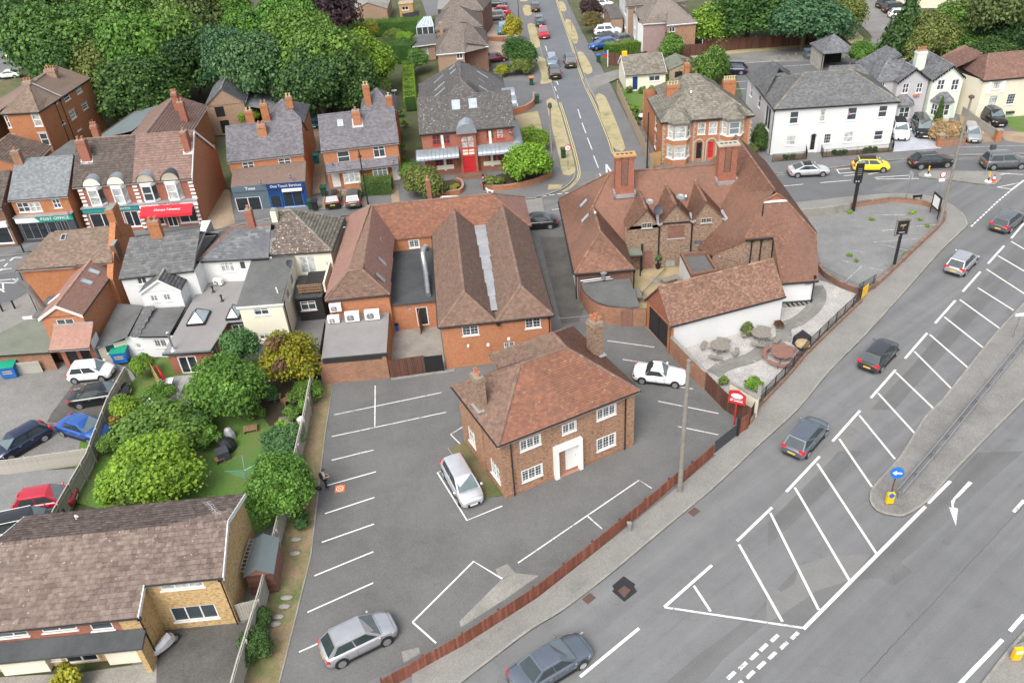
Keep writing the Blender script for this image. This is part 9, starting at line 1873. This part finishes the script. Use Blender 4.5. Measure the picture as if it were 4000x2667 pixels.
TO(2700,1300,3.484);a=G(585,1240,.05);t=thing('inn_sign','red house-shaped sign with white oval on a red post behind the charcoal gate','sign',a);bq('tube',(a,a+Vector((0,0,1.9)),.06,8,),'post',t,'red');L0=Fr(o=(a.x,a.y),ang=-.5);c=lambda u,z,v=0:L0(u*.78,v,1.9+(z-2.3)*.8);pr=[(-.75,2.3),(.75,2.3),(.75,3.25),(.05,3.75),(-.75,3.55)];q=MB();k_=len(pr);q.add([c(u,z,v)for v in(-.05,.05)for u,z in pr],[list(range(k_)),list(range(k_,2*k_))[::-1]]+[(i,k_+i,k_+(i+1)%k_,(i+1)%k_)for i in range(k_)]);q.build('sign_panel',t,'red')
q=MB();q.poly([c(.52*math.cos(i*.314)-.02,3.17+.26*math.sin(i*.314),-.062)for i in range(20)]);q.build('oval',t,'wpaint');[bq('box',(L0,*k_,-.07,-.06,z,z+.06),'print',t,m_)for k_,z,m_ in(((-.3,-.04),2.57,'silver'),((.02,.3),2.56,'silver'),((-.2,.42),2.13,'wpaint'),((-.45,.42),2.27,'silver'))];bq('box',(L0,-.45,-.28,-.065,-.055,2.13,2.23,),'print',t,'wpaint')
# small street furniture
TO(0,780,3.484)
for i,(x,y)in enumerate(((330,722),(205,1480),(40,1520))):p=G(x,y,.1);t=thing('bollard',['black bollard on the shop side footway','black bollard left of the low wall','black bollard at the left edge'][i],'bollard',p,'black bollards on the footways');q=MB();q.tube(p,p+Vector((0,0,.9)),.08,8);q.tube(p+Vector((0,0,.8)),p+Vector((0,0,.84)),.1,8);q.build('shaft',t,'blackt')
def bin_(x,y,w,d,h,m,lm,lab,rz=0,gz=0.0,wheels=4,name='wheelie_bin',grp='wheeled bins'):
 p=G(x,y,gz);t=thing(name,lab,'bin',(p.x,p.y,gz),grp,rz);k=.88;L=Fr(o=(p.x,p.y),ang=0);q=MB();q.hexa([L(a*(k if z<.3 else 1),b_*(k if z<.3 else 1),gz+z)for z in(.12,h)for a,b_ in((-w/2,-d/2),(w/2,-d/2),(w/2,d/2),(-w/2,d/2))]);q.box(L,-w/2-.03,w/2+.03,-d/2-.03,d/2+.03,gz+h-.08,gz+h);q.build('bin_body',t,m)
 bq('hexa',([L(a,b_,gz+z+(.1 if b_>0 else 0))for z in(h+.01,h+.06)for a,b_ in((-w/2-.04,-d/2-.06),(w/2+.04,-d/2-.06),(w/2+.04,d/2),(-w/2-.04,d/2))],),'lid',t,lm)
 for a in(-w*.35,w*.35):bq('tube',(L(a-.03,d*.3,gz+.09),L(a+.03,d*.3,gz+.09),.09,8,),'wheel',t,'tyre')
 if w>1:q=MB();[q.box(L,-w*.3,w*.3,-d*.49,-d*.485,gz+z,gz+z+.08)for z in(.55,.75)];q.build('print',t,'plate_y')
TO(0,800);bin_(85,1165,1.25,.95,1.15,'blue','green','large blue waste bin with green lid beside the pale timber panel',.1);bin_(838,1065,1.25,.95,1.15,'blue','green','large blue waste bin with green lid below the white outhouse',.05)
TO(900,0)
for i,(x,y,m_,lab)in enumerate(((640,1330,'dgreen','green wheelie bin by the black hatchback'),(553,1425,'dgreen','green wheelie bin at the end of the blue shop'),(580,1428,'blackt','black wheelie bin beside the green one at the blue shop'),(590,1110,'teal','teal bin between the shops and the semi-detached pair'))):bin_(x,y,.6,.65,1.05,m_,m_,lab,gz=.1)
TO(1600,0)
for i,(x,y,m_,lm,lab)in enumerate(((830,580,'dgreen','orange','green bin with orange lid on the office drive wall'),(868,705,'dgreen','dgreen','tall green cabinet-like bin by the wavy wall'),(1285,425,'dgreen','blue','green bin with blue lid by the clipped hedge'),(1047,1075,'dgreen','dgreen','small green litter bin on the verge'))):bin_(x,y,.6,.6,1.1,m_,lm,lab,gz=.1)
TO(2200,0);bin_(1668,400,1.4,1.1,1.3,'slateblue','slateblue','grey-blue commercial bin beside the timber pavilion')
TO(1000,700);bin_(955,1030,.5,.5,.7,'blue','blackt','small blue crate-like bin against the hall yard wall')
p=Vector(G(0,0));TO(1800,1767);p=G(1145,530,.1);t=thing('service_cabinet','small grey metal service box on the footway by the fence','cabinet',p);bq('box',(WF,p.x-.12,p.x+.12,p.y-.1,p.y+.1,.1,.75,),'casing',t,'steel');bq('box',(WF,p.x-.14,p.x+.14,p.y-.12,p.y+.12,.75,.79,),'cap',t,'conc')
# picnic tables, planter, stepping slabs in the pub garden
def slats(t,L,r,z,m,n=9,name='plank'):
 w=2*r/n
 for i in range(n):y0=-r+i*w;hx=math.sqrt(max(r*r-(y0+w/2)**2,.01));bq('box',(L,-hx,hx,y0+.008,y0+w-.008,z,z+.04,),name,t,m)
def roundtable(x,y,m,lab,ring=False,r=.75):
 p=G(x,y,.75);L=Fr(o=(p.x,p.y),ang=.3);t=thing('picnic_table',lab,'picnic table',(p.x,p.y,.04),'picnic tables in the pub grounds');slats(t,L,r,.72,m,9)
 for i in range(4):
  a=math.pi/4+i*math.pi/2;ca,sa=math.cos(a),math.sin(a);q=MB();q.tube(L(ca*.1,sa*.1,.7),L(ca*.5,sa*.5,.04),.05,5);q.tube(L(ca*.3,sa*.3,.3),L(ca*1.3,sa*1.3,.3),.04,4);q.tube(L(ca*1.3,sa*1.3,.42),L(ca*1.35,sa*1.35,.04),.045,5);q.build('leg',t,m)
  q=MB();n=6;sp=.7 if ring else .42
  for j in range(n):b0,b1=a-sp+2*sp*j/n,a-sp+2*sp*(j+1)/n;q.hexa([L(rr*math.cos(b_),rr*math.sin(b_),z)for z in(.42,.46)for rr,b_ in((1.15,b0),(1.5,b0),(1.5,b1-.01),(1.15,b1-.01))])
  q.build('seat',t,m)
TO(2500,1200);roundtable(545,255,'wood','grey round picnic table nearest the garage wall');roundtable(825,172,'wood','grey round picnic table beside the green shrub');roundtable(968,303,'wood_r','large red-brown round picnic table with ring bench beside the railings',True,.85)
def picnic(x,y,rz,lab):
 p=G(x,y,.75);L=Fr(o=(p.x,p.y),ang=rz);t=thing('picnic_table',lab,'picnic table',(p.x,p.y,.04),'picnic tables in the pub grounds')
 for i in range(5):bq('box',(L,-.85,.85,-.36+i*.145,-.36+i*.145+.13,.72,.76,),'plank',t,'wood')
 for s_ in(-.72,.6):bq('box',(L,-.85,.85,s_,s_+.12,.42,.46,),'seat',t,'wood')
 for s_ in(-.6,.6):q=MB();q.tube(L(s_,-.3,.72),L(s_,-.75,.04),.04,4);q.tube(L(s_,.3,.72),L(s_,.75,.04),.04,4);q.tube(L(s_,-.7,.38),L(s_,.7,.38),.04,4);q.build('leg',t,'wood')
TO(2200,500);picnic(730,1020,.3,'dark picnic table next to the white rendered box');picnic(500,1120,1.5,'dark picnic table beside the curved store roof')
a,b_=G(545,1115,.8),G(697,950,.3);t=thing('washing_pole','long blue-grey pole leaning across the pub courtyard','pole',a);bq('tube',(a,b_,.04,6,),'shaft',t,'slateblue');p=G(635,1045,.05);sheet('hatch_cover',[(p.x-.5,p.y-.25),(p.x+.5,p.y-.25),(p.x+.45,p.y+.35),(p.x-.45,p.y+.35)],.06,'lead');p=G(645,955,.05);t=thing('potted_olive','potted palm-like plant beside the brown pub door','plant',p);bq('lathe',(p,[(.2,0),(.28,.5),(.24,.5)],10,),'plant_pot',t,'blackt');inst('foliage',proto('small','bluegreen',1),t,(0,0,1.1),(0,0,0),(.5,.5,.7))
TO(2700,1300,3.484);t=thing('planter','black rectangular planter full of dry straw-coloured grass','planter',G(1450,200));a=[G2(1370,155),G2(1500,255),G2(1620,150),G2(1500,60)];q=MB();q.prism(a,.04,.75);q.build('box',t,'blackt');c=G(1490,120,.8);bq('lathe',((c.x+.15,c.y-.1,.6),[(.6,0),(.55,.2),(.3,.32),(.1,.36)],9,),'straw',t,'hay')
# slab paths, every stone its own piece
root=thing('slab_path','curving path of grey paving slabs through the white shingle','path',G(700,380));cl=GL([(330,540),(420,480),(560,425),(690,390),(830,340),(960,250),(1080,160),(1250,90)]);TO(3000,700);cl+=GL([(110,1010),(200,970),(290,900),(340,830),(345,770),(330,740)])
SP=smooth(cl,6);acc=along(SP,.62)
for i,(p,d)in enumerate(acc):
 for s_ in(-.5,.5):c=p+Vector((-d.y,d.x))*s_*.62;q=MB();f=Fr(o=(c.x,c.y),ang=math.atan2(d.y,d.x));q.box(f,-.3,.3,-.3,.3,.03,.075+random.uniform(0,.01));q.build('paving_slab',root,'slab')
for i in range(7):p=G(120+i*32,862-i*3);q=MB();q.box(Fr(o=(p.x,p.y),ang=.2),-.28,.28,-.3,.3,.03,.08);q.build('paving_slab',root,'slab')
# patio slabs behind the extension
TO(400,1350,3.484);root=thing('patio','pale grey slab patio outside the open french doors','patio',G(980,560));pg=GL([(720,640),(1000,410),(1250,410),(1080,700),(900,720),(740,850)])
def inpoly(x,y,P):return sum(((P[i][1]>y)!=(P[i-1][1]>y))and(x<(P[i-1][0]-P[i][0])*(y-P[i][1])/(P[i-1][1]-P[i][1])+P[i][0])for i in range(len(P)))%2
xs_=[p[0]for p in pg];ys_=[p[1]for p in pg]
for x in np.arange(min(xs_),max(xs_),.62):
 for y in np.arange(min(ys_),max(ys_),.62):
  if inpoly(x,y,pg):bq('box',(WF,x-.3,x+.3,y-.3,y+.3,.02,.07,),'paving_slab',root,'slab_l')
p=G(850,480,.75);t=thing('garden_table','white garden table carrying the closed red parasol','table',(p.x,p.y,.05));q=MB();q.box(Fr(o=(p.x,p.y),ang=.1),-.6,.6,-.4,.4,.7,.74);q.build('tabletop',t,'wpaint')
for a in(-.5,.5):
 for b_ in(-.3,.3):bq('tube',((p.x+a,p.y+b_,.05),(p.x+a,p.y+b_,.7),.025,5,),'leg',t,'steel')
t=thing('parasol','closed red parasol leaning over the white table','parasol',(p.x,p.y,.74));q=MB();e=p+Vector((-.35,.3,1.35));q.tube(p,e,.02,5);q.build('pole',t,'steel');bq('tube',(p+Vector((-.03,.03,.15)),e,.16,8,.05,),'canopy',t,'redcloth')
def dryer(x,y,z,r,m,lab,tilt=.0):
 p=G(x,y,z);t=thing('rotary_dryer',lab,'washing line',(p.x,p.y,0));q=MB();q.tube((p.x,p.y,0),(p.x,p.y,z),.025,6)
 E_=[(p.x+math.cos(a)*r,p.y+math.sin(a)*r,z+.35)for a in(.3,1.87,3.44,5.0)];[q.tube(p,e,.018,5)for e in E_];q.build('arm',t,'steel');q=MB()
 for k in np.linspace(.25,1,9):
  R_=[Vector(p).lerp(Vector(e),k)for e in E_];q.path(R_+R_[:1],.006,3)
 q.build('line',t,m)
dryer(1040,825,1.6,1.35,'upvc','white rotary washing line over the upper lawn');TO(800,1450,3.484);dryer(540,1345,1.5,1.2,'green','green-lined rotary dryer on the lower lawn')
# garden clutter
def crate(x,y,w,d,h,rz,m,lab,name='pallet',cat='pallet',n=5):
 p=G(x,y,0);L=Fr(o=(p.x,p.y),ang=rz);t=thing(name,lab,cat,(p.x,p.y,0));
 for i in range(n):q=MB();y0=-d/2+d*i/n;q.box(L,-w/2,w/2,y0,y0+d/n-.03,h,h+.03);q.build('slat',t,m)
 for a in(-w/2,w/2-.06):bq('box',(L,a,a+.06,-d/2,d/2,0.03,h,),'bearer',t,m)
crate(630,810,1.0,.7,.3,.2,'wood_m','broken wooden playhouse frame lying on the lawn','playhouse_wreck','playhouse');crate(1010,400,.5,.6,.5,0,'wood_m','upright timber chair frame at the border','wooden_chair','chair',4);crate(1130,430,.7,.6,.4,.7,'wood_m','tilted timber crate at the border','wooden_crate','crate',5);crate(1110,690,1.1,.9,.2,.1,'wood','stack of old boards beside the fence','board_stack','boards',7);crate(210,1235,.6,.5,.35,.6,'wood_m','small timber bench frame on the lawn','bench_frame','bench',4)
p=G(290,1000,.4);t=thing('covered_furniture','black plastic covered garden furniture on the lawn','garden furniture',(p.x,p.y,0));bq('lathe',((p.x,p.y,0),[(.7,0),(.68,.5),(.5,.8),(.1,.95)],9,),'cover',t,'blackt');q=MB();L=Fr(o=(p.x,p.y-1.0),ang=.5);q.box(L,-.4,.4,-.4,.4,0,.75);q.box(L,-.42,.42,-.42,.42,.75,.8);q.build('box',t,'darkgreyw');p=G(335,870,.3);t=thing('covered_mower','silver and black covered barbecue behind the black furniture','barbecue',(p.x,p.y,0));bq('lathe',((p.x,p.y,0),[(.45,0),(.42,.5),(.25,.9),(.05,1.0)],8,),'cover',t,'silver');p=G(1300,650,.3);t=thing('white_tub','white plastic tub by the leaning fence','tub',(p.x,p.y,0));bq('lathe',((p.x,p.y,.02),[(.25,0),(.3,.35),(.2,.42)],10,),'shell',t,'upvc')
TO(900,1767)
for i,(x,y,h)in enumerate(((520,395,.9),(495,415,.6),(465,440,.5),(438,455,.3))):p=G(x,y,.05);t=thing('log_stump',['tallest upright log on the verge','second tallest log on the verge','third log on the verge','shortest log on the verge'][i],'log',p,'upright logs on the verge');bq('tube',(p,p+Vector((0,0,h)),.09,8,),'bole',t,'wood_m')
for i,(x,y)in enumerate(((450,595),(440,690),(385,990),(370,1050),(325,1120),(305,1170))):p=G(x,y,.05);t=thing('rubble_stone',['grey rubble stone on the verge, uppermost','flat grey rubble piece on the verge','pale thin rubble piece on the verge','pinkish rubble stone on the verge','double rubble stone on the verge','lowest rubble stone on the verge'][i],'stone',p,'rubble on the verge');q=MB();q.lathe(p,[(.22,0),(.3,.08),(.18,.16),(.04,.2)],7,sx=1.3,sy=.7);q.build('lump',t,'conc')
p=G(745,245,.03);t=thing('landing_mat','orange square drone landing mat with a white ringed H','landing mat',p);L=Fr(o=(p.x,p.y),ang=.05);bq('box',(L,-.32,.32,-.34,.34,.03,.042,),'mat',t,'orange');q=MB();r0,r1=.2,.25;[q.poly([L(r*math.cos(a),r*math.sin(a),.046)for r,a in((r0,i*.314),(r1,i*.314),(r1,(i+1)*.314),(r0,(i+1)*.314))])for i in range(20)];q.build('ring',t,'wpaint');txt('letter','H',t,L(0,0,.05),.3,L.ex.to_3d(),L.ey.to_3d(),M['wpaint'],.004)
p=G(600,250,.05);t=thing('camera_bag','small black bag on the kerb beside the man with the controller','bag',p);q=MB();q.lathe(p,[(.22,0),(.24,.12),(.18,.2),(.05,.22)],8,sy=.6);q.build('body',t,'blackt');bq('path',([p+Vector((-.1,0,.18)),p+Vector((0,0,.3)),p+Vector((.1,0,.18))],.012,4,),'handle',t,'blackt')
# ------------------------------------------------------------ people and the dog, each body one skinned surface
def skin(name,V,E,Rr,mat,parent,sub=1):
 me=bpy.data.meshes.new(name);me.from_pydata(V,E,[]);o=_link(name,me,parent);md=o.modifiers.new('s','SKIN');md.use_smooth_shade=True
 for i,r in enumerate(Rr):me.skin_vertices[0].data[i].radius=(r,r)if not isinstance(r,tuple)else r;me.skin_vertices[0].data[i].use_root=i==0
 s2=o.modifiers.new('u','SUBSURF');s2.levels=s2.render_levels=sub;dg=bpy.context.evaluated_depsgraph_get();m2=bpy.data.meshes.new_from_object(o.evaluated_get(dg));o.modifiers.clear();o.data=m2;m2.materials.clear();m2.materials.append(M[mat]if isinstance(mat,str)else mat);m2.polygons.foreach_set('use_smooth',[True]*len(m2.polygons));return o
def person(x,y,gz,rz,lab,shirt,trousers,hat,step=.1,hair='blackt',bag=False):
 p=G(x,y,gz);t=thing('person',lab,'person',(p.x,p.y,gz),None,rz)
 V=[(0,0,.95),(0,-.01,1.15),(0,0,1.36),(0,.02,1.48),(0,.03,1.54),(.1,0,.9),(.11,.03-step,.5),(.11,-step,.09),(.12,.15-step,.04),(-.1,0,.9),(-.11,.03+step,.5),(-.11,step,.09),(-.12,.15+step,.04),(.19,0,1.4),(.25,.03,1.15),(.14,.28,1.1),(-.19,0,1.4),(-.25,.03,1.15),(-.1,.28,1.1),(0,.05,1.64),(.1,.35,1.12),(-.06,.35,1.12)]
 E=[(0,1),(1,2),(2,3),(3,4),(0,5),(5,6),(6,7),(7,8),(0,9),(9,10),(10,11),(11,12),(2,13),(13,14),(14,15),(2,16),(16,17),(17,18),(4,19),(15,20),(18,21)]
 Rr=[(.15,.11),(.13,.1),(.16,.11),.07,.06,.09,.065,.045,.04,.09,.065,.045,.04,.065,.045,.034,.065,.045,.034,(.085,.1),.035,.035]
 skin('body',V,E,Rr,'skin',t);skin('trousers',[V[i]for i in(0,5,6,7,9,10,11)],[(0,1),(1,2),(2,3),(0,4),(4,5),(5,6)],[(.165,.125),.105,.078,.062,.105,.078,.062],trousers,t);skin('shirt',[V[i]for i in(0,1,2,13,14,16,17)]+[(0,0,1.42)],[(0,1),(1,2),(2,3),(3,4),(2,5),(5,6),(2,7)],[(.16,.12),(.145,.115),(.17,.125),.08,.058,.08,.058,.08],shirt,t)
 for s_,i in((1,7),(-1,11)):q=MB();c=Vector(V[i])+p;q.lathe((c.x,c.y+.06,gz),[(.05,0),(.07,.03),(.06,.09),(.02,.12)],8,sx=.8,sy=2.0);q.build('shoe',t,'rust' if bag else 'blackt')
 q=MB();q.lathe((p.x,p.y+.03,gz+1.66),[(.098,-.03),(.108,.02),(.095,.09),(.03,.12)],10);
 if hat:q.box(WF,p.x-.07,p.x+.07,p.y+.1,p.y+.2,gz+1.68,gz+1.7)
 q.build('cap' if hat else 'hair',t,hair);bq('lathe',((p.x,p.y+.155,gz+1.62),[(.012,-.02),(.018,0),(.008,.03)],6,),'nose',t,'skin')
 bq('box',(WF,p.x-.07,p.x+.08,p.y+.34,p.y+.42,gz+1.1,gz+1.15,),'handset',t,'blackt')
 for hx in(.1,-.06):
  for j in range(5):q=MB();a=Vector((p.x+hx-.03+j*.015,p.y+.36,gz+1.12));q.tube(a,a+Vector((0,.045,.01-.005*abs(j-2))),.009,5,.006);q.build('finger',t,'skin')
 if bag:q=MB();q.lathe((p.x,p.y-.2,gz+1.05),[(.12,0),(.16,.1),(.16,.35),(.08,.45)],8,sy=.6);q.build('backpack',t,'blackt')
 return t
TO(900,1767);person(657,245,.03,-1.2,'man in flat cap and grey shirt with black backpack holding a controller','silver','blackt',True,.02,'darkgreyw',True)
TO(1600,0);person(505,1290,.1,-1.4,'person in light blue top and blue jeans holding a dog lead by the office steps','slateblue','navy',False,.05)
p=G(550,1322,.1);t=thing('dog','white dog standing on the footway near the office steps','dog',p,None,2.6);skin('body',[(0,0,.42),(.18,0,.42),(.32,0,.43),(-.2,0,.41),(-.3,0,.42),(.42,0,.56),(.52,0,.62),(.62,0,.58),(.3,.08,.25),(.31,.08,.02),(.3,-.08,.25),(.31,-.08,.02),(-.28,.08,.28),(-.34,.08,.16),(-.3,.08,.02),(-.28,-.08,.28),(-.34,-.08,.16),(-.3,-.08,.02),(-.45,0,.5),(-.5,0,.62)],[(0,1),(1,2),(0,3),(3,4),(2,5),(5,6),(6,7),(2,8),(8,9),(2,10),(10,11),(4,12),(12,13),(13,14),(4,15),(15,16),(16,17),(4,18),(18,19)],[.1,.11,.12,.09,.1,.07,.075,.04,.05,.03,.05,.03,.06,.035,.03,.06,.035,.03,.025,.015],'wpaint',t)
for s_ in(.05,-.05):q=MB();c=Vector((p.x,p.y,p.z));q.tube(c+Vector((.47,s_,.68)),c+Vector((.44,s_*1.6,.76)),.03,5,.006);q.build('ear',t,'wpaint')
# covered motorcycle by the stone house
TO(0,1767);p=G(1120,1310,.4);t=thing('motorcycle','motorcycle under a shiny silver cover leaning at the stone house corner','motorcycle',(p.x,p.y,0),None,.9);L=Fr(o=(p.x,p.y),ang=0)
for a in(-.62,.62):q=MB();q.tube(L(a,-.06,.3),L(a,.06,.3),.3,14);o=q.build('wheel',t,'tyre');bq('tube',(L(a,-.065,.3),L(a,.065,.3),.19,12,),'rim',o,'rim')
q=MB();n=7;rs=[(-.75,.12,.55),(-.55,.22,.75),(-.2,.28,.85),(.1,.3,.98),(.4,.26,1.05),(.6,.18,.8),(.72,.08,.5)];q.add([L(u,w_*s_,z)for u,w_,h_ in rs for s_,z in((1,.4),(.75,h_*.75),(.2,h_),(-.2,h_),(-.75,h_*.75),(-1,.4))],[(i*6+j,i*6+j+1,i*6+j+7,i*6+j+6)for i in range(6)for j in range(5)]+[tuple(range(6)),tuple(range(36,42))]);q.build('cover',t,'silver')
bq('path',([L(.45,-.38,1.02),L(.42,0,1.08),L(.45,.38,1.02)],.02,5,),'handlebar',t,'blackt')
# flags on the shops and houses
def flag(x,y,z,lab,s=.55):
 p=G(x,y,z);t=thing('flag',lab,'flag',p,'union flags on the buildings');bq('tube',(p,p+Vector((.15,-.5,.45)),.015,5,),'pole',t,'wpaint');L=Fr(o=(p.x+.12,p.y-.42),ang=-.8)
 f_=lambda u,v,k=0:L(u*s,.06*math.sin(u*5)+k,p.z+.35-v*s*.7)
 for mm,k,quads in(('navy',0,[((0,0),(1,1))]),('wpaint',-.006,[((0,.38),(1,.62)),((.42,0),(.58,1))]),('red',-.012,[((0,.44),(1,.56)),((.46,0),(.54,1))])):
  q=MB()
  for(a,b_),(c,d)in quads:n=6;[q.poly([f_(a+(c-a)*i/n,b_,k),f_(a+(c-a)*(i+1)/n,b_,k),f_(a+(c-a)*(i+1)/n,d,k),f_(a+(c-a)*i/n,d,k)])for i in range(n)]
  q.build('cloth',t,mm)
TO(900,0);flag(1100,1100,3.0,'union flag hanging at the right end of the semi-detached pair');flag(685,1115,2.9,'small union flag at the left end of the semi-detached pair',.4);flag(400,1200,3.4,'union flag on the roof edge over the blue shop');flag(200,1240,3.3,'union flag between the grey and blue shops');flag(1305,950,4.2,'union flag on the left corner of the office');TO(1600,0);flag(670,900,4.4,'union flag on the right corner of the office');TO(3000,0);flag(505,765,4.4,'flag flying between the upper windows of the white office',.8);TO(200,700,3.484);flag(690,235,3.9,'union flag at the left oriel window over the shops');flag(225,450,3.0,'union flag over the post office fascia')
p=Vector((27.5,123.0,0));TO(1200,0,3.484)
p=G(1290,465);t=thing('parasol','closed pink-red parasol in the far garden','parasol',p);bq('tube',(p,p+Vector((0,0,2.6)),.04,6,),'pole',t,'steel');bq('tube',(p+Vector((0,0,.8)),p+Vector((0,0,2.6)),.45,8,.06,),'canopy',t,'redcloth')
p=G(1190,1300);t=thing('garden_table','small white garden table with chairs before the summer house','table',p);bq('lathe',(p,[(.05,0),(.05,.7),(.45,.72),(.45,.75)],12,),'tabletop',t,'wpaint')
TO(2200,0);p=G(548,785,.75);t=thing('garden_table','round pale garden table in the villa side garden','table',(p.x,p.y,0));bq('lathe',((p.x,p.y,.03),[(.3,0),(.05,.05),(.05,.68),(.75,.7),(.75,.74)],16,),'tabletop',t,'wpaint');a,b_=G(303,455,.1),G(303,375,.1);t=thing('estate_agent_board','red and blue estate agent board on a white post by the hedge','sign',a);bq('box',(WF,a.x-.05,a.x+.05,a.y-.05,a.y+.05,.1,2.6,),'post',t,'wpaint');bq('box',(WF,a.x-.75,a.x-.05,a.y-.02,a.y+.02,1.6,2.1,),'panel',t,'red');bq('box',(WF,a.x-.75,a.x-.05,a.y-.02,a.y+.02,2.1,2.4,),'panel',t,'blue')
